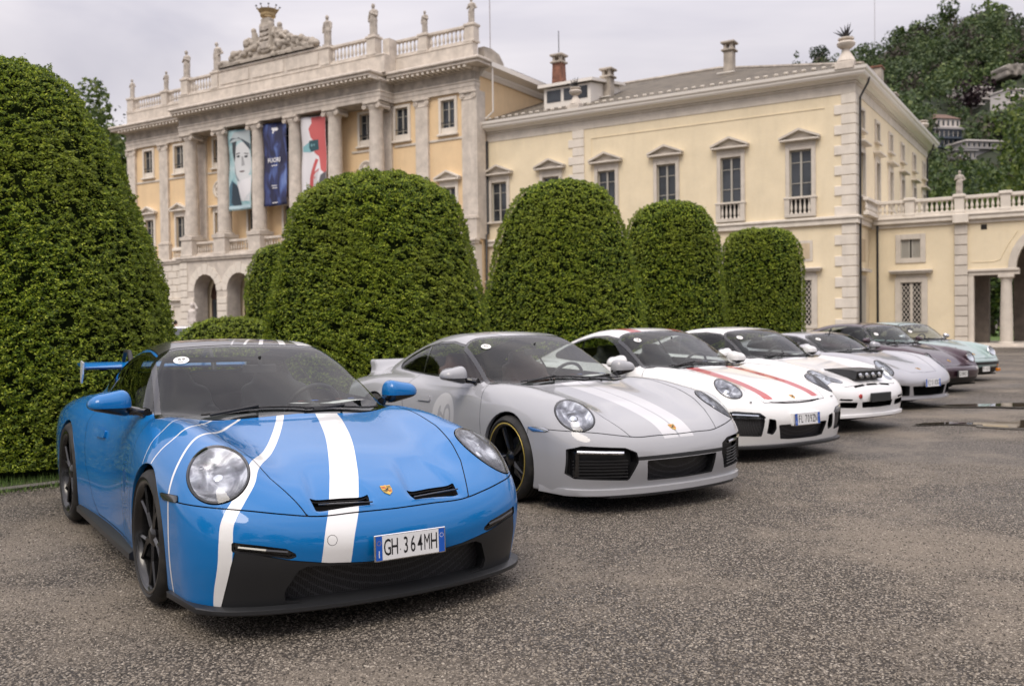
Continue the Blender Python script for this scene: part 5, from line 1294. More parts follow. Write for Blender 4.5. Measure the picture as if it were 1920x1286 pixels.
# ---- hillside
RX = [(900, 200), (1090, 195), (1132, 150), (1175, 200), (1430, 190), (1470, 132), (1510, 106), (1560, 92), (1640, 84), (1700, 60), (1750, 42), (1800, 30), (1850, 19), (1920, 30), (2100, 20), (2600, 60)]
ridge = spl([(a, (605 - b) / 1751.0) for a, b in RX])
def hill_z(px, D):
    D1 = 560.0; t = np.clip((D - 170) / (D1 - 170), 0, 1.4); top = ridge(px) * D1 - 9.0
    s = t * (1.25 - .25 * t); n = 4 * np.sin(px / 61.0 + D / 47.0) + 3 * np.sin(px / 29.0 - D / 31.0 + 2)
    return np.where(t <= 1, top * s, top - (t - 1) * 60) * 1.0 + n * np.clip(t * 3, 0, 1) * np.clip((1.05 - t) * 4, 0, 1)
def hillside():
    px = np.linspace(820, 2700, 110); D = np.linspace(165, 680, 44); A, B = np.meshgrid(px, D, indexing='ij'); Z = hill_z(A, B); X = (A - 960) / 1751 * B
    V = np.stack([X.ravel(), B.ravel(), Z.ravel() - 1], 1); n, k = A.shape; i = np.arange(n * k).reshape(n, k); F = np.stack([i[:-1, :-1], i[1:, :-1], i[1:, 1:], i[:-1, 1:]], -1).reshape(-1, 4)
    mh = mat('hill_undergrowth', (.025, .032, .013), .95); b = NB(mh); b.set(Base_Color=b.ramp(b.noise(b.pos((.05, .05, .05)), 2, 5), [(.3, (.012, .020, .008)), (.7, (.035, .042, .02))]))
    o = npobj('hill', V, F, mh, None); tag(o, 'wooded hillside rising behind the villa', None, None, 'structure')
    r = np.random.RandomState(77); Vs = []; Fs = []; b0 = 0; Vb = []; Fb = []; b1 = 0
    k = 0; pts = []
    def dh(px, yb): D = np.linspace(200, 558, 400); yy = 605 - np.array(hill_z(px, D)) / D * 1751; return float(D[int(np.argmax(yy < yb))])
    HR = [(1750, 1808, 218, 278, dh(1779, 280)), (1750, 1808, 218, 240, dh(1779, 244) + 2), (1803, 1868, 168, 198, dh(1834, 203)), (1890, 1920, 176, 198, dh(1907, 202)), (1808, 1880, 268, 280, dh(1846, 283)), (1795, 1830, 288, 300, dh(1812, 303)), (1875, 1918, 132, 154, dh(1897, 156))]
    while k < 1250:
        u_ = r.rand(); p = r.uniform(1980, 2650) if k > 1000 else r.uniform(1620, 2010) if u_ < .72 else r.uniform(1455, 1640) if u_ < .95 else r.uniform(1090, 1180); DD = np.linspace(200, 556, 80); yy_ = np.array(hill_z(p, DD)) / DD; yy_ = np.maximum.accumulate(yy_)
        D_ = float(np.interp(r.uniform(yy_[0], yy_[-1]), yy_ + np.arange(80) * 1e-7, DD)); R0 = r.uniform(3.4, 6.6); z = float(hill_z(p, D_))
        yt = 605 - (z + R0 * 1.4) / D_ * 1751; yb_ = 605 - (z - R0 * .3) / D_ * 1751; wp = R0 / D_ * 1751
        # keep the slope open in front of the houses
        if any(D_ < hd + 6 and p + wp * .8 > a and p - wp * .8 < b and yt < d and yb_ > c_ for a, b, c_, d, hd in HR): continue
        c = ((p - 960) / 1751 * D_, D_, z + R0 * .55)
        V_, F_ = crown_cards(c, R0, R0 * r.uniform(.75, 1.15), int(170 + 80 * r.rand()), R0 * .24, 500 + k, 6, .1)
        if r.rand() < .16: Vb.append(V_); Fb.append(F_ + b1); b1 += len(V_)
        else: Vs.append(V_); Fs.append(F_ + b0); b0 += len(V_)
        k += 1
    lm = leaf_mat('hazed_hill_leaves', [(0, (.035, .062, .022)), (.5, (.072, .115, .036)), (.85, (.125, .17, .052)), (1, (.18, .22, .08))], .6, .2, (.035, .7, (.042, .066, .032)))  # greens lightened in the colour to stand in for distance haze
    lb = leaf_mat('hill_leaves_brown', [(0, (.035, .032, .024)), (.6, (.075, .065, .05)), (1, (.12, .11, .085))], .7, .1)
    o = npobj('hillside_forest', np.concatenate(Vs), np.concatenate(Fs), lm, None, smooth=False); tag(o, 'dense green broadleaf wood covering the hillside', None, None, 'stuff')
    o = npobj('bare_hillside_woods', np.concatenate(Vb), np.concatenate(Fb), lb, None, smooth=False); tag(o, 'greyish barely leafed trees scattered through the hillside wood', None, None, 'stuff')
    # a few trees that stand clear on the skyline
    dcop = dh(1822, 216)
    for i, (p, D_, h, R0, lm_, lab) in enumerate([(1502, 555, 13, 5.5, L_mid, 'small round tree alone at the left end of the hill skyline'), (1540, 550, 15, 6.5, L_dark, 'rounded tree on the skyline left of the big corner urn'), (1690, 545, 18, 8.5, L_mid, 'broad tree on the skyline right of the tall mast'), (1785, 550, 18, 8.5, L_mid, 'broad-topped tree on the rising skyline'), (1872, 545, 20, 9.5, L_light, 'big light-green tree at the top of the hill'), (1822, 338, 15, 6.0, L_purple, 'dark copper-leaved tree in front of the white hillside house')]):
        D_ = D_ if i < 5 else dcop; z = float(hill_z(p, D_)); tree(((p - 960) / 1751 * D_, D_, z - 1), h * .62, R0 * .8, lab, 300 + i, lm_, 700, R0 * .2, .4, cz=.6, rz=h * .4, group='single trees on the hillside' if i < 5 else None, gap=.1)
hillside()
def hill_house(px, D, w, h, dpt, label, wall, roofc, floors, nwin, hip=True, z=None, glass=False, rot=.2):
    z = float(hill_z(px, D)) if z is None else z; e = empty('hillside_house', ((px - 960) / 1751 * D, D, z), rot, label, 'house', 'houses on the hillside')
    m = MB(); m.box(-w / 2, w / 2, 0, dpt, -6, h); m.build('wall', wall, e)
    if hip: m = MB(); m.add([(-w / 2 - .5, -.5, h), (w / 2 + .5, -.5, h), (w / 2 + .5, dpt + .5, h), (-w / 2 - .5, dpt + .5, h), (-w / 4, dpt / 2, h + 2.2), (w / 4, dpt / 2, h + 2.2)], [(0, 1, 5, 4), (1, 2, 5), (2, 3, 4, 5), (3, 0, 4), (0, 3, 2, 1)]); m.build('roof', roofc, e)
    else: m = MB(); m.box(-w / 2 - .4, w / 2 + .4, -.6, dpt, h, h + .4); m.build('roof', roofc, e)
    fh = h / floors
    for f in range(floors):
        m = MB(); m.box(-w / 2 - .2, w / 2 + .2, -1.0, 0, f * fh - .1, f * fh + .12); m.build('balcony', wall, e)
        for i in range(nwin):
            x = -w / 2 + w * (i + .5) / nwin; q = .36 if glass else .22
            m = MB(); m.box(x - w / nwin * q, x + w / nwin * q, -.06, .05, f * fh + .7, f * fh + fh * .82); wd = m.build('window', M_pane, e)
            m = MB(); m.box(x - w / nwin * q - .12, x - w / nwin * q, -.12, .05, f * fh + .6, f * fh + fh * .86); m.build('frame', M_grey, wd)
M_hw = mat('house_white', (.62, .58, .56), .8); M_hb = mat('house_brown_roof', (.16, .10, .075), .85); M_hg = mat('house_grey', (.30, .29, .29), .7); M_hd = mat('house_glass_wall', (.07, .09, .12), .3)
def on_hill(px, yb):
    """distance and height of the slope seen at picture height yb above the horizon line"""
    D = np.linspace(200, 558, 400); yy = 605 - np.array(hill_z(px, D)) / D * 1751; k = int(np.argmax(yy < yb)); return float(D[k]), float(hill_z(px, D[k]))
for (px, yb, wp, hp, lab, wall, rf, fl, nw, hip, gl, dz) in [
    (1779, 244, 50, 17, 'white hillside house with brown hipped roof above a glazed storey', M_hw, M_hb, 1, 5, True, False, 0),
    (1779, 280, 58, 34, 'glazed dark modern house just below the white hipped-roof house', M_hd, M_hg, 2, 6, False, True, 0),
    (1834, 203, 64, 32, 'white terraced house higher up the hillside behind the copper tree', M_hw, M_hw, 3, 5, False, False, 0),
    (1907, 202, 36, 26, 'small white house at the right edge of the hillside', M_hw, M_hw, 2, 3, False, False, 0),
    (1846, 283, 76, 14, 'long grey flat-roofed house low on the hillside', M_hg, M_hw, 1, 7, False, False, 0),
    (1812, 303, 44, 16, 'grey terraced house between the trees just above the terrace trees', M_hg, M_hg, 1, 5, False, False, 0)]:
    D_, z_ = on_hill(px, yb); k_ = D_ / 1751; hill_house(px, D_, wp * k_, hp * k_, 8, lab, wall, rf, fl, nw, hip, z=z_, glass=gl)
# rock face
D_, z_ = on_hill(1897, 156); k_ = D_ / 1751; e = empty('rock_face', ((1897 - 960) * k_, D_, z_), .1, 'pale rock face near the top right of the hillside', 'cliff')
def G(x, y, z): return rbox(x, y, z, (0, 1, 12 * k_), (21 * k_, 5, 12 * k_ - .12 * np.abs(x)), .15) + .35 * np.sin(x * 2.3 + z * .3) * np.sin(z * 1.9 + 1) + .25 * np.sin(x * 4.1 + z)
blob('rock', G, (-28 * k_, -6, -6), (28 * k_, 7, 30 * k_), .9, stone_mat('rock', (.34, .31, .275), .35, .6, .3), e)

# ---- people and car far at the left
def person(loc, h, label, top, legs, hair, yaw=0, bend=0.0):
    e = empty('person', loc, yaw, label, 'person', None); s = h / 1.75; skin = mat('skin_' + label[:6], (.45, .27, .19), .6)
    def G(x, y, z):
        x, y, z = x / s, y / s, z / s
        g = np.minimum(caps(x, y, z, (-.09, 0, .06), (-.09, -.01, .86), .055, .10), caps(x, y, z, (.10, .05, .06), (.09, 0, .86), .055, .10))
        g = np.minimum(g, np.minimum(rbox(x, y, z, (-.09, -.05, .04), (.045, .13, .04), .035), rbox(x, y, z, (.10, .0, .04), (.045, .13, .04), .035)))
        g = smin(g, caps(x, y, z, (0, 0, .92), (0, -bend * .5, 1.32), .135, .15), .06); g = smin(g, caps(x, y, z, (-.15, -bend * .55, 1.42), (.15, -bend * .55, 1.42), .075), .07)
        g = smin(g, caps(x, y, z, (0, -bend * .6, 1.45), (0, -bend * .8, 1.55), .055), .03); g = smin(g, ell(x, y, z, (0, -bend * .9 - .01, 1.64), (.075, .095, .115)), .02)
        g = smin(g, ell(x, y, z, (0, -bend * .9 - .11, 1.62), (.015, .025, .02)), .015)
        for q in (-1, 1):
            g = smin(g, caps(x, y, z, (q * .20, -bend * .5, 1.40), (q * .25, -.02, 1.13), .05, .042), .03); g = smin(g, caps(x, y, z, (q * .25, -.02, 1.13), (q * .20, -.18, .95), .042, .032), .02); g = smin(g, ell(x, y, z, (q * .19, -.21, .91), (.035, .05, .05)), .02)
        return g * s
    V, N, Q = iso(G, (-.45 * s, -.5 * s, -.02), (.45 * s, .4 * s, 1.85 * s), .028 * s); T = np.concatenate([Q[:, [0, 1, 2]], Q[:, [0, 2, 3]]]); P = Piece(V, N, T)
    P = paint(P, lambda V: V[:, 2] - .93 * s, 1); P = paint(P, lambda V: np.maximum(np.abs(V[:, 2] - 1.2 * s) - .28 * s, -(1.05 * s - 0 * V[:, 0]) + 0 * V[:, 2]), 2)
    pobj('body', P, [skin, legs, top], e)
    def Hh(x, y, z):
        x, y, z = x / s, y / s, z / s; g = ell(x, y, z, (0, -bend * .9 + .012, 1.665), (.088, .105, .118)); return smax(g, -(y + bend * .9 + .065 + (z - 1.69) * -.5) * 1.0, .02) * s
    blob('hair', Hh, (-.12 * s, -(.9 * bend + .16) * s, 1.5 * s), (.12 * s, .15 * s, 1.82 * s), .02 * s, hair, e); return e
M_sh1 = mat('pale_shirt', (.62, .60, .58), .8); M_sh2 = mat('white_shirt', (.75, .74, .75), .8); M_tr1 = mat('dark_trousers', (.03, .03, .035), .8); M_tr2 = mat('red_trousers', (.45, .07, .07), .8); M_hr = mat('dark_hair', (.015, .012, .01), .6)
person(((330 - 960) / 1751 * 47.0, 47.0, 0), 1.74, 'person with dark hair and pale shirt walking behind the far white car', M_sh1, M_tr1, M_hr, 2.6)
person(((366 - 960) / 1751 * 50.0, 50.0, 0), 1.66, 'person in white top and red trousers beside the garden statue', M_sh2, M_tr2, M_hr, .6)
# park trees across the forecourt: they stand behind the viewpoint and show as reflections in the paintwork
for i, (x, y, h, rx, lm) in enumerate([(-26, -9, 13, 5, L_mid), (-15, -21, 14, 5.5, L_mid), (-3, -26, 12, 5, L_dark), (8, -24, 14, 5.5, L_mid), (19, -20, 12, 5, L_mid), (31, -12, 14, 6, L_dark), (40, 2, 13, 5.5, L_mid)]):
    tree((x, y), h, rx, ['park tree far left across the forecourt', 'second park tree from the left across the forecourt', 'third park tree from the left across the forecourt', 'middle park tree across the forecourt', 'third park tree from the right across the forecourt', 'second park tree from the right across the forecourt', 'park tree far right across the forecourt'][i] + ', mirrored in the paintwork', 900 + i, lm, 2200, .8, .3, cz=.58, rz=h * .42, group='park trees mirrored in the paintwork', gap=0)
# ================================================================== car form
# car frame: x forward from the front axle, y to the car's left, z up
class Form:
    def __init__(s, **k):
        s.__dict__.update(k)
        s.f_top = spl(s.top); s.f_fen = spl(s.fen); s.f_plan = spl(s.plan); s.f_roof = spl(s.roof); s.f_nose = spl(s.nose)
        s.f_tail = spl(s.tail); s.f_taper = spl(s.taper); s.f_fy = spl(s.feny); s.f_fw = spl(s.fenw)
        s.f_sec = spl(s.sec)
    def body(s, x, y, z):
        a = np.abs(y)
        plan = s.f_plan(x)
        w = plan + s.f_sec(z)                                   # side surface
        # door waist between the arches
        w = w - s.waist * np.exp(-((x + 1.25) / .62) ** 2) * np.clip(1 - ((z - .62) / .42) ** 2, 0, 1)
        side = (a - w) * .97
        fy = s.f_fy(x); fb = np.exp(-((a - fy) / s.f_fw(x)) ** 2)
        t = s.f_top(x) - s.crown * (a / .8) ** 2 + s.f_fen(x) * fb
        if s.extra is not None: t = t + s.extra(x, a)
        top = (z - t) * .93
        g = smax(side, top, s.kst)
        nose = (x - (s.f_nose(z) - s.nc2 * (a / .85) ** 2 - s.nc6 * (a / .88) ** 6)) * .85
        g = smax(g, nose, s.kn)
        tail = (-x + (s.f_tail(z) + s.tc2 * (a / .85) ** 2 + s.tc6 * (a / .88) ** 6)) * .9
        g = smax(g, tail, .10)
        g = smax(g, (s.zbot(x) - z) if callable(s.zbot) else (s.zbot - z), .03)
        return g
    def green(s, x, y, z):
        a = np.abs(y)
        bow = s.bow * np.clip((x + 1.5) / .9, 0, 1)
        r = s.f_roof(x + bow * a * a) - s.rcrown * a * a
        ys = s.gy0 - s.gt1 * np.maximum(z - .9, -.06) - s.gt2 * np.maximum(z - .9, 0) ** 2 - s.f_taper(x)
        return smax((z - r) * .9, (a - ys) * .9, s.kg)
    def F(s, x, y, z):
        g = smin(s.body(x, y, z), s.green(x, y, z), s.kj)
        return g if s.add is None else s.add(g, x, y, z)

def form_992(**o):
    d = dict(
        top=[(1.15, .36), (1.02, .50), (.95, .565), (.88, .605), (.8, .640), (.6, .705), (.4, .757), (.2, .797), (0, .832), (-.2, .862), (-.45, .89), (-.8, .91), (-1.5, .93), (-2.1, .945), (-2.6, .94), (-2.9, .91), (-3.2, .875), (-3.45, .83), (-3.6, .77)],
        fen=[(1.1, .0), (.9, .02), (.75, .042), (.56, .097), (.4, .097), (.2, .088), (0, .080), (-.3, .055), (-.7, .02), (-1.1, .01), (-1.6, .0), (-3.6, 0)],
        feny=[(1, .68), (.5, .685), (0, .71), (-.6, .74), (-3, .74)], fenw=[(1, .2), (0, .17), (-1, .16), (-3, .2)],
        plan=[(1.1, .86), (.9, .875), (.6, .905), (.3, .922), (0, .928), (-.4, .915), (-.8, .895), (-1.4, .893), (-1.9, .91), (-2.2, .924), (-2.457, .928), (-2.8, .92), (-3.1, .895), (-3.4, .85), (-3.6, .80)],
        sec=[(0, -.06), (.12, -.035), (.3, -.008), (.5, .0), (.62, -.006), (.75, -.035), (.85, -.075), (.95, -.13), (1.1, -.25)],
        nose=[(0, .90), (.1, .955), (.2, .985), (.35, 1.022), (.48, 1.022), (.56, .995), (.62, .955), (.7, .90)],
        tail=[(0, -3.3), (.2, -3.44), (.4, -3.53), (.7, -3.545), (.9, -3.50)],
        roof=[(.1, .62), (-.1, .755), (-.28, .872), (-.4, .935), (-.6, 1.037), (-.8, 1.132), (-.98, 1.215), (-1.12, 1.267), (-1.28, 1.301), (-1.5, 1.318), (-1.8, 1.298), (-2.15, 1.222), (-2.5, 1.118), (-2.85, 1.005), (-3.15, .915), (-3.4, .84), (-3.6, .76)],
        taper=[(0, .0), (-.5, .0), (-1.2, .0), (-1.7, .02), (-2.2, .06), (-2.7, .13), (-3.2, .24), (-3.6, .36)],
        crown=.045, waist=.035, kst=.13, kn=.13, nc2=.155, nc6=.12, tc2=.10, tc6=.16, zbot=.115,
        bow=.42, rcrown=.10, gy0=.755, gt1=.44, gt2=.20, kg=.12, kj=.035, extra=None, rf=None, rfm=None, add=None)
    d.update(o); return Form(**d)

def form_996(**o):
    d = dict(
        top=[(1.12, .36), (.98, .50), (.92, .56), (.86, .60), (.8, .628), (.6, .69), (.4, .742), (.2, .785), (0, .825), (-.2, .86), (-.42, .895), (-.8, .91), (-1.5, .93), (-2.1, .945), (-2.6, .94), (-2.9, .91), (-3.2, .865), (-3.45, .81), (-3.6, .75)],
        roof=[(.1, .60), (-.1, .74), (-.26, .86), (-.4, .95), (-.6, 1.08), (-.78, 1.18), (-.92, 1.24), (-1.05, 1.272), (-1.25, 1.295), (-1.5, 1.302), (-1.8, 1.28), (-2.15, 1.21), (-2.5, 1.112), (-2.85, 1.005), (-3.15, .905), (-3.4, .82), (-3.6, .74)],
        fen=[(1.1, .0), (.9, .01), (.75, .03), (.56, .06), (.4, .07), (.2, .07), (0, .066), (-.3, .045), (-.7, .02), (-1.1, .01), (-1.6, .0), (-3.6, 0)],
        plan=[(1.1, .82), (.9, .84), (.6, .87), (.3, .882), (0, .886), (-.4, .875), (-.8, .865), (-1.4, .865), (-1.9, .88), (-2.2, .90), (-2.457, .905), (-2.8, .89), (-3.1, .86), (-3.4, .81), (-3.6, .76)],
        nose=[(0, .86), (.1, .90), (.2, .945), (.3, .965), (.42, .985), (.48, .98), (.56, .95), (.62, .90), (.7, .84)],
        gy0=.735, gt1=.40, bow=.36)
    d.update(o); return form_992(**d)
def form_classic(**o):
    """upright-lamp coupe with separate wings and a shelf bumper"""
    d = dict(
        top=[(1.0, .44), (.86, .475), (.78, .49), (.72, .515), (.64, .565), (.5, .645), (.35, .71), (.2, .762), (0, .815), (-.2, .86), (-.36, .895), (-.8, .91), (-1.5, .92), (-2.1, .93), (-2.6, .92), (-2.9, .89), (-3.15, .84), (-3.35, .78), (-3.5, .70)],
        roof=[(.1, .56), (-.1, .72), (-.24, .86), (-.36, .955), (-.52, 1.085), (-.66, 1.18), (-.78, 1.245), (-.9, 1.275), (-1.1, 1.30), (-1.4, 1.312), (-1.75, 1.29), (-2.1, 1.215), (-2.45, 1.11), (-2.8, .99), (-3.05, .90), (-3.3, .80), (-3.5, .71)],
        fen=[(1.1, .0), (.5, .0), (0, .02), (-.4, .02), (-1, 0), (-3.6, 0)],
        plan=[(1.1, .78), (.8, .80), (.5, .825), (.2, .835), (0, .838), (-.4, .82), (-.8, .81), (-1.4, .815), (-1.9, .845), (-2.2, .87), (-2.3, .875), (-2.7, .86), (-3.0, .83), (-3.3, .78), (-3.5, .74)],
        nose=[(0, .70), (.1, .74), (.2, .79), (.26, .84), (.34, .865), (.42, .87), (.48, .862), (.52, .85), (.56, .80), (.7, .70)],
        tail=[(0, -3.1), (.2, -3.25), (.4, -3.38), (.7, -3.40), (.9, -3.3)],
        gy0=.70, gt1=.36, gt2=.15, bow=.30, kst=.10, kn=.06, nc2=.10, nc6=.13, zbot=.15, waist=.025)
    lc = np.array([.625, .655, .640]); ln = np.array([.90, 0, .44]); ln = ln / np.linalg.norm(ln)
    def add(g, x, y, z):
        a = np.abs(y)
        t = np.minimum(caps(x, a, z, (-.55, .69, .745), (.12, .675, .70), .125, .135), caps(x, a, z, (.12, .675, .70), (.85, .65, .575), .135, .118))
        t = smax(t, (x - lc[0]) * ln[0] + (z - lc[2]) * ln[2], .012)
        return smin(g, t, .06)
    d.update(add=add); d.update(o); f = form_992(**d); f.lc = lc; f.ln = ln; return f
# ---------------------------------------------------------------- car materials
def paint_mat(name, col, metal=0.0, rough=.35, wet=0.0):
    m = mat(name, col, rough=rough, metal=metal, spec=.12, coat=1.0, coat_r=.008)
    b = NB(m)
    if metal:
        v = b.coord((1, 1, 1)); n = b.voro(v, 900, out='Color')
        b.set(Base_Color=b.mix(.10, col, n, 'OVERLAY'))
    if wet:
        # fine rain beads standing on the lacquer
        v = b.coord((1, 1, 1)); d = b.voro(v, 105); dr = b.ramp(d, [(.0, 1.0), (.20, .55), (.30, 0.0)])
        msk = b.ramp(b.noise(v, 2.6, 3), [(.44, 0.0), (.62, 1.0)])
        h = b.math('MULTIPLY', dr, msk); nb = b.bump(h, wet, .0016)
        b.l(nb, b.b.inputs['Coat Normal'])
    return m
def glass_mat(name, tint=(.35, .38, .38), ior=1.5):
    m = bpy.data.materials.new(name); m.use_nodes = True; t = m.node_tree; t.nodes.clear()
    o = t.nodes.new('ShaderNodeOutputMaterial'); tr = t.nodes.new('ShaderNodeBsdfTransparent'); gl = t.nodes.new('ShaderNodeBsdfGlossy')
    fr = t.nodes.new('ShaderNodeFresnel'); mx = t.nodes.new('ShaderNodeMixShader')
    tr.inputs[0].default_value = (*tint, 1); gl.inputs['Roughness'].default_value = 0.01; fr.inputs[0].default_value = ior
    gl.inputs[0].default_value = (1, 1, 1, 1)
    ge = t.nodes.new('ShaderNodeNewGeometry'); ma = t.nodes.new('ShaderNodeMath'); ma.operation = 'MULTIPLY'
    inv = t.nodes.new('ShaderNodeMath'); inv.operation = 'SUBTRACT'; inv.inputs[0].default_value = 1.0
    t.links.new(ge.outputs['Backfacing'], inv.inputs[1]); t.links.new(fr.outputs[0], ma.inputs[0]); t.links.new(inv.outputs[0], ma.inputs[1])
    t.links.new(ma.outputs[0], mx.inputs[0]); t.links.new(tr.outputs[0], mx.inputs[1]); t.links.new(gl.outputs[0], mx.inputs[2]); t.links.new(mx.outputs[0], o.inputs[0])
    return m
M_black = mat('black_plastic', (.012, .012, .013), .45)
M_gloss = mat('gloss_black', (.008, .008, .009), .12, coat=.6)
M_satin = mat('satin_black_trim', (.018, .019, .021), .38)
M_void = mat('dark_cavity', (.004, .004, .004), .9, spec=.1)
M_rubber = mat('tyre_rubber', (.012, .012, .012), .72)
_b = NB(M_rubber); _v = _b.coord((1, 1, 1)); _b.set(Normal=_b.bump(_b.noise(_v, 60, 4), .35, .002), Base_Color=_b.mix(_b.ramp(_b.noise(_v, 9, 5), [(.45, 0.), (.7, 1.)]), (.009, .009, .009), (.036, .033, .029)))
M_rimb = mat('black_wheel_paint', (.006, .006, .0065), .25, coat=.3)
M_rims = mat('silver_wheel_paint', (.45, .46, .47), .3, metal=.7)
M_gold = mat('gold_line', (.55, .42, .10), .35, metal=.5)
M_disc = mat('brake_disc_steel', (.06, .06, .062), .4, metal=.7)
M_calr = mat('caliper_paint', (.03, .03, .03), .4)
M_glass = glass_mat('window_glass', (.72, .76, .74), 1.36)
M_glassd = glass_mat('tinted_glass', (.60, .64, .62), 1.45)
M_lens = glass_mat('clear_lens', (.86, .88, .9), 1.45)
M_chrome = mat('chrome', (.75, .76, .78), .08, metal=1)
M_seat = mat('black_leather', (.03, .03, .032), .55)
M_seatb = mat('brown_leather', (.12, .045, .025), .5)
M_cabin = mat('cabin_lining', (.028, .028, .030), .8)
M_white = mat('white_vinyl', (.80, .80, .80), .35, coat=.6)
M_red = mat('red_vinyl', (.42, .03, .025), .35, coat=.8)
M_plate = mat('plate_white', (.78, .79, .80), .35)
M_plateb = mat('plate_blue', (.01, .10, .50), .35)
M_ink = mat('plate_ink', (.01, .01, .012), .4)
M_paper = mat('paper_white', (.80, .80, .78), .7)
M_amber = mat('amber_lens', (.65, .22, .02), .15, coat=.8)
M_tail = mat('tail_lens', (.25, .008, .008), .12, coat=1)
M_badgeg = mat('crest_gold', (.62, .40, .09), .3, metal=.6)
M_badger = mat('crest_red', (.45, .02, .02), .3)
M_mesh = mat('grille_mesh', (.02, .02, .021), .5)
_b = NB(M_mesh); _v = _b.coord((1, 1.0, 1.7)); _c = _b.ramp(_b.voro(_v, 95, 'DISTANCE_TO_EDGE', rnd_=.25), [(.0, (.055, .055, .058)), (.10, (.045, .045, .05)), (.16, (.002, .002, .002))])
_b.set(Base_Color=_c)
M_bowl = mat('headlamp_bowl', (.30, .31, .33), .22, metal=.85)
_b = NB(M_bowl); _v = _b.coord((1, 1, 1)); _b.b.inputs['Thin Film IOR'].default_value = 1.6
_b.set(Thin_Film_Thickness=_b.math('MULTIPLY', _b.noise(_v, 7, 2, .5, 1.5), 900.0), Base_Color=_b.ramp(_b.noise(_v, 9, 3, .5, 1.0), [(.30, (.06, .06, .07)), (.48, (.26, .26, .28)), (.68, (.85, .85, .86))]))  # bright patches and thin film imitate rainbow reflections on the lamp glass
M_bowlc = mat('clear_lamp_bowl', (.62, .63, .65), .18, metal=.9)
# ---------------------------------------------------------------- car builder
def side(P, s):                      # the half of a piece on one side of the car
    return keep(P, s * P.V[:, 1])
def off(P, d):
    return Piece(P.V + P.N * d, P.N, P.T, P.M)
def both(P, name, mats, parent):
    o = []
    for s in (-1, 1):
        q = side(P, s)
        if q.n: o.append(pobj(name, q, mats, parent))
    return o
# --- wheels (built once per style, axle along y, outside face towards +y) ---
WH = {}
def wheel_meshes(style, R, rim_r, w):
    k = (style, R, rim_r, w)
    if k in WH: return WH[k]
    d = {}
    h = w / 2
    tp = [(rim_r - .005, -h + .02), (rim_r + .02, -h + .004), (R - .035, -h), (R - .012, -h + .016), (R, -h + .035), (R, h - .035), (R - .012, h - .016), (R - .035, h), (rim_r + .02, h - .004), (rim_r - .005, h - .02)]
    m = MB(); n = 56
    m.lathe([(r, z) for r, z in tp], n=n, axis='y', caps=False); me = m.data('tyre', M_rubber, True, 50)
    me.flip_normals() if False else None
    d['tyre'] = me
    # shallow tread grooves as thin dark rings
    m = MB()
    for z in (-.45 * h, -.15 * h, .15 * h, .45 * h): m.lathe([(R + .0008, z - .004), (R + .0008, z + .004)], n=n, axis='y', caps=False)
    d['groove'] = m.data('tread_groove', M_void)
    m = MB(); sil = style in ('silver',)
    M = M_rims if sil else M_rimb
    bar = [(rim_r + .004, h - .012), (rim_r + .010, h - .006), (rim_r + .002, h - .004), (rim_r - .014, h - .014), (rim_r - .022, h - .045), (rim_r - .03, -h + .03), (rim_r, -h + .01)]
    m.lathe(bar[::-1], n=n, axis='y', caps=False)
    d['barrel'] = m.data('rim_barrel', M, True, 50)
    m = MB(); ns = {'gt3': 5, 'fuchs': 5}.get(style, 5)
    zf = h - .035
    for i in range(ns):
        a = 2 * math.pi * i / ns + .3
        def P(r, da, z): return (r * math.cos(a + da), z, -r * math.sin(a + da))
        rr = rim_r - .012
        if style == 'gt3':
            for sg in (-1, 1):
                m.tube([P(.05, 0, zf - .015), P(.13, .06 * sg, zf - .008), P(rr, .24 * sg, zf - .002)], [.020, .015, .012], 6)
        elif style == 'fuchs':
            m.add([P(.055, -.35, zf - .012), P(.055, .35, zf - .012), P(rr, .15, zf), P(rr, -.15, zf), P(.055, -.35, zf - .05), P(.055, .35, zf - .05), P(rr, .15, zf - .04), P(rr, -.15, zf - .04),
                   P(.10, 0, zf + .004), P(rr, 0, zf + .006)],
                  [(0, 8, 9, 3), (8, 1, 2, 9), (1, 5, 6, 2), (0, 3, 7, 4), (4, 7, 6, 5), (0, 1, 8)])
        else:
            m.add([P(.05, -.32, zf - .012), P(.05, .32, zf - .012), P(rr, .11, zf), P(rr, -.11, zf), P(.05, -.32, zf - .05), P(.05, .32, zf - .05), P(rr, .11, zf - .04), P(rr, -.11, zf - .04)],
                  [(0, 1, 2, 3), (1, 5, 6, 2), (0, 3, 7, 4), (4, 7, 6, 5)])
    d['spokes'] = m.data('spokes', M)
    m = MB(); m.lathe([(.062, zf - .05), (.06, zf - .005), (.045, zf + .004), (.03, zf + .012), (0, zf + .012)], n=20, axis='y'); d['hub'] = m.data('hub_cap', M_chrome if style == 'silver' else M, True, 40)
    m = MB(); m.lathe([(.07, zf - .10), (.17, zf - .10), (.17, zf - .128), (.07, zf - .128)], n=32, axis='y'); d['disc'] = m.data('brake_disc', M_disc)
    m = MB(); m.box(-.20, -.10, zf - .15, zf - .075, -.07, .10); d['cal'] = m.data('brake_caliper', M_calr)
    m = MB()
    if style == 'fuchs': m.lathe([(rim_r + .009, h - .0065), (rim_r + .012, h - .0045), (rim_r + .002, h - .0025), (rim_r + .000, h - .006)], n=n, axis='y', caps=False); d['line'] = m.data('rim_line', M_gold, True)
    WH[k] = d; return d
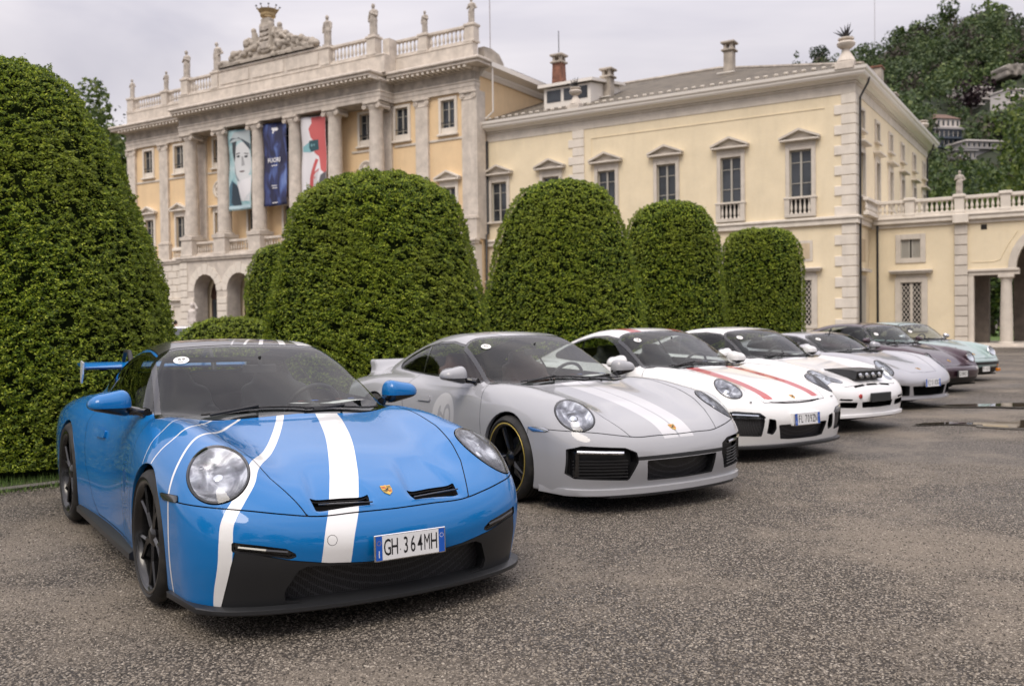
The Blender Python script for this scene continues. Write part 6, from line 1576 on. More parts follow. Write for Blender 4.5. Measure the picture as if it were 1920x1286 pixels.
def put_wheel(car, x, y, z, style, R, rim_r, w, steer=0.0, sub=True):
    s = 1 if y > 0 else -1; d = wheel_meshes(style, R, rim_r, w)
    e = bpy.data.objects.new('wheel', None); e.empty_display_size = .1; link(e, car); e.location = (x, y, z)
    e.rotation_euler = (0, rnd.uniform(0, 1.2), (0 if s > 0 else math.pi) + steer)
    for nm, k in (('tyre', 'tyre'), ('tread_groove', 'groove'), ('rim_barrel', 'barrel'), ('spokes', 'spokes'), ('hub_cap', 'hub'), ('brake_disc', 'disc'), ('brake_caliper', 'cal'), ('rim_line', 'line')):
        if k in d: inst(nm, d[k], e)
    return e
def licence_plate(car, c, nrm, txt, w=.36, h=.11, blueR=True, ink=None, face=None, eu=True):
    """upright plate facing the direction nrm, on a dark carrier"""
    n = Vector(nrm).normalized(); ux = Vector((0, 0, 1)).cross(n).normalized(); uz = n.cross(ux); ink = ink or M_ink
    M4 = frame_mat(c, ux, uz)
    m = MB(); m.cbox(-w / 2 - .008, w / 2 + .008, -.006 - h / 2, h / 2 + .006, -.012, .0, .003)
    me = m.data('licence_plate', M_chrome if blueR else M_black); me.transform(M4); pl = link(bpy.data.objects.new('licence_plate', me), car)
    m = MB(); m.box(-w / 2 + .032, w / 2 - .032, -h / 2, h / 2, .0002, .0014); me = m.data('plate_face', face or M_plate); me.transform(M4); link(bpy.data.objects.new('plate_face', me), pl)
    for s in ((-1, 1) if eu else ()):
        m = MB(); m.box(s * w / 2, s * (w / 2 - .031), -h / 2, h / 2, .0002, .0013) if s > 0 else m.box(-w / 2, -w / 2 + .031, -h / 2, h / 2, .0002, .0013)
        me = m.data('plate_band', M_plateb); me.transform(M4); link(bpy.data.objects.new('plate_band', me), pl)
    ww = [.55 if ch in '. ' else 1.0 for ch in txt]; cw = (w - .078) / sum(ww); x = -w / 2 + .039
    for ch, k in zip(txt, ww):
        if ch != ' ': text_mesh('plate_character', ch, h * .98 if ch != '.' else h * .5, ink, pl, M4 @ Matrix.Translation((x + cw * k / 2, -.002, .0016)), xs=.52 if ch not in 'MW' else .43, bold=.0009)
        x += cw * k
    if not eu: return pl
    text_mesh('country_letter', 'I', h * .42, M_plate, pl, M4 @ Matrix.Translation((-w / 2 + .015, -h * .26, .0016)), xs=.8)
    for sx in (-1, 1):                    # ring of stars (left) and year ring (right)
        m = MB(); n_ = 12
        for i in range(n_):
            a = 2 * math.pi * i / n_; cx, cy = sx * (w / 2 - .0155) + .0095 * math.cos(a), h * .22 + .0095 * math.sin(a)
            m.box(cx - .0014, cx + .0014, cy - .0014, cy + .0014, .0014, .0018)
        me = m.data('star_ring', M_badgeg if sx < 0 else M_plate); me.transform(M4); link(bpy.data.objects.new('star_ring', me), pl)
    return pl
def crest(car, F, x, y, z, s=1.0):
    """gold shield with red and black bars, lying on the bonnet"""
    e = 1e-3; f = lambda a, b, c: float(F(np.array(a), np.array(b), np.array(c)))
    lo, hi = z - .15, z + .2
    for _ in range(40):
        mid = (lo + hi) / 2
        if f(x, y, mid) < 0: lo = mid
        else: hi = mid
    z = hi; g = Vector((f(x + e, y, z) - f(x - e, y, z), f(x, y + e, z) - f(x, y - e, z), f(x, y, z + e) - f(x, y, z - e))).normalized()
    ux = Vector((0, 1, 0)); uz = g.cross(ux).normalized(); M4 = frame_mat((x, y, z), ux, uz)
    if (M4.to_3x3() @ Vector((0, 0, 1))).dot(g) < 0: M4 = frame_mat((x, y, z), -ux, uz)
    w, h = .026 * s, .034 * s
    sh = [(-w, h), (-.3 * w, h * .94), (0, h * 1.06), (.3 * w, h * .94), (w, h), (w * 1.02, h * .2), (w * .8, -h * .45), (0, -h), (-w * .8, -h * .45), (-w * 1.02, h * .2)]
    m = MB(); m.prism(sh, -.001, .004, 'z'); me = m.data('crest_badge', M_badgeg); me.transform(M4); c = link(bpy.data.objects.new('crest_badge', me), car)
    m = MB()
    for a, b, c0, d0 in ((-.9, -.1, .32, .45), (-.9, -.1, .58, .72), (.12, .85, -.12, .02), (.12, .75, -.38, -.24)): m.box(a * w, b * w, c0 * h, d0 * h, .0041, .0047)
    m.mi = 1
    for a, b, c0, d0 in ((.12, .92, .32, .45), (.12, .92, .58, .72), (-.85, -.1, -.12, .02), (-.75, -.1, -.38, -.24)): m.box(a * w, b * w, c0 * h, d0 * h, .0041, .0047)
    m.box(-.25 * w, .25 * w, -.1 * h, .25 * h, .0048, .0055)
    me = m.data('crest_bars', [M_badger, M_ink]); me.transform(M4); link(bpy.data.objects.new('crest_bars', me), c)
    return c
def mirror(car, F, base, c, r, mats, yaw=0.0, h=.011):
    """door mirror: painted shell, dark base and stalk"""
    s = 1 if c[1] > 0 else -1
    def G(x, y, z):
        xx, yy, zz = x - c[0], (y - c[1]) * s, z - c[2]
        k_ = 1.0 + .28 * yy / r[1]; g = rbox(xx, yy, zz * k_ + .012 * k_, (0, 0, 0), (r[0], r[1], r[2]), min(r) * .92)
        g = smax(g, -(xx + r[0] * .75) * .9, .01)
        return smax(g, -zz - r[2] * .85 - .25 * (-yy), .03)
    e = bpy.data.objects.new('door_mirror', None); e.empty_display_size = .05; link(e, car)
    blob('mirror_shell', G, (c[0] - r[0] - .03, c[1] - r[1] - .03, c[2] - r[2] - .03), (c[0] + r[0] + .03, c[1] + r[1] + .03, c[2] + r[2] + .03), h, mats, e, lambda V: V[:, 2] - (c[2] - r[2] * .35))
    m = MB(); m.tube([(c[0] + .01, c[1] - s * r[1] * .7, c[2] - r[2] * .6), ((c[0] + base[0]) / 2, (c[1] - s * r[1] + base[1]) / 2, (c[2] - r[2] + base[2]) / 2 + .015), base], [.030, .024, .032], 8)
    m.build('mirror_arm', M_gloss, e, True, 60)
    m = MB(); m.lathe([(0, 0), (1, 0)], n=20); me = m.data('mirror_glass', M_chrome)
    o = inst('mirror_glass', me, e, (c[0] - r[0] * .80, c[1], c[2] + .005), (0, -math.pi / 2, 0), (r[2] * .75, r[1] * .8, 1))
    return e
def wiper(car, F, y0, y1, x0, x1, zoff=.012):
    pts = []
    for t in np.linspace(0, 1, 9):
        y = y0 + (y1 - y0) * t; x = x0 + (x1 - x0) * t; lo, hi = .6, 1.6
        for _ in range(30):
            mid = (lo + hi) / 2
            if float(F(np.array(x), np.array(y), np.array(mid))) < 0: lo = mid
            else: hi = mid
        pts.append((x, y, hi + zoff))
    m = MB(); m.tube(pts, .007, 6); o = m.build('wiper', M_black, car)
    m = MB(); m.tube([pts[4], (pts[4][0] + .02, pts[4][1], pts[4][2] + .012), (pts[0][0] + .05, pts[0][1] + (pts[1][1] - pts[0][1]) * .5, pts[0][2] + .0)], .009, 6); m.build('wiper_arm', M_black, o)
def cabin(car, zb=.88, seat=M_seat, wheel_y=.37, x0=-.35, w=.62, cage=False):
    m = MB(); m.prism([(x0 - .05, zb - .03), (x0 - .25, zb - .005), (x0 - .42, zb - .02), (x0 - .50, zb - .12), (x0 - .48, zb - .5), (x0, zb - .5)], -w, w, 'y'); m.build('dashboard', M_cabin, car, False)
    for s in (-1, 1):
        cy = s * .36
        def G(x, y, z):
            g = rbox(x, y, z, (-1.28, cy, .33), (.27, .25, .09), .07)
            b = rbox(x + (z - .6) * .42, y, z, (-1.53, cy, .66), (.07, .25 - .0, .33), .06)
            b = smin(b, np.minimum(rbox(x + (z - .6) * .42, y, z, (-1.48, cy + .22, .62), (.11, .05, .24), .045), rbox(x + (z - .6) * .42, y, z, (-1.48, cy - .22, .62), (.11, .05, .24), .045)), .05)
            hd = rbox(x + (z - .6) * .42, y, z, (-1.545, cy, 1.01), (.055, .13, .10), .05)
            return smin(smin(g, b, .08), hd, .10)
        blob('seat', G, (-2.0, cy - .32, .2), (-.95, cy + .32, 1.18), .03, seat, car)
    m = MB(); c = Vector((x0 - .62, wheel_y, zb - .03)); ax = Vector((.9, 0, -.42)).normalized(); u = Vector((0, 1, 0)); v = ax.cross(u)
    ring = [c + (u * math.cos(a) + v * math.sin(a)) * .18 for a in np.linspace(0, 2 * math.pi, 29)]
    m.tube(ring, .015, 8, False)
    for a in (0, math.pi, -math.pi / 2): m.tube([c, c + (u * math.cos(a) + v * math.sin(a)) * .175], .014, 6)
    m.tube([c, c + ax * .2], [.05, .04], 10); m.build('steering_wheel', M_black, car, True, 60)
    m = MB(); m.cbox(x0 - .62, x0 - .60, -.11, .11, zb + .22, zb + .275, .005); m.tube([(x0 - .60, 0, zb + .26), (x0 - .60, 0, zb + .33)], .01, 6); m.build('rear_view_mirror', M_black, car)
    if cage:
        m = MB(); pts = [(-1.75, -.5, .3), (-1.72, -.5, .95), (-1.68, -.42, 1.17), (-1.68, .42, 1.17), (-1.72, .5, .95), (-1.75, .5, .3)]; m.tube(pts, .02, 8)
        m.tube([(-1.70, -.48, 1.05), (-1.75, .5, .45)], .02, 8); m.build('roll_cage', M_black, car, True, 60)
def sticker(car, F, x, y, txt, r=.045, s=1):
    """round paper disc behind the top corner of the windscreen"""
    f = lambda a, b, c: float(F(np.array(a), np.array(b), np.array(c))); lo, hi = .85, 1.5
    for _ in range(40):
        mid = (lo + hi) / 2
        if f(x, y, mid) < 0: lo = mid
        else: hi = mid
    z = hi; e = 2e-3; g = Vector((f(x + e, y, z) - f(x - e, y, z), f(x, y + e, z) - f(x, y - e, z), f(x, y, z + e) - f(x, y, z - e))).normalized()
    ux = Vector((0, 0, 1)).cross(g).normalized(); uz = g.cross(ux); M4 = frame_mat(Vector((x, y, z)) + g * .003, ux, uz)
    m = MB(); m.lathe([(r, -.0008), (r, .0008)], n=28); me = m.data('round_sticker', M_paper); me.transform(M4); o = link(bpy.data.objects.new('round_sticker', me), car)
    text_mesh('sticker_number', txt, r * .95, M_ink, o, M4 @ Matrix.Translation((0, r * .22, .0012)))
    m = MB(); m.box(-r * .45, r * .45, -r * .42, -r * .34, .001, .0013); m.box(-r * .3, r * .3, -r * .58, -r * .51, .001, .0013); me = m.data('sticker_print', M_ink); me.transform(M4); link(bpy.data.objects.new('sticker_print', me), o)

def car_common(C_, form, h, mats, style, ops=None, wheelstyle='gt3', R=(.335, .355), rim=(.262, .270), tw=(.25, .30), ax=(.335, .345), track=(.80, .775), wb=2.457,
               arch=(.372, .39), ws=None, dlo=None, dlo_split=-1.80, hood=None, seam=None, door=None, rear=None, hl=None, seat=M_seat, glassm=None, cage=False, steer=0.0, gap=.0028, hoodz=None):
    """cuts the skin of a car into its panels; ops(P, ctx) does the model's own front"""
    glassm = glassm or M_glass
    car = C_; F = form.F
    V, N, Q = iso(F, (-3.72, -1.02, .05), (1.14, 1.02, 1.36), h, sym=True)
    T = np.concatenate([Q[:, [0, 1, 2]], Q[:, [0, 2, 3]]])
    P = Piece(V, N, T)
    archf = lambda V: np.where(np.abs(V[:, 1]) > .55, np.minimum(np.hypot(V[:, 0], V[:, 2] - ax[0]) - arch[0], np.hypot(V[:, 0] + wb, V[:, 2] - ax[1]) - arch[1]), 9.)
    # keep the cut away from the middle of the car
    P = keep(P, archf(P.V))
    P = keep(P, P.V[:, 2] - (form.zbot + .012 if not callable(form.zbot) else .12))
    ctx = dict(car=car, F=F, mats=mats, gap=gap, form=form)
    full = P.copy()
    # --- glass
    bowu = lambda V: V[:, 0] + form.bow * np.clip((V[:, 0] + 1.5) / .9, 0, 1) * V[:, 1] ** 2
    wsf = lambda V: np.where((V[:, 2] > .80) & (V[:, 0] < .3), polysd(bowu(V), np.abs(V[:, 1]), ws, .02), 9.)
    holes = []
    a, P = split(P, wsf, .001)
    holes.append(wsf)
    frit, gl = split(a, lambda V: -(wsf(V) + .03)); glass, frit2 = gl, frit
    inner, rim_ = split(a, lambda V: wsf(V) + .032)
    w_ = bpy.data.objects.new('windscreen', None); w_.empty_display_size = .1; link(w_, car)
    pobj('glass', off(inner, -.002), glassm, w_); pobj('black_border', off(rim_, -.002), M_gloss, w_)
    dlof = lambda V: np.where(np.abs(V[:, 1]) > .36, polysd(V[:, 0], V[:, 2], dlo, .03), 9.)
    a, P = split(P, dlof, .001); holes.append(dlof)
    inner, rim_ = split(a, lambda V: dlof(V) + .018)
    post, rest = split(inner, lambda V: np.abs(V[:, 0] - dlo_split + (V[:, 2] - .95) * .35) - .018)
    rim_ = join(rim_, post)
    both(off(rim_, -.001), 'window_trim', M_gloss, car)
    fr, rr = split(rest, lambda V: -(V[:, 0] - dlo_split + (V[:, 2] - .95) * .35))
    both(off(fr, -.004), 'side_window', M_glassd, car); both(off(rr, -.004), 'quarter_window', M_glassd, car)
    rwf = lambda V: np.where(V[:, 2] > .8, polysd(V[:, 0], np.abs(V[:, 1]), rear or [(-1.98, 0), (-2.02, .46), (-2.62, .38), (-2.70, 0)], .02), 9.) if True else None
    rwf2 = lambda V: np.where((V[:, 0] < -1.8) & (V[:, 2] > .8), polysd(V[:, 0], V[:, 1], rear or [(-1.98, -.44), (-1.94, 0), (-1.98, .44), (-2.62, .38), (-2.70, 0), (-2.62, -.38)], .02), 9.)
    a, P = split(P, rwf2, .001); holes.append(rwf2); pobj('rear_window', off(a, -.003), M_glassd, car)
    # --- inner shell seen through the seams and as the cabin's lining
    sh = full
    for hf in holes: sh = keep(sh, hf(sh.V) + .012)
    ctx['shell_holes'] = []
    P = ops(P, ctx) if ops else P
    for hf in ctx['shell_holes']: sh = keep(sh, hf(sh.V))
    pobj('inner_shell', Piece(sh.V - sh.N * .014, sh.N, sh.T), M_cabin, car)
    # --- arches: lip and dark liner
    for (cx, cz, r) in ((0, ax[0], arch[0]), (-wb, ax[1], arch[1])):
        for s in (-1, 1):
            vs = []; lim_ = math.asin(min(.9, (cz - .125) / r)); th = np.linspace(-lim_, math.pi + lim_, 44)
            for t in th:
                x, z = cx + r * math.cos(t), cz + r * math.sin(t)
                lo, hi = .5, 1.1
                for _ in range(24):
                    mid = (lo + hi) / 2
                    if float(F(np.array(x), np.array(mid), np.array(z))) < 0: lo = mid
                    else: hi = mid
                vs.append((x, s * lo, z))
            m = MB(); n = len(vs); q = []
            for (x, y, z), t in zip(vs, th):
                q += [(x, y, z), (x - .004 * math.cos(t), y + s * .001, z - .004 * math.sin(t)), (x - .008 * math.cos(t), y - s * .012, z - .008 * math.sin(t)), (x - .006 * math.cos(t), y - s * .03, z - .006 * math.sin(t))]
            fs = []
            for i in range(n - 1):
                for k in range(3): f_ = (4 * i + k, 4 * i + k + 1, 4 * i + 5 + k, 4 * i + 4 + k); fs.append(f_ if s > 0 else f_[::-1])
            m.add(q, fs); m.build('wheel_arch_lip', mats[0], car, True, 60)
            m = MB(); q = []; fs = []
            for (x, y, z), t in zip(vs, th): q += [(x, y - s * .03, z), (x, s * .50, z)]
            for i in range(n - 1): fs.append((2 * i, 2 * i + 1, 2 * i + 3, 2 * i + 2))
            q += [(cx, s * .50, cz)]; c_ = len(q) - 1
            for i in range(n - 1): fs.append((2 * i + 1, 2 * i + 3, c_))
            m.add(q, fs); m.build('wheel_arch_liner', M_void, car)
    tl, P = split(P, lambda V: np.where(V[:, 0] < -3.1, polysd(np.abs(V[:, 1]), V[:, 2], [(.38, .68), (.74, .68), (.74, .74), (.38, .74)], .012), 9.), .0015)
    for o_ in both(shield_out(tl, .003), 'tail_light', M_tail, car): pass
    # --- panels
    if hood is not None:
        hf = lambda V: np.where(V[:, 2] > .45, np.maximum(polysd(V[:, 0], V[:, 1], hood, .03), (hoodz(V) - V[:, 2]) if hoodz else -9.), 9.)
        a, P = split(P, hf, gap); 
        if a.n: pobj('bonnet', keep(a, a.V[:, 0] + .9), mats, car)
    if seam is not None:
        a, P = split(P, seam, gap); pobj('front_bumper', a, mats, car)
    if door is not None:
        df = lambda V: np.where(np.abs(V[:, 1]) > .6, polysd(V[:, 0], V[:, 2], door, .04), 9.)
        a, P = split(P, df, gap)
        ds = both(a, 'door', mats, car)
        hd, _ = split(a, lambda V: polysd(V[:, 0], V[:, 2], [(-1.62, .70), (-1.44, .70), (-1.44, .725), (-1.62, .725)], .012))
        for s, dd in zip((-1, 1), ds):
            q = side(hd, s)
            if q.n: o = pobj('door_handle', join(off(q, .014), walls(off(q, .014), -q.N * .016)), mats, dd)
    if form.rf is not None:
        a, P = split(P, form.rf, gap); pobj('roof_panel', a, form.rfm or mats, car)
    pobj('body_shell', P, mats, car)
    # underside and cabin
    m = MB(); m.box(-3.3, .75, -.62, .62, .13, .15); m.build('floor_pan', M_void, car)
    cabin(car, seat=seat, cage=cage)
    for s in (-1, 1):
        put_wheel(car, 0, s * track[0], R[0], wheelstyle, R[0], rim[0], tw[0], steer)
        put_wheel(car, -wb, s * track[1], R[1], wheelstyle, R[1], rim[1], tw[1])
    return ctx
# ---------------------------------------------------------------- the seven coupes
def shield_out(P, d): return join(off(P, d), walls(off(P, d), -P.N * (d + .004)))
def recess(ctx, P, field, vec, mback, mwall, name, parent=None, gap=0.0, split2=True):
    """cuts field out of P and sets it back by vec as a cavity; returns rest of P, the removed skin"""
    a, P = split(P, field, gap)
    if a.n == 0: return P, a
    v = np.array(vec, float)
    w = walls(a, v); b = Piece(a.V + v, a.N, a.T)
    g = join(Piece(b.V, b.N, b.T, np.zeros(b.n, np.int32)), Piece(w.V, w.N, w.T, np.ones(w.n, np.int32)))
    if split2 and (g.V[:, 1] > .12).any() and (g.V[:, 1] < -.12).any() and not (np.abs(g.V[:, 1]) < .1).any(): both(g, name, [mback, mwall], parent or ctx['car'])
    else: pobj(name, g, [mback, mwall], parent or ctx['car'])
    ctx['shell_holes'].append(lambda V, f=field: f(V) + .004)
    return P, a
def ellf(c, n, e1, r1, r2, sgn, depth=.2):
    c = np.array([c[0], c[1] * sgn, c[2]]); n = np.array([n[0], n[1] * sgn, n[2]], float); n /= np.linalg.norm(n)
    e1 = np.array([e1[0], e1[1] * sgn, e1[2]], float); e1 -= n * (e1 @ n); e1 /= np.linalg.norm(e1); e2 = np.cross(n, e1)
    def f(V):
        d = V - c; a = d @ e1; b = d @ e2; w = d @ n
        return np.where(np.abs(w) < depth, (np.sqrt((a / r1) ** 2 + (b / r2) ** 2) - 1) * min(r1, r2), 9.)
    return f, c, n / 1.0, e1, e2
def lamp_round(ctx, P, c, n, e1, r1, r2, bowl=M_bowl, dots=4, ring=M_black, depth=.07, proj=True, lensd=.004):
    for s in (-1, 1):
        f, cc, nn, a1, a2 = ellf(c, n, e1, r1, r2, s)
        lens, P = split(P, f, .0022)
        if lens.n == 0: continue
        e = bpy.data.objects.new('headlight', None); e.empty_display_size = .1; link(e, ctx['car'])
        d = lens.V - cc
        rr = np.sqrt(((d @ a1) / r1) ** 2 + ((d @ a2) / r2) ** 2)
        bul = .016 * np.clip(1 - rr ** 2, 0, 1)
        lo = Piece(lens.V + lens.N * (lensd + bul)[:, None], lens.N + 0, lens.T)
        # lens normals follow the bulge
        tang = (d @ a1)[:, None] * a1 / r1 ** 2 + (d @ a2)[:, None] * a2 / r2 ** 2
        Nn = lens.N + tang * .032; lo.N = Nn / np.linalg.norm(Nn, axis=1, keepdims=True)
        pobj('lens', lo, M_lens, e)
        inn, rimp = split(lens, lambda V: (np.sqrt((((V - cc) @ a1) / r1) ** 2 + (((V - cc) @ a2) / r2) ** 2) - .93) * .1)
        pobj('lamp_rim', join(off(rimp, .003), walls(off(lens, .003), -lens.N * .02)), ring, e)
        dep = depth * np.clip(1 - ((((inn.V - cc) @ a1) / r1) ** 2 + (((inn.V - cc) @ a2) / r2) ** 2) / .87, 0, 1) ** .6 + .003
        B = inn.V - inn.N * dep[:, None]; Nb = inn.N - ((inn.V - cc) @ a1)[:, None] * a1 * 5 - ((inn.V - cc) @ a2)[:, None] * a2 * 5
        pobj('lamp_bowl', Piece(B, Nb / np.linalg.norm(Nb, axis=1, keepdims=True), inn.T), bowl, e)
        ctx['shell_holes'].append(lambda V, f=f: f(V) + .0)
        if proj:
            o0 = cc - nn * (depth * .75)
            M4 = Matrix((Vector(a2), Vector(a1), Vector(nn))).transposed().to_4x4(); M4.translation = Vector(o0)
            m = MB(); m.lathe([(.055, .0), (.060, .024), (.052, .028), (.043, .014), (.043, 0)], n=28); me = m.data('projector_ring', M_bowl, True, 40); me.transform(M4); link(bpy.data.objects.new('projector_ring', me), e)
            m = MB(); m.lathe([(.042, .010), (.034, .026), (.018, .036), (0, .039)], n=24); me = m.data('projector_lens', M_chrome, True, 80); me.transform(M4); link(bpy.data.objects.new('projector_lens', me), e)
            for k in range(dots):
                a = math.pi / 4 + k * math.pi / 2
                m = MB(); q = (math.cos(a) * r2 * .66, math.sin(a) * r1 * .60)
                m.lathe([(.012, .012), (.013, .026), (.008, .026), (.007, .018), (0, .018)], c=(q[0], q[1], 0), n=14); me = m.data('led_point', M_bowl, True, 40); me.transform(M4); link(bpy.data.objects.new('led_point', me), e)
    return P
def yz(poly, r=0.0, xmin=.3):
    return lambda V: np.where(V[:, 0] > xmin, polysd(np.abs(V[:, 1]), V[:, 2], poly, r), 9.)
def yz1(poly, r=0.0, xmin=.3):
    return lambda V: np.where(V[:, 0] > xmin, polysd(V[:, 1], V[:, 2], poly, r), 9.)
def rim_pts(F, z, ys, push=0.0):
    o = []
    for y in ys:
        lo, hi = .1, 1.3
        for _ in range(26):
            mid = (lo + hi) / 2
            if float(F(np.array(mid), np.array(y), np.array(z))) < 0: lo = mid
            else: hi = mid
        o.append([lo, y])
    return o
def splitter(ctx, z0, z1, push=.03, mname='front_splitter', mt=None, yend=.86, xend=.40, inner=.14):
    F = ctx['F']; ys = np.linspace(-yend, yend, 41); o = np.array(rim_pts(F, z1 + .05, ys))
    # outward normals in plan
    t = np.gradient(o, axis=0); n = np.stack([t[:, 1], -t[:, 0]], 1); n /= np.linalg.norm(n, axis=1, keepdims=True)
    out = o + n * push
    s0 = np.array([[xend, -yend - push - .035]]); s1 = np.array([[xend, yend + push + .035]])
    out = np.vstack([s0, out, s1]); inn = np.vstack([s0 * [1, .86], o - n * inner, s1 * [1, .86]])
    m = MB(); k = len(out); vs = []
    for (a, b), (c, d) in zip(out, inn): vs += [(a - .006, b, z0), (a, b, z0 + .006), (a, b, z1 - .004), (a - .008, b, z1), (c, d, z1 + .02), (c, d, z0)]
    fs = []
    for i in range(k - 1):
        for j in range(6):
            jj = (j + 1) % 6; fs.append((6 * i + j, 6 * i + 6 + j, 6 * i + 6 + jj, 6 * i + jj)[::-1])
    fs += [tuple(range(6)), tuple(range(6 * k - 1, 6 * k - 7, -1))]
    m.add(vs, fs); return m.build(mname, mt or M_satin, ctx['car'], True, 30)
def skirt(ctx, z0, z1, y, mt, x0=-2.08, x1=-.38):
    for s in (-1, 1):
        m = MB(); p = [(s * (y - .10), z1 + .03), (s * (y - .02), z1), (s * y, z1 - .012), (s * y, z0 + .01), (s * (y - .03), z0), (s * (y - .12), z0)]
        m.prism(p, x0, x1, 'x'); m.build('side_skirt', mt, ctx['car'])
WS992 = [(-.315, .0), (-.27, .50), (-.225, .72), (-.30, .725), (-1.12, .605), (-1.17, .55), (-1.155, 0), (-1.17, -.02), (-.315, -.02)]
DLO992 = [(-.70, .915), (-.86, 1.02), (-1.02, 1.105), (-1.22, 1.175), (-1.45, 1.205), (-1.72, 1.195), (-2.0, 1.145), (-2.25, 1.065), (-2.42, .99), (-2.38, .975), (-2.0, .955), (-1.4, .94), (-.85, .918)]
HOOD992 = [(1.2, -.36), (1.2, .36), (.93, .395), (.69, .49), (.575, .515), (.26, .578), (-.1, .62), (-.345, .645), (-.55, .66), (-.9, .5), (-.9, -.5), (-.55, -.66), (-.345, -.645), (-.1, -.62), (.26, -.578), (.575, -.515), (.69, -.49), (.93, -.395)]
DOOR992 = [(-.50, .24), (-.46, .50), (-.50, .72), (-.62, .905), (-1.0, .93), (-1.80, .945), (-1.88, .75), (-1.80, .50), (-1.62, .30), (-1.50, .24)]
seamz992 = spl([(0, .528), (.2, .53), (.39, .53), (.55, .552), (.68, .572), (.9, .588), (1.0, .59)])
def seam992(V): return np.where(V[:, 0] > .1, np.maximum(V[:, 2] - seamz992(np.abs(V[:, 1])), .30 - V[:, 0]), 9.)

def car_root(name, loc, yaw, label, roll=0.0, z=0.0, group='rear-engined sports coupes parked side by side'):
    c = empty(name, (loc[0], loc[1], z), 0, label, 'car', group); c.rotation_euler = (R_(roll), 0, R_(yaw)); return c

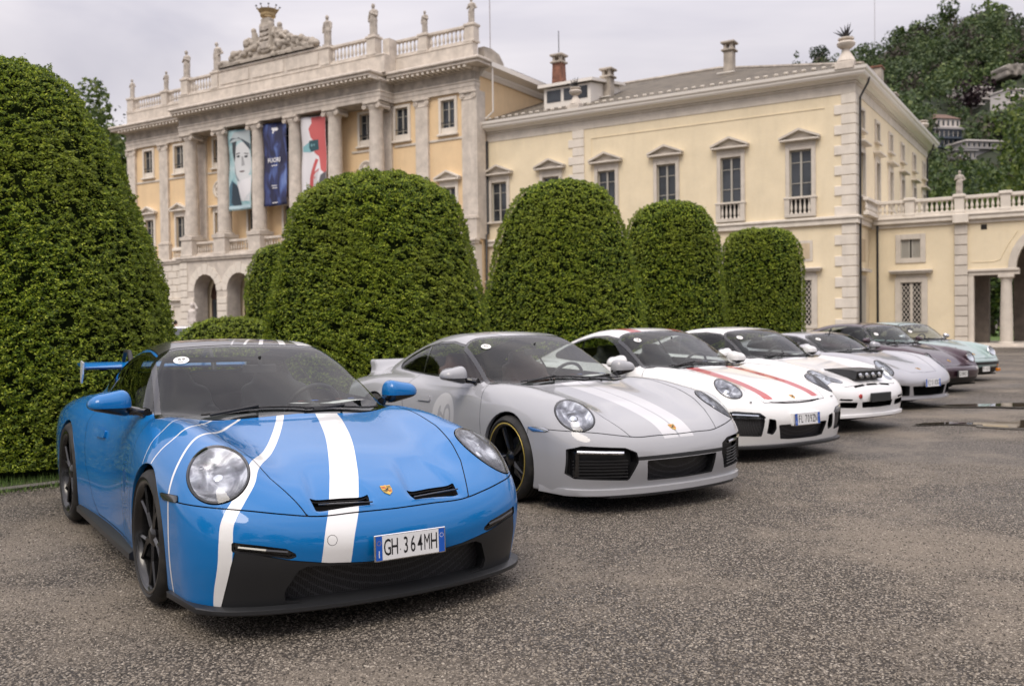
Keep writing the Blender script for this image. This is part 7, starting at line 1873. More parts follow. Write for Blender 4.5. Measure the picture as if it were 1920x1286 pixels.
# ============ 1: blue coupe with white stripes and a swan-neck wing
def blue_car():
    car = car_root('parked_car', (-1.108, 5.221), -56.04, 'bright blue coupe with curving white stripes, black roof and rear wing, plate GH 364MH', roll=-.7, z=-.004)
    def ex(x, a):
        t = np.clip((x - .52) / .38, 0, 1); t = t * t * (3 - 2 * t); wd = .075 + .062 * t
        return -.026 * t / (1 + np.exp(np.clip((np.abs(a - .245) - wd) / .011, -40, 40))) * (1 - np.clip((x - .905) / .03, 0, 1))
    form = form_992(extra=ex, zbot=.115)
    blue = paint_mat('blue_lacquer', (.0, .150, .44), rough=.4, wet=.30)
    carb = mat('dark_carbon_roof', (.022, .02, .021), .32, coat=1.0)
    _c = NB(carb); _c.set(Base_Color=_c.ramp(_c.noise(_c.coord((3, 3, 3)), 14, 4), [(.4, (.018, .016, .017)), (.6, (.034, .03, .03))]))
    white = mat('stripe_white', (.80, .80, .80), .35, coat=1.0, coat_r=.02)
    mats = [blue, white, carb, M_satin]
    form.rf = lambda V: np.where((V[:, 2] > 1.10) & (np.abs(V[:, 1]) < .60), np.maximum(np.abs(V[:, 1]) - (.565 - .06 * np.clip((-V[:, 0] - 1.2) / .8, 0, 1)), -(V[:, 0] + 2.02)), 9.)
    A = [(-.6, .215, .95), (-.29, .178, .88), (.0, .10, .84), (.279, .012, .782), (.67, -.135, .683), (.929, -.248, .553), (1.005, -.30, .442), (1.01, -.32, .30)]
    B2 = [(-.45, -.06, .93), (-.30, -.103, .888), (.042, -.25, .821), (.358, -.41, .76), (.60, -.565, .722), (.719, -.625, .672), (.79, -.695, .61), (.83, -.762, .521), (.845, -.775, .436), (.83, -.775, .324), (.79, -.785, .2), (.77, -.79, .1)]
    W2 = [.020, .020, .021, .022, .024, .026, .028, .031, .033, .033, .030, .028]
    B3 = [(-.5, -.25, .9), (-.349, -.315, .884), (-.153, -.454, .846), (.1, -.60, .845), (.22, -.72, .83), (.30, -.80, .78), (.37, -.86, .70), (.414, -.905, .633), (.43, -.92, .542), (.43, -.92, .377), (.40, -.90, .1)]
    B4 = [(-.55, -.40, .9), (-.408, -.454, .881), (-.2, -.57, .875), (-.037, -.659, .871), (.06, -.774, .837), (.05, -.85, .776), (.03, -.90, .70)]
    B5 = [(-.6, -.52, .9), (-.431, -.58, .881), (-.183, -.763, .866), (-.157, -.846, .796), (-.13, -.885, .74), (-.12, -.92, .68)]
    def proj_(L):
        L = np.array(L, float)
        for _ in range(6):
            e = 1e-3; x, y, z = L.T; f0 = form.F(x, y, z); g = np.stack([form.F(x + e, y, z) - f0, form.F(x, y + e, z) - f0, form.F(x, y, z + e) - f0], -1) / e
            L = L - np.clip(f0, -.03, .03)[:, None] * g / np.maximum((g * g).sum(1), .2)[:, None]
        return L
    thinl = [proj_(smoothline(q, 9)) for q in (B3, B4, B5)]
    def thin(V): return np.minimum.reduce([linesd(V, q, .006) for q in thinl])
    def stripes(V):
        g = linesd(V, proj_(smoothline(A, 6)), .069)
        for pts, w in ((B2, W2), (B3, .0085), (B4, .006), (B5, .004)):
            sl = proj_(smoothline(pts, 9)); ww = np.interp(np.linspace(0, len(pts) - 1, len(sl)), range(len(pts)), w) if isinstance(w, list) else w
            g = np.minimum(g, linesd(V, sl, ww))
        return np.where(V[:, 2] < .99, g, 9.)
    RS = [((-1.05, -.165), (-1.75, .12), .006), ((-1.05, -.085), (-1.75, .24), .009), ((-1.05, .035), (-1.75, .30), .013), ((-1.05, .205), (-1.75, .38), .022), ((-1.05, .40), (-1.75, .43), .055)]
    def roofst(V):
        g = np.full(len(V), 9.)
        for a, b, w in RS:
            e = np.array(b) - np.array(a); e = e / np.linalg.norm(e); d = V[:, :2] - np.array(a); g = np.minimum(g, np.abs(d[:, 0] * e[1] - d[:, 1] * e[0]) - w)
        return np.where((V[:, 2] > 1.15) & (V[:, 0] < -1.0), g, 9.)
    def ops(P, ctx):
        for w_ in (.016, .008):
            g = thin(P.V); P = refine(P, (np.abs(g)[P.T].min(1) < w_) & (P.V[P.T][:, :, 2].max(1) < 1.0))
        P = paint(P, lambda V: stripes(V), 1)
        r, P = split(P, form.rf); r.M[:] = 2; r = paint(r, roofst, 1); P = join(P, r)
        P = lamp_round(ctx, P, (.575, .722, .70), (.60, .24, .76), (.8, .05, -.6), .212, .140)
        # bonnet outlets
        for s in (-1, 1):
            f = lambda V, s=s: np.where(V[:, 2] > .5, polysd(V[:, 0], V[:, 1] * s, [(.848, .380), (.908, .375), (.932, .12), (.878, .105), (.860, .24)], .004), 9.)
            P, _ = recess(ctx, P, f, (-.02, 0, -.03), M_void, M_black, 'bonnet_outlet')
            m = MB(); pts = [(.918, s * .37, .578), (.936, s * .24, .574), (.944, s * .11, .568)]; m.tube(pts, [.004, .0045, .004], 6); m.build('outlet_blade', M_gloss, ctx['car'])
        # daytime lamps
        P, sk = recess(ctx, P, yz([(.495, .372), (.54, .40), (.64, .42), (.745, .437), (.745, .405), (.62, .385), (.52, .362)], .006), (-.03, 0, 0), M_gloss, M_black, 'lamp_slot')
        for s in (-1, 1):
            q = side(sk, s)
            if q.n: pobj('daytime_lamp', off(q, -.004), M_lens, ctx['car'])
            m = MB(); m.tube([(.955, s * .53, .388), (.93, s * .62, .403), (.87, s * .725, .418)], .008, 6); m.build('lamp_strip', M_gloss, ctx['car'])
        # black lower nose: outer frame, then the meshed mouth
        frame = yz([(0, .300), (.17, .306), (.35, .322), (.52, .352), (.66, .388), (.735, .415), (.752, .33), (.778, .10), (.778, -.2), (-.5, -.2), (-.5, .30)], .0)
        a, P = split(P, frame, .0015)
        a.M[:] = 0
        mouth = yz([(-.3, .285), (.2, .288), (.44, .305), (.475, .29), (.52, .20), (.515, .165), (.40, .148), (0, .138), (-.3, .138)], .012)
        a, m_ = split(a, lambda V: -mouth(V)); 
        b = Piece(a.V, a.N, a.T)
        pobj('lower_nose_panel', b, M_satin, ctx['car'])
        v = np.array([-.075, 0, 0]); w = walls(m_, v); pobj('mouth_surround', w, M_satin, ctx['car'])
        pobj('mouth_mesh', Piece(m_.V + v, m_.N, m_.T), M_mesh, ctx['car']); ctx['shell_holes'].append(lambda V: mouth(V))
        # tow-eye cover
        f = lambda V: np.where(V[:, 0] > .8, np.hypot(V[:, 1] + .335, V[:, 2] - .425) - .023, 9.)
        t, P = split(P, f, .0012); pobj('tow_eye_cover', off(t, .001), mats, ctx['car'])
        # side marker blades
        f = lambda V: np.where(np.abs(V[:, 1]) > .78, polysd(V[:, 0], V[:, 2], [(.31, .598), (.53, .612), (.545, .59), (.36, .578)], .004), 9.)
        t, P = split(P, f, .001)
        for s in (-1, 1): q = side(t, s); pobj('side_marker', shield_out(q, .006), M_gloss, ctx['car'])
        return P
    ctx = car_common(car, form, .0135, mats, 'gt3', ops, 'gt3', ws=WS992, dlo=DLO992, hood=HOOD992, hoodz=lambda V: seamz992(np.abs(V[:, 1])), seam=seam992, door=DOOR992, steer=R_(0), cage=True, rim=(.277, .285))
    splitter(ctx, .112, .138, .035, yend=.84, xend=.37)
    skirt(ctx, .12, .175, .915, M_satin, -2.08, -.42)
    for s in (-1, 1): mirror(car, form.F, (-.72, s * .75, .895), (-.82, s * .935, .958), (.085, .118, .074), [blue, M_gloss])
    crest(car, form.F, .875, 0, .6)
    licence_plate(car, (1.062, .03, .372), (1, 0, .05), 'GH.364MH')
    sticker(car, form.F, -1.02, -.475, '69', .047)
    wiper(car, form.F, -.52, .10, -.44, -.335); wiper(car, form.F, .06, .58, -.33, -.43)
    # wing
    w = MB(); foil = [(-3.28, 1.075), (-3.34, 1.102), (-3.45, 1.115), (-3.60, 1.10), (-3.60, 1.09), (-3.45, 1.075), (-3.34, 1.055)]
    w.prism(foil, -.66, .66, 'y'); wo = w.build('rear_wing', [blue], car, True, 50)
    for s in (-1, 1):
        m = MB(); m.prism([(-3.27, 1.115), (-3.38, 1.13), (-3.40, .96), (-3.36, .945), (-3.30, 1.02)], s * .66, s * .672, 'y'); m.build('end_plate', white, wo)
        m = MB(); m.tube([(-3.05, s * .33, .93), (-3.10, s * .33, 1.10), (-3.20, s * .33, 1.20), (-3.34, s * .33, 1.20), (-3.42, s * .33, 1.12)], [.022, .022, .02, .018, .014], 8); m.build('swan_neck_mount', M_black, wo, True, 60)
    return car
def slabs(car, n, x, y0, y1, z0, z1, tilt, mt, name='intake_slat'):
    for i in range(n):
        z = z0 + (z1 - z0) * (i + .5) / n
        for s in (-1, 1):
            m = MB(); m.tube([(x[0], s * y0, z), ((x[0] + x[1]) / 2 + .02, s * (y0 + y1) / 2, z), (x[1], s * y1, z)], [.006] * 3, 5); m.build(name, mt, car)
# ============ 2: light grey coupe with ducktail, twin stripes and a ghosted roundel
def grey_car():
    car = car_root('parked_car', (.728, 7.830), -56.93, 'pale grey coupe with lighter twin stripes, ducktail, brown seats and gold-edged black wheel', z=0)
    def duck(g, x, y, z):
        w = rbox(x + (z - .85) * .75, np.abs(y), z, (-3.16, 0, .91), (.10, .58, .11), .05)
        w = smax(w, np.abs(y) - .62 + (z - .9) * .3, .05); return smin(g, w, .12)
    def bubble(x, a): return .0 * x
    form = form_992(zbot=.13, add=duck)
    form.f_plan = spl([(1.1, .86), (.9, .88), (.6, .912), (.3, .935), (0, .942), (-.4, .925), (-.8, .895), (-1.4, .893), (-1.9, .925), (-2.2, .948), (-2.457, .952), (-2.8, .94), (-3.1, .91), (-3.4, .86), (-3.6, .80)])
    grey = paint_mat('pale_grey_lacquer', (.36, .365, .385), rough=.35, wet=.15); lt = mat('lighter_grey_stripe', (.55, .55, .565), .35, coat=1.0, coat_r=.02)
    mats = [grey, lt, grey, M_satin]
    def st(V):
        c = np.abs(V[:, 1] - 0.0); hw = np.interp(V[:, 0], [-1.2, -.35, .9], [.19, .19, .148]); return np.where((V[:, 2] > .52) & (V[:, 0] > -3.0), np.maximum(c - hw, .009 - c), 9.)
    def disc(V):
        x, z = V[:, 0] + 1.17, V[:, 2] - .58; r = np.hypot(x, z) - .20
        a, b = -(x + 0.0), z                        # seen from the car's right the nose points right
        k = -1
        xx = x * k * -1
        u = x                                       # u grows towards the nose
        six = np.minimum(np.abs(np.hypot((u + .06) / .8, z + .035) - .050) - .017, np.where((u > -.115) & (u < -.06) & (z > -.035) & (z < .09), np.abs(np.hypot((u + .02) / .85, (z + .01) / 1.25) - .082) - .017, 9.))
        zero = np.abs(np.hypot((u - .065) / .62, z) - .088) - .019
        n = np.minimum(six, zero)
        return np.where(V[:, 1] < -.6, np.maximum(r, -n), 9.)
    def ops(P, ctx):
        P = paint(P, st, 1); P = paint(P, disc, 1)
        P = lamp_round(ctx, P, (.60, .715, .70), (.60, .24, .76), (.8, .05, -.6), .195, .135)
        # side intakes, centre intake, black upper band
        si = yz([(.43, .375), (.49, .25), (.83, .27), (.865, .30), (.865, .47), (.80, .495), (.52, .475), (.44, .44)], .008)
        P, _ = recess(ctx, P, si, (-.09, 0, 0), M_black, M_gloss, 'side_intake')
        P, _ = recess(ctx, P, yz([(-.3, .375), (.345, .375), (.325, .235), (-.3, .225)], .006), (-.08, 0, 0), M_mesh, M_satin, 'centre_intake')
        b, P = split(P, yz([(-.3, .415), (.43, .412), (.43, .387), (-.3, .387)], .0), .001); pobj('upper_band', b, M_satin, car)
        slabs(car, 6, (.955, .74), .50, .84, .262, .40, 0, M_black)
        for s in (-1, 1):
            m = MB(); m.tube([(.945, s * .53, .445), (.875, s * .68, .452), (.775, s * .825, .458)], .013, 6); o = m.build('daytime_lamp', M_chrome, car, True)
            m = MB(); m.prism([(.70, .265), (.765, .275), (.77, .46), (.70, .47)], s * .80, s * .835, 'y'); m.build('intake_blade', M_gloss, car)
        f = lambda V: np.where(np.abs(V[:, 1]) > .78, polysd(V[:, 0], V[:, 2], [(.31, .605), (.49, .612), (.54, .595), (.36, .588)], .006), 9.)
        t, P = split(P, f, .001)
        for s in (-1, 1): q = side(t, s); pobj('side_marker', shield_out(q, .006), M_chrome, car)
        return P
    car_common(car, form, .016, mats, 'fuchs', ops, 'fuchs', ws=WS992, dlo=DLO992, hood=HOOD992, hoodz=lambda V: seamz992(np.abs(V[:, 1])) + .018, seam=lambda V: np.where(V[:, 0] > .1, np.maximum(V[:, 2] - seamz992(np.abs(V[:, 1])) - .018, .30 - V[:, 0]), 9.), door=DOOR992, seat=M_seatb,
               track=(.815, .80), steer=R_(-2), rim=(.270, .278))
    splitter(dict(car=car, F=form.F), .135, .185, .012, mname='front_lip', mt=grey); splitter(dict(car=car, F=form.F), .118, .14, .022, yend=.62, xend=.70)
    skirt(dict(car=car, F=form.F), .13, .2, .915, grey)
    for s in (-1, 1): mirror(car, form.F, (-.72, s * .76, .895), (-.82, s * .94, .958), (.085, .118, .074), [grey, M_gloss])
    crest(car, form.F, .89, 0, .6); sticker(car, form.F, -1.02, -.485, '60', .045)
    wiper(car, form.F, -.50, .12, -.44, -.335); wiper(car, form.F, .08, .60, -.33, -.45)
    return car
# ============ 3: white coupe with two red stripes
def red_striped_car():
    car = car_root('parked_car', (2.396, 10.240), -57.71, 'white coupe with two long red stripes over bonnet and roof, plate FL 709ZN')
    form = form_992(zbot=.14, kst=.14)
    wh = paint_mat('white_lacquer', (.78, .78, .775), rough=.35); mats = [wh, M_red, wh, M_satin]
    def st(V):
        c = np.abs(V[:, 1]); y = np.interp(V[:, 0], [-2.5, -1.2, -.35, .9], [.27, .33, .285, .345]); hw = np.interp(V[:, 0], [-1.2, -.35, .9], [.075, .078, .056]); return np.where((V[:, 2] > .595), np.abs(c - y) - hw, 9.)
    def ops(P, ctx):
        P = paint(P, st, 1)
        P = lamp_round(ctx, P, (.62, .675, .70), (.60, .24, .76), (.8, .05, -.6), .175, .125, bowl=M_bowl)
        P, sk = recess(ctx, P, yz([(.51, .435), (.56, .475), (.78, .497), (.86, .475), (.80, .447), (.6, .425)], .008), (-.025, 0, 0), M_gloss, M_gloss, 'lamp_slot')
        for s in (-1, 1):
            q = side(sk, s); pobj('daytime_lamp', off(q, .002), M_lens, car)
            m = MB(); m.tube([(.93, s * .57, .452), (.86, s * .70, .463), (.80, s * .80, .470)], .010, 6); m.build('lamp_strip', M_chrome, car)
        P, _ = recess(ctx, P, yz([(.53, .415), (.79, .43), (.775, .275), (.545, .262)], .014), (-.03, 0, 0), M_mesh, M_satin, 'side_intake')
        P, _ = recess(ctx, P, yz([(.40, .405), (.465, .415), (.475, .285), (.41, .268), (.385, .32)], .008), (-.06, 0, 0), M_void, M_gloss, 'side_slot')
        P, _ = recess(ctx, P, yz([(-.3, .345), (.34, .345), (.30, .225), (.2, .215), (-.3, .212)], .012), (-.05, 0, 0), M_mesh, M_satin, 'centre_intake')
        P, _ = recess(ctx, P, yz1([(-.36, .578), (-.2, .566), (0, .562), (.2, .566), (.36, .578), (.36, .569), (.2, .556), (0, .552), (-.2, .556), (-.36, .569)], .002, .7), (-.03, 0, 0), M_void, M_black, 'bonnet_gap')
        return P
    car_common(car, form, .018, mats, 'gt3', ops, 'silver', ws=WS992, dlo=DLO992, hood=HOOD992, hoodz=lambda V: .572 + 0 * V[:, 0], seam=None, door=DOOR992)
    splitter(dict(car=car, F=form.F), .125, .155, .02, yend=.78, xend=.62)
    for s in (-1, 1): mirror(car, form.F, (-.72, s * .76, .88), (-.82, s * .93, .94), (.09, .115, .08), [wh, M_gloss], h=.014)
    crest(car, form.F, .86, 0, .6); licence_plate(car, (1.052, 0, .402), (1, 0, .05), 'FL.709ZN'); sticker(car, form.F, -1.0, -.48, '58', .045)
    m = MB(); m.cbox(1.0, 1.039, -.20, .20, .335, .47, .01); m.build('plate_holder', wh, car)
    wiper(car, form.F, -.50, .12, -.44, -.335); wiper(car, form.F, .08, .60, -.33, -.45)
    for s in (-1, 1):
        m = MB(); m.lathe([(0, 0), (.012, 0), (.012, .006), (0, .006)], n=12); o = m.build('washer_cap', M_black, car); o.location = (.86, s * .60, .585)
    return car
# ============ 4: white rally coupe with a black lamp box
def rally_car():
    car = car_root('parked_car', (4.02, 12.46), -55.2, 'plain white coupe with a black four-lamp box on its bonnet and a blank dark plate')
    form = form_996(zbot=.17); wh = paint_mat('white_gloss_paint', (.78, .78, .79), rough=.4); mats = [wh, M_red, wh, M_satin]
    def egg(s):
        a = ellf((.60, .70, .665), (.60, .30, .74), (.8, .0, -.6), .165, .115, s)[0]; b = ellf((.70, .575, .625), (.62, .15, .76), (.45, -.9, -.4), .135, .062, s)[0]
        return lambda V: smin(a(V), b(V), .06)
    def ops(P, ctx):
        for s in (-1, 1):
            f = egg(s); lens, P = split(P, f, .002)
            e = bpy.data.objects.new('headlight', None); e.empty_display_size = .1; link(e, car)
            pobj('lens', off(lens, .003), M_lens, e); b = Piece(lens.V - lens.N * .035, lens.N, lens.T); pobj('lamp_bowl', join(b, walls(lens, -lens.N * .035)), M_bowlc, e)
            ctx['shell_holes'].append(lambda V, f=f: f(V))
            for (x, y, z, r) in ((.57, .70, .675, .062), (.66, .60, .64, .045)):
                m = MB(); m.lathe([(r, -.02), (r * 1.05, .0), (r * .85, .005), (r * .7, -.02), (0, -.03)], n=20); me = m.data('reflector', M_chrome, True, 50)
                o = inst('reflector', me, e, (x, s * y, z), (0, R_(48), R_(18 * s)))
        P, _ = recess(ctx, P, yz([(-.3, .362), (.31, .362), (.29, .30), (-.3, .295)], .006), (-.06, 0, 0), M_void, M_void, 'centre_intake')
        P, _ = recess(ctx, P, yz([(.39, .36), (.62, .372), (.67, .345), (.64, .315), (.40, .30)], .006), (-.06, 0, 0), M_void, M_void, 'side_intake')
        P, _ = recess(ctx, P, yz([(.47, .405), (.64, .418), (.66, .405), (.48, .388)], .004), (-.04, 0, 0), M_void, M_void, 'upper_slot')
        for y0, y1 in ((-.36, -.16), (-.11, .11), (.16, .36)):
            f = lambda V, y0=y0, y1=y1: np.where(V[:, 2] > .5, polysd(V[:, 0], V[:, 1], [(.868, y0), (.868, y1), (.89, y1), (.89, y0)], .002), 9.)
            P, _ = recess(ctx, P, f, (-.02, 0, -.02), M_void, M_void, 'nose_slot')
        return P
    WS = [(-.30, .0), (-.26, .45), (-.22, .70), (-.28, .705), (-.93, .60), (-1.0, .54), (-.985, 0), (-1.0, -.02), (-.30, -.02)]
    DLO = [(-.66, .915), (-.78, 1.02), (-.92, 1.11), (-1.12, 1.18), (-1.4, 1.205), (-1.72, 1.19), (-2.0, 1.13), (-2.25, 1.045), (-2.42, .985), (-2.38, .97), (-2.0, .95), (-1.4, .935), (-.85, .915)]
    HOOD = [(.86, -.50), (.885, -.2), (.89, 0), (.885, .2), (.86, .50), (.7, .53), (.5, .56), (.2, .59), (-.1, .62), (-.345, .645), (-.6, .66), (-.9, .5), (-.9, -.5), (-.6, -.66), (-.345, -.645), (-.1, -.62), (.2, -.59), (.5, -.56), (.7, -.53)]
    HOOD = [(x - .035 if x > .8 else x, y) for x, y in HOOD]
    car_common(car, form, .019, mats, 's', ops, 'silver', ws=WS, dlo=DLO, hood=HOOD, hoodz=None, door=DOOR992, R=(.315, .325), rim=(.235, .24), tw=(.22, .26), ax=(.315, .325), track=(.765, .77), arch=(.352, .36), wb=2.35, cage=True)
    splitter(dict(car=car, F=form.F), .175, .215, .02, mname='front_lip', mt=wh, yend=.76, xend=.60)
    # lamp box
    m = MB(); m.prism([(.36, .755), (.52, .765), (.78, .755), (.86, .74), (.835, .635), (.60, .66)], -.275, .275, 'y'); bx = m.build('lamp_box', M_satin, car)
    m = MB(); m.add([(.36, -.275, .757), (.36, .275, .757), (.20, .34, .79), (.20, -.34, .79)], [(0, 1, 2, 3)]); 
    for y in (-.195, -.065, .065, .195):
        m = MB(); m.lathe([(.050, 0), (.056, .012), (.046, .014), (.042, .004), (0, .002)], n=20); me = m.data('box_lamp', [M_gloss], True, 40); inst('box_lamp', me, bx, (.849, y, .690), (0, R_(77), 0))
        m = MB(); m.lathe([(.036, .006), (.02, .014), (0, .016)], n=16, caps=False); me = m.data('lamp_glass', M_chrome, True); inst('lamp_glass', me, bx, (.849, y, .690), (0, R_(77), 0))
    m = MB(); m.cbox(.99, 1.02, -.205, .205, .365, .475, .008); m.build('blank_plate', M_satin, car)
    m = MB(); m.lathe([(.022, -.01), (.028, .0), (.028, .012), (.012, .018), (0, .018)], n=16, axis='x'); m.build('tow_hook_cover', M_red, car, True, 40).location = (.955, -.345, .44)
    for s in (-1, 1): mirror(car, form.F, (-.68, s * .75, .885), (-.74, s * .90, .95), (.08, .10, .075), [wh, M_gloss], h=.016)
    sticker(car, form.F, -.84, -.49, '57', .045); wiper(car, form.F, -.50, .12, -.42, -.30); wiper(car, form.F, .08, .60, -.30, -.44)
    return car
# ============ 5: low silver-grey coupe
def silver_car():
    car = car_root('parked_car', (5.95, 15.2), -58, 'low metallic silver coupe between white rally coupe and dark plum coupe')
    form = form_996(zbot=.15, nc2=.20, kst=.16)
    form.f_roof = spl([(.1, .56), (-.1, .70), (-.26, .81), (-.4, .885), (-.6, 1.0), (-.78, 1.085), (-.92, 1.14), (-1.05, 1.165), (-1.25, 1.18), (-1.5, 1.182), (-1.8, 1.16), (-2.15, 1.10), (-2.5, 1.03), (-2.85, .96), (-3.15, .89), (-3.4, .82), (-3.6, .74)])
    form.f_top = spl([(1.12, .36), (.98, .48), (.92, .52), (.86, .555), (.8, .58), (.6, .645), (.4, .70), (.2, .745), (0, .785), (-.2, .82), (-.42, .85), (-.8, .88), (-1.5, .90), (-2.1, .92), (-2.6, .93), (-2.9, .90), (-3.2, .865), (-3.45, .81), (-3.6, .75)])
    form.f_fen = spl([(1.1, 0), (.9, .02), (.75, .06), (.56, .10), (.4, .11), (.2, .105), (0, .09), (-.3, .06), (-.7, .02), (-1.1, .01), (-1.6, 0), (-3.6, 0)])
    sv = paint_mat('silver_metallic', (.40, .40, .43), metal=.35, rough=.35); mats = [sv, M_red, sv, M_satin]
    def ops(P, ctx):
        P = lamp_round(ctx, P, (.63, .70, .635), (.58, .34, .72), (.75, -.08, -.65), .19, .085, bowl=M_bowlc, dots=0)
        P, _ = recess(ctx, P, yz([(-.3, .345), (.40, .345), (.36, .215), (-.3, .205)], .008), (-.08, 0, 0), M_void, M_satin, 'centre_intake')
        P, _ = recess(ctx, P, yz([(.47, .355), (.68, .375), (.67, .22), (.45, .215)], .008), (-.08, 0, 0), M_void, M_satin, 'side_intake')
        return P
    WS = [(-.30, .0), (-.26, .45), (-.22, .66), (-.28, .67), (-.88, .58), (-.95, .52), (-.93, 0), (-.95, -.02), (-.30, -.02)]
    DLO = [(-.66, .875), (-.80, .965), (-.95, 1.03), (-1.15, 1.08), (-1.4, 1.10), (-1.72, 1.085), (-2.0, 1.04), (-2.2, .99), (-2.2, .94), (-2.0, .92), (-1.4, .905), (-.85, .88)]
    HOOD = [(.80, -.30), (.83, 0), (.80, .30), (.6, .44), (.3, .55), (-.1, .60), (-.345, .62), (-.6, .64), (-.9, .5), (-.9, -.5), (-.6, -.64), (-.345, -.62), (-.1, -.60), (.3, -.55), (.6, -.44)]
    car_common(car, form, .022, mats, 's', ops, 'silver', ws=WS, dlo=DLO, hood=HOOD, door=[(x, z - .03) for x, z in DOOR992], rear=[(-1.98, -.40), (-1.94, 0), (-1.98, .40), (-2.5, .34), (-2.6, 0), (-2.5, -.34)], R=(.315, .325), rim=(.235, .24), tw=(.22, .26), ax=(.315, .325), track=(.765, .77), arch=(.352, .36), wb=2.40)
    splitter(dict(car=car, F=form.F), .145, .18, .012, mname='front_lip', mt=sv, yend=.74, xend=.60)
    licence_plate(car, (1.008, -.02, .40), (1, 0, .05), 'EZ.010DG'); crest(car, form.F, .74, 0, .6, 1.1); sticker(car, form.F, -.82, -.45, '56', .045)
    for s in (-1, 1): mirror(car, form.F, (-.66, s * .74, .86), (-.72, s * .90, .93), (.075, .10, .07), [sv, M_gloss], h=.018)
    wiper(car, form.F, -.50, .12, -.42, -.32); wiper(car, form.F, .08, .58, -.32, -.44)
    return car
# ============ 6, 7: the two older coupes
def classic(loc, yaw, label, col, metal, kind, plate, seat):
    car = car_root('parked_car', loc, yaw, label)
    form = form_classic(); lc, ln = form.lc, form.ln
    pm = paint_mat('classic_lacquer_' + kind, col, metal=metal, rough=.35); mats = [pm, M_black, pm, M_satin]
    M_cl = M_bowlc
    def ops(P, ctx):
        if kind == 'mint':
            P = paint(P, lambda V: np.where(V[:, 0] > .35, np.abs(V[:, 2] - .385) - .035, 9.), 1)
            P = paint(P, lambda V: np.where(V[:, 0] > .35, V[:, 2] - .30, 9.), 1)
        else:
            P = paint(P, lambda V: np.where(V[:, 0] > .35, V[:, 2] - .27, 9.), 1)
        for s in (-1, 1):
            f, cc, nn, a1, a2 = ellf((lc[0], lc[1], lc[2]), (ln[0], 0, ln[2]), (.44, 0, -.9), .108, .108, s, .07)
            lens, P = split(P, f, .002)
            e = bpy.data.objects.new('headlight', None); e.empty_display_size = .1; link(e, car)
            d = lens.V - cc; rr = np.sqrt((d @ a1) ** 2 + (d @ a2) ** 2) / .108; bul = .03 * np.clip(1 - rr ** 2, 0, 1)
            Nn = lens.N + ((d @ a1)[:, None] * a1 + (d @ a2)[:, None] * a2) * 5
            pobj('lens', Piece(lens.V + nn * (bul + .004)[:, None], Nn / np.linalg.norm(Nn, axis=1, keepdims=True), lens.T), M_lens, e)
            Nb = lens.N - ((d @ a1)[:, None] * a1 + (d @ a2)[:, None] * a2) * 7
            pobj('reflector', Piece(lens.V - nn * (.05 * np.clip(1 - rr ** 2, 0, 1))[:, None], Nb / np.linalg.norm(Nb, axis=1, keepdims=True), lens.T), M_cl, e)
            M4 = Matrix((Vector(a2), Vector(a1), Vector(nn))).transposed().to_4x4(); M4.translation = Vector(cc)
            m = MB(); m.lathe([(.118, -.03), (.120, .004), (.112, .012), (.104, .006)], n=28, caps=False); me = m.data('lamp_ring', pm if kind == 'plum' else M_chrome, True, 40); me.transform(M4); link(bpy.data.objects.new('lamp_ring', me), e)
            ctx['shell_holes'].append(lambda V, f=f: f(V))
        # turn signals at the bumper corners
        f = yz([(.56, .455), (.74, .455), (.74, .415), (.56, .415)] if kind == 'plum' else [(.56, .345), (.70, .345), (.70, .31), (.56, .31)], .004)
        t, P = split(P, f, .001)
        for s in (-1, 1): q = side(t, s); pobj('turn_signal', off(q, .004), mat('smoked_lens', (.35, .33, .32), .2, coat=1) if kind == 'plum' else M_amber, car)
        return P
    WS = [(-.25, .0), (-.23, .45), (-.20, .655), (-.25, .66), (-.72, .575), (-.78, .52), (-.765, 0), (-.78, -.02), (-.25, -.02)]
    DLO = [(-.52, .92), (-.62, 1.05), (-.74, 1.15), (-.95, 1.205), (-1.3, 1.23), (-1.6, 1.21), (-1.9, 1.13), (-2.12, 1.04), (-2.2, .97), (-2.0, .95), (-1.4, .935), (-.85, .92)]
    HOOD = [(.70, -.36), (.73, 0), (.70, .36), (.55, .43), (.3, .47), (0, .53), (-.25, .57), (-.6, .6), (-.9, .5), (-.9, -.5), (-.6, -.6), (-.25, -.57), (0, -.53), (.3, -.47), (.55, -.43), ]
    DOOR = [(-.42, .24), (-.38, .50), (-.40, .72), (-.50, .90), (-1.0, .93), (-1.60, .945), (-1.68, .75), (-1.60, .50), (-1.50, .30), (-1.40, .24)]
    car_common(car, form, .022, mats, 's', ops, 'silver', ws=WS, dlo=DLO, dlo_split=-1.55, hood=HOOD, seam=lambda V: np.where(V[:, 0] > .3, np.maximum(V[:, 2] - .487, .36 - V[:, 0]), 9.), door=DOOR, R=(.30, .305), rim=(.205, .21), tw=(.19, .22), ax=(.30, .305), track=(.73, .75), arch=(.345, .35), wb=2.27, seat=seat,
               rear=[(-1.95, -.40), (-1.92, 0), (-1.95, .40), (-2.5, .34), (-2.6, 0), (-2.5, -.34)])
    b = MB()
    licence_plate(car, (.905, 0, .345 if kind == 'plum' else .265), (1, 0, 0), plate, w=.33, eu=False, face=M_paper, blueR=False)
    if kind == 'mint':
        for s in (-1, 1): m = MB(); m.cbox(.83, .89, s * .52 - .055, s * .52 + .055, .20, .27, .01); m.build('fog_lamp', M_amber, car)
    for s in (-1, 1): mirror(car, form.F, (-.55, s * .70, .90), (-.58, s * .83, .97), (.055, .085, .06), [pm if kind == 'plum' else M_chrome, M_gloss], h=.018)
    crest(car, form.F, .62, 0, .5, 1.15); sticker(car, form.F, -.62, -.48, '55' if kind == 'plum' else '54', .045)
    wiper(car, form.F, -.48, .05, -.38, -.27); wiper(car, form.F, .04, .52, -.27, -.38)
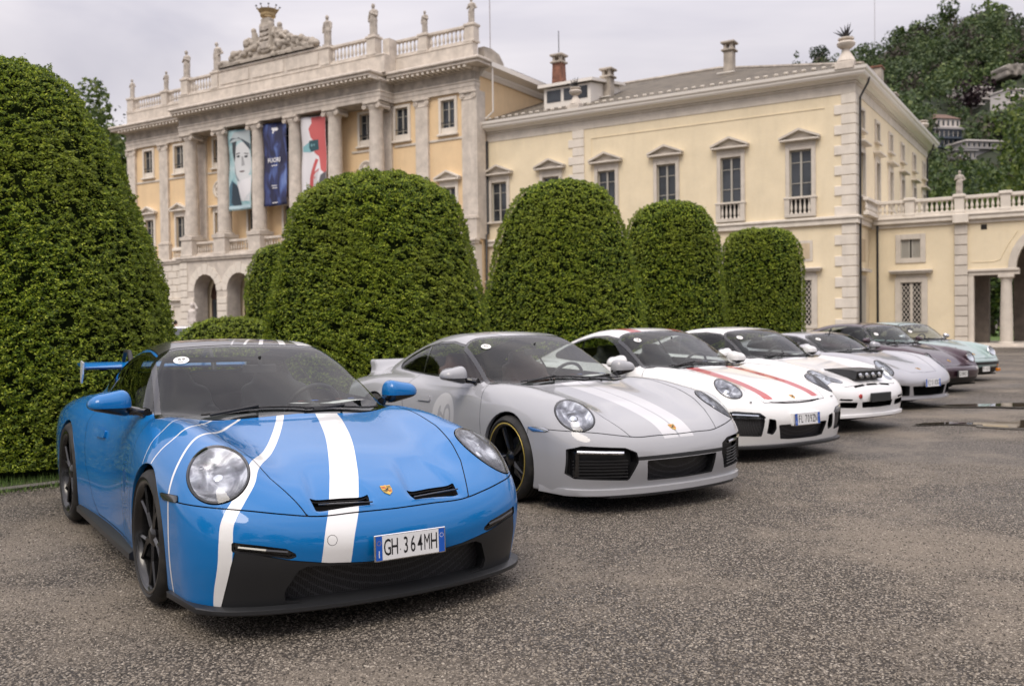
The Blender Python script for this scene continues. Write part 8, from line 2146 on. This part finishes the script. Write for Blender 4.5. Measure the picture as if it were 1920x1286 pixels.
    return car
def plum_car(): return classic((7.9, 18.1), -58, 'dark plum metallic coupe with round upright lamps and body-coloured bumper', (.045, .020, .031), .4, 'plum', 'CO 989021', M_seat)
def mint_car(): return classic((9.85, 21.1), -58, 'pale mint green coupe with black-striped bumper and round lamps, nearest the portico', (.29, .38, .365), .2, 'mint', '911030', mat('cream_leather', (.45, .42, .28), .55))
# ================================================================== place the cars
def far_car():
    car = empty('parked_car', (-14.9, 42.0, 0), R_(-72), 'small white car far off at the left near the villa', 'car')
    form = form_996(zbot=.2); f2 = form.f_roof
    form.f_roof = spl([(.2, .60), (-.1, .80), (-.3, .97), (-.7, 1.25), (-1.0, 1.40), (-1.4, 1.46), (-2.2, 1.45), (-2.8, 1.38), (-3.2, 1.15), (-3.45, .9), (-3.6, .76)]); form.gy0 = .80; form.f_taper = spl([(0, 0), (-3.6, .05)])
    wp = mat('far_white_paint', (.75, .75, .76), .35, coat=1); V, N, Q = iso(form.F, (-3.72, -1.02, .1), (1.14, 1.02, 1.55), .045, sym=True); P = Piece(V, N, np.concatenate([Q[:, [0, 1, 2]], Q[:, [0, 2, 3]]]))
    P = keep(P, np.where(np.abs(P.V[:, 1]) > .5, np.minimum(np.hypot(P.V[:, 0], P.V[:, 2] - .32) - .36, np.hypot(P.V[:, 0] + 2.4, P.V[:, 2] - .32) - .36), 9.))
    gp = mat('far_car_glass', (.03, .035, .04), .05)
    w, P = split(P, lambda V: np.where(V[:, 2] > .8, polysd(V[:, 0] + .3 * V[:, 1] ** 2, np.abs(V[:, 1]), [(-.22, -.1), (-.2, .66), (-.85, .56), (-.9, -.1)], .02), 9.)); pobj('windscreen', w, gp, car)
    w, P = split(P, lambda V: np.where(np.abs(V[:, 1]) > .35, polysd(V[:, 0], V[:, 2], [(-.55, .98), (-1.0, 1.32), (-2.3, 1.36), (-3.0, 1.02)], .02), 9.)); both(w, 'side_window', gp, car)
    pobj('body', P, wp, car)
    m = MB(); m.lathe([(.20, -.10), (.31, -.10), (.32, 0), (.31, .10), (.20, .10)], n=24, axis='y'); tm = m.data('tyre', M_rubber, True, 40)
    for x in (0, -2.4):
        for s in (-1, 1): wh = inst('wheel', tm, car, (x, s * .78, .32))
    for s in (-1, 1): m = MB(); m.cbox(.78, .9, s * .6 - .14, s * .6 + .14, .58, .70, .03); m.build('headlight', gp, car)

blue_car(); grey_car(); red_striped_car(); rally_car(); silver_car(); plum_car(); mint_car(); far_car()
def dash_paper(loc, yaw, off_, label, seed, w=.42, d=.22):
    c, s = math.cos(R_(yaw)), math.sin(R_(yaw)); x, y, z = off_
    e = empty('paper_sheet', (loc[0] + x * c - y * s, loc[1] + x * s + y * c, z), R_(yaw), label, 'paper', 'paper sheets on the dashboards')
    m = MB(); n = 8; vs = []
    for j in range(3):
        for i in range(n + 1): vs.append((-d / 2 + d * j / 2, -w / 2 + w * i / n, .006 * math.sin(i * .9 + seed) + .012 * j * .5))
    m.add(vs, [(j * (n + 1) + i, (j + 1) * (n + 1) + i, (j + 1) * (n + 1) + i + 1, j * (n + 1) + i + 1) for j in range(2) for i in range(n)]); o = m.build('sheet', M_paper, e, True, 80)
    rr = random.Random(seed)
    for k in range(5):
        m = MB(); yy = -w * .4 + k * w * .2; m.box(-d * .3, -d * .3 + rr.uniform(.02, .05), yy, yy + w * .1, .019, .0195); m.build('printed_block', [M_red, M_plateb, M_ink][k % 3], e)
dash_paper((-1.108, 5.221), -56.04, (-.62, .33, .905), 'printed white sheet on the dashboard of the blue coupe', 1)
dash_paper((.728, 7.830), -56.93, (-.60, .35, .905), 'white sheet on the dashboard of the grey coupe with twin stripes', 2)
dash_paper((2.396, 10.240), -57.71, (-.60, .30, .905), 'white sheet on the dashboard of the red-striped coupe', 3)
dash_paper((4.02, 12.46), -55.2, (-.52, .30, .905), 'white sheet on the dashboard of the white rally coupe', 4)
dash_paper((5.95, 15.2), -58, (-.52, .30, .88), 'white sheet on the dashboard of the low silver coupe', 5)
dash_paper((7.9, 18.1), -58, (-.45, .25, .905), 'white sheet on the dashboard of the plum coupe', 6)
dash_paper((9.85, 21.1), -58, (-.45, .25, .905), 'white sheet on the dashboard of the mint coupe', 7)
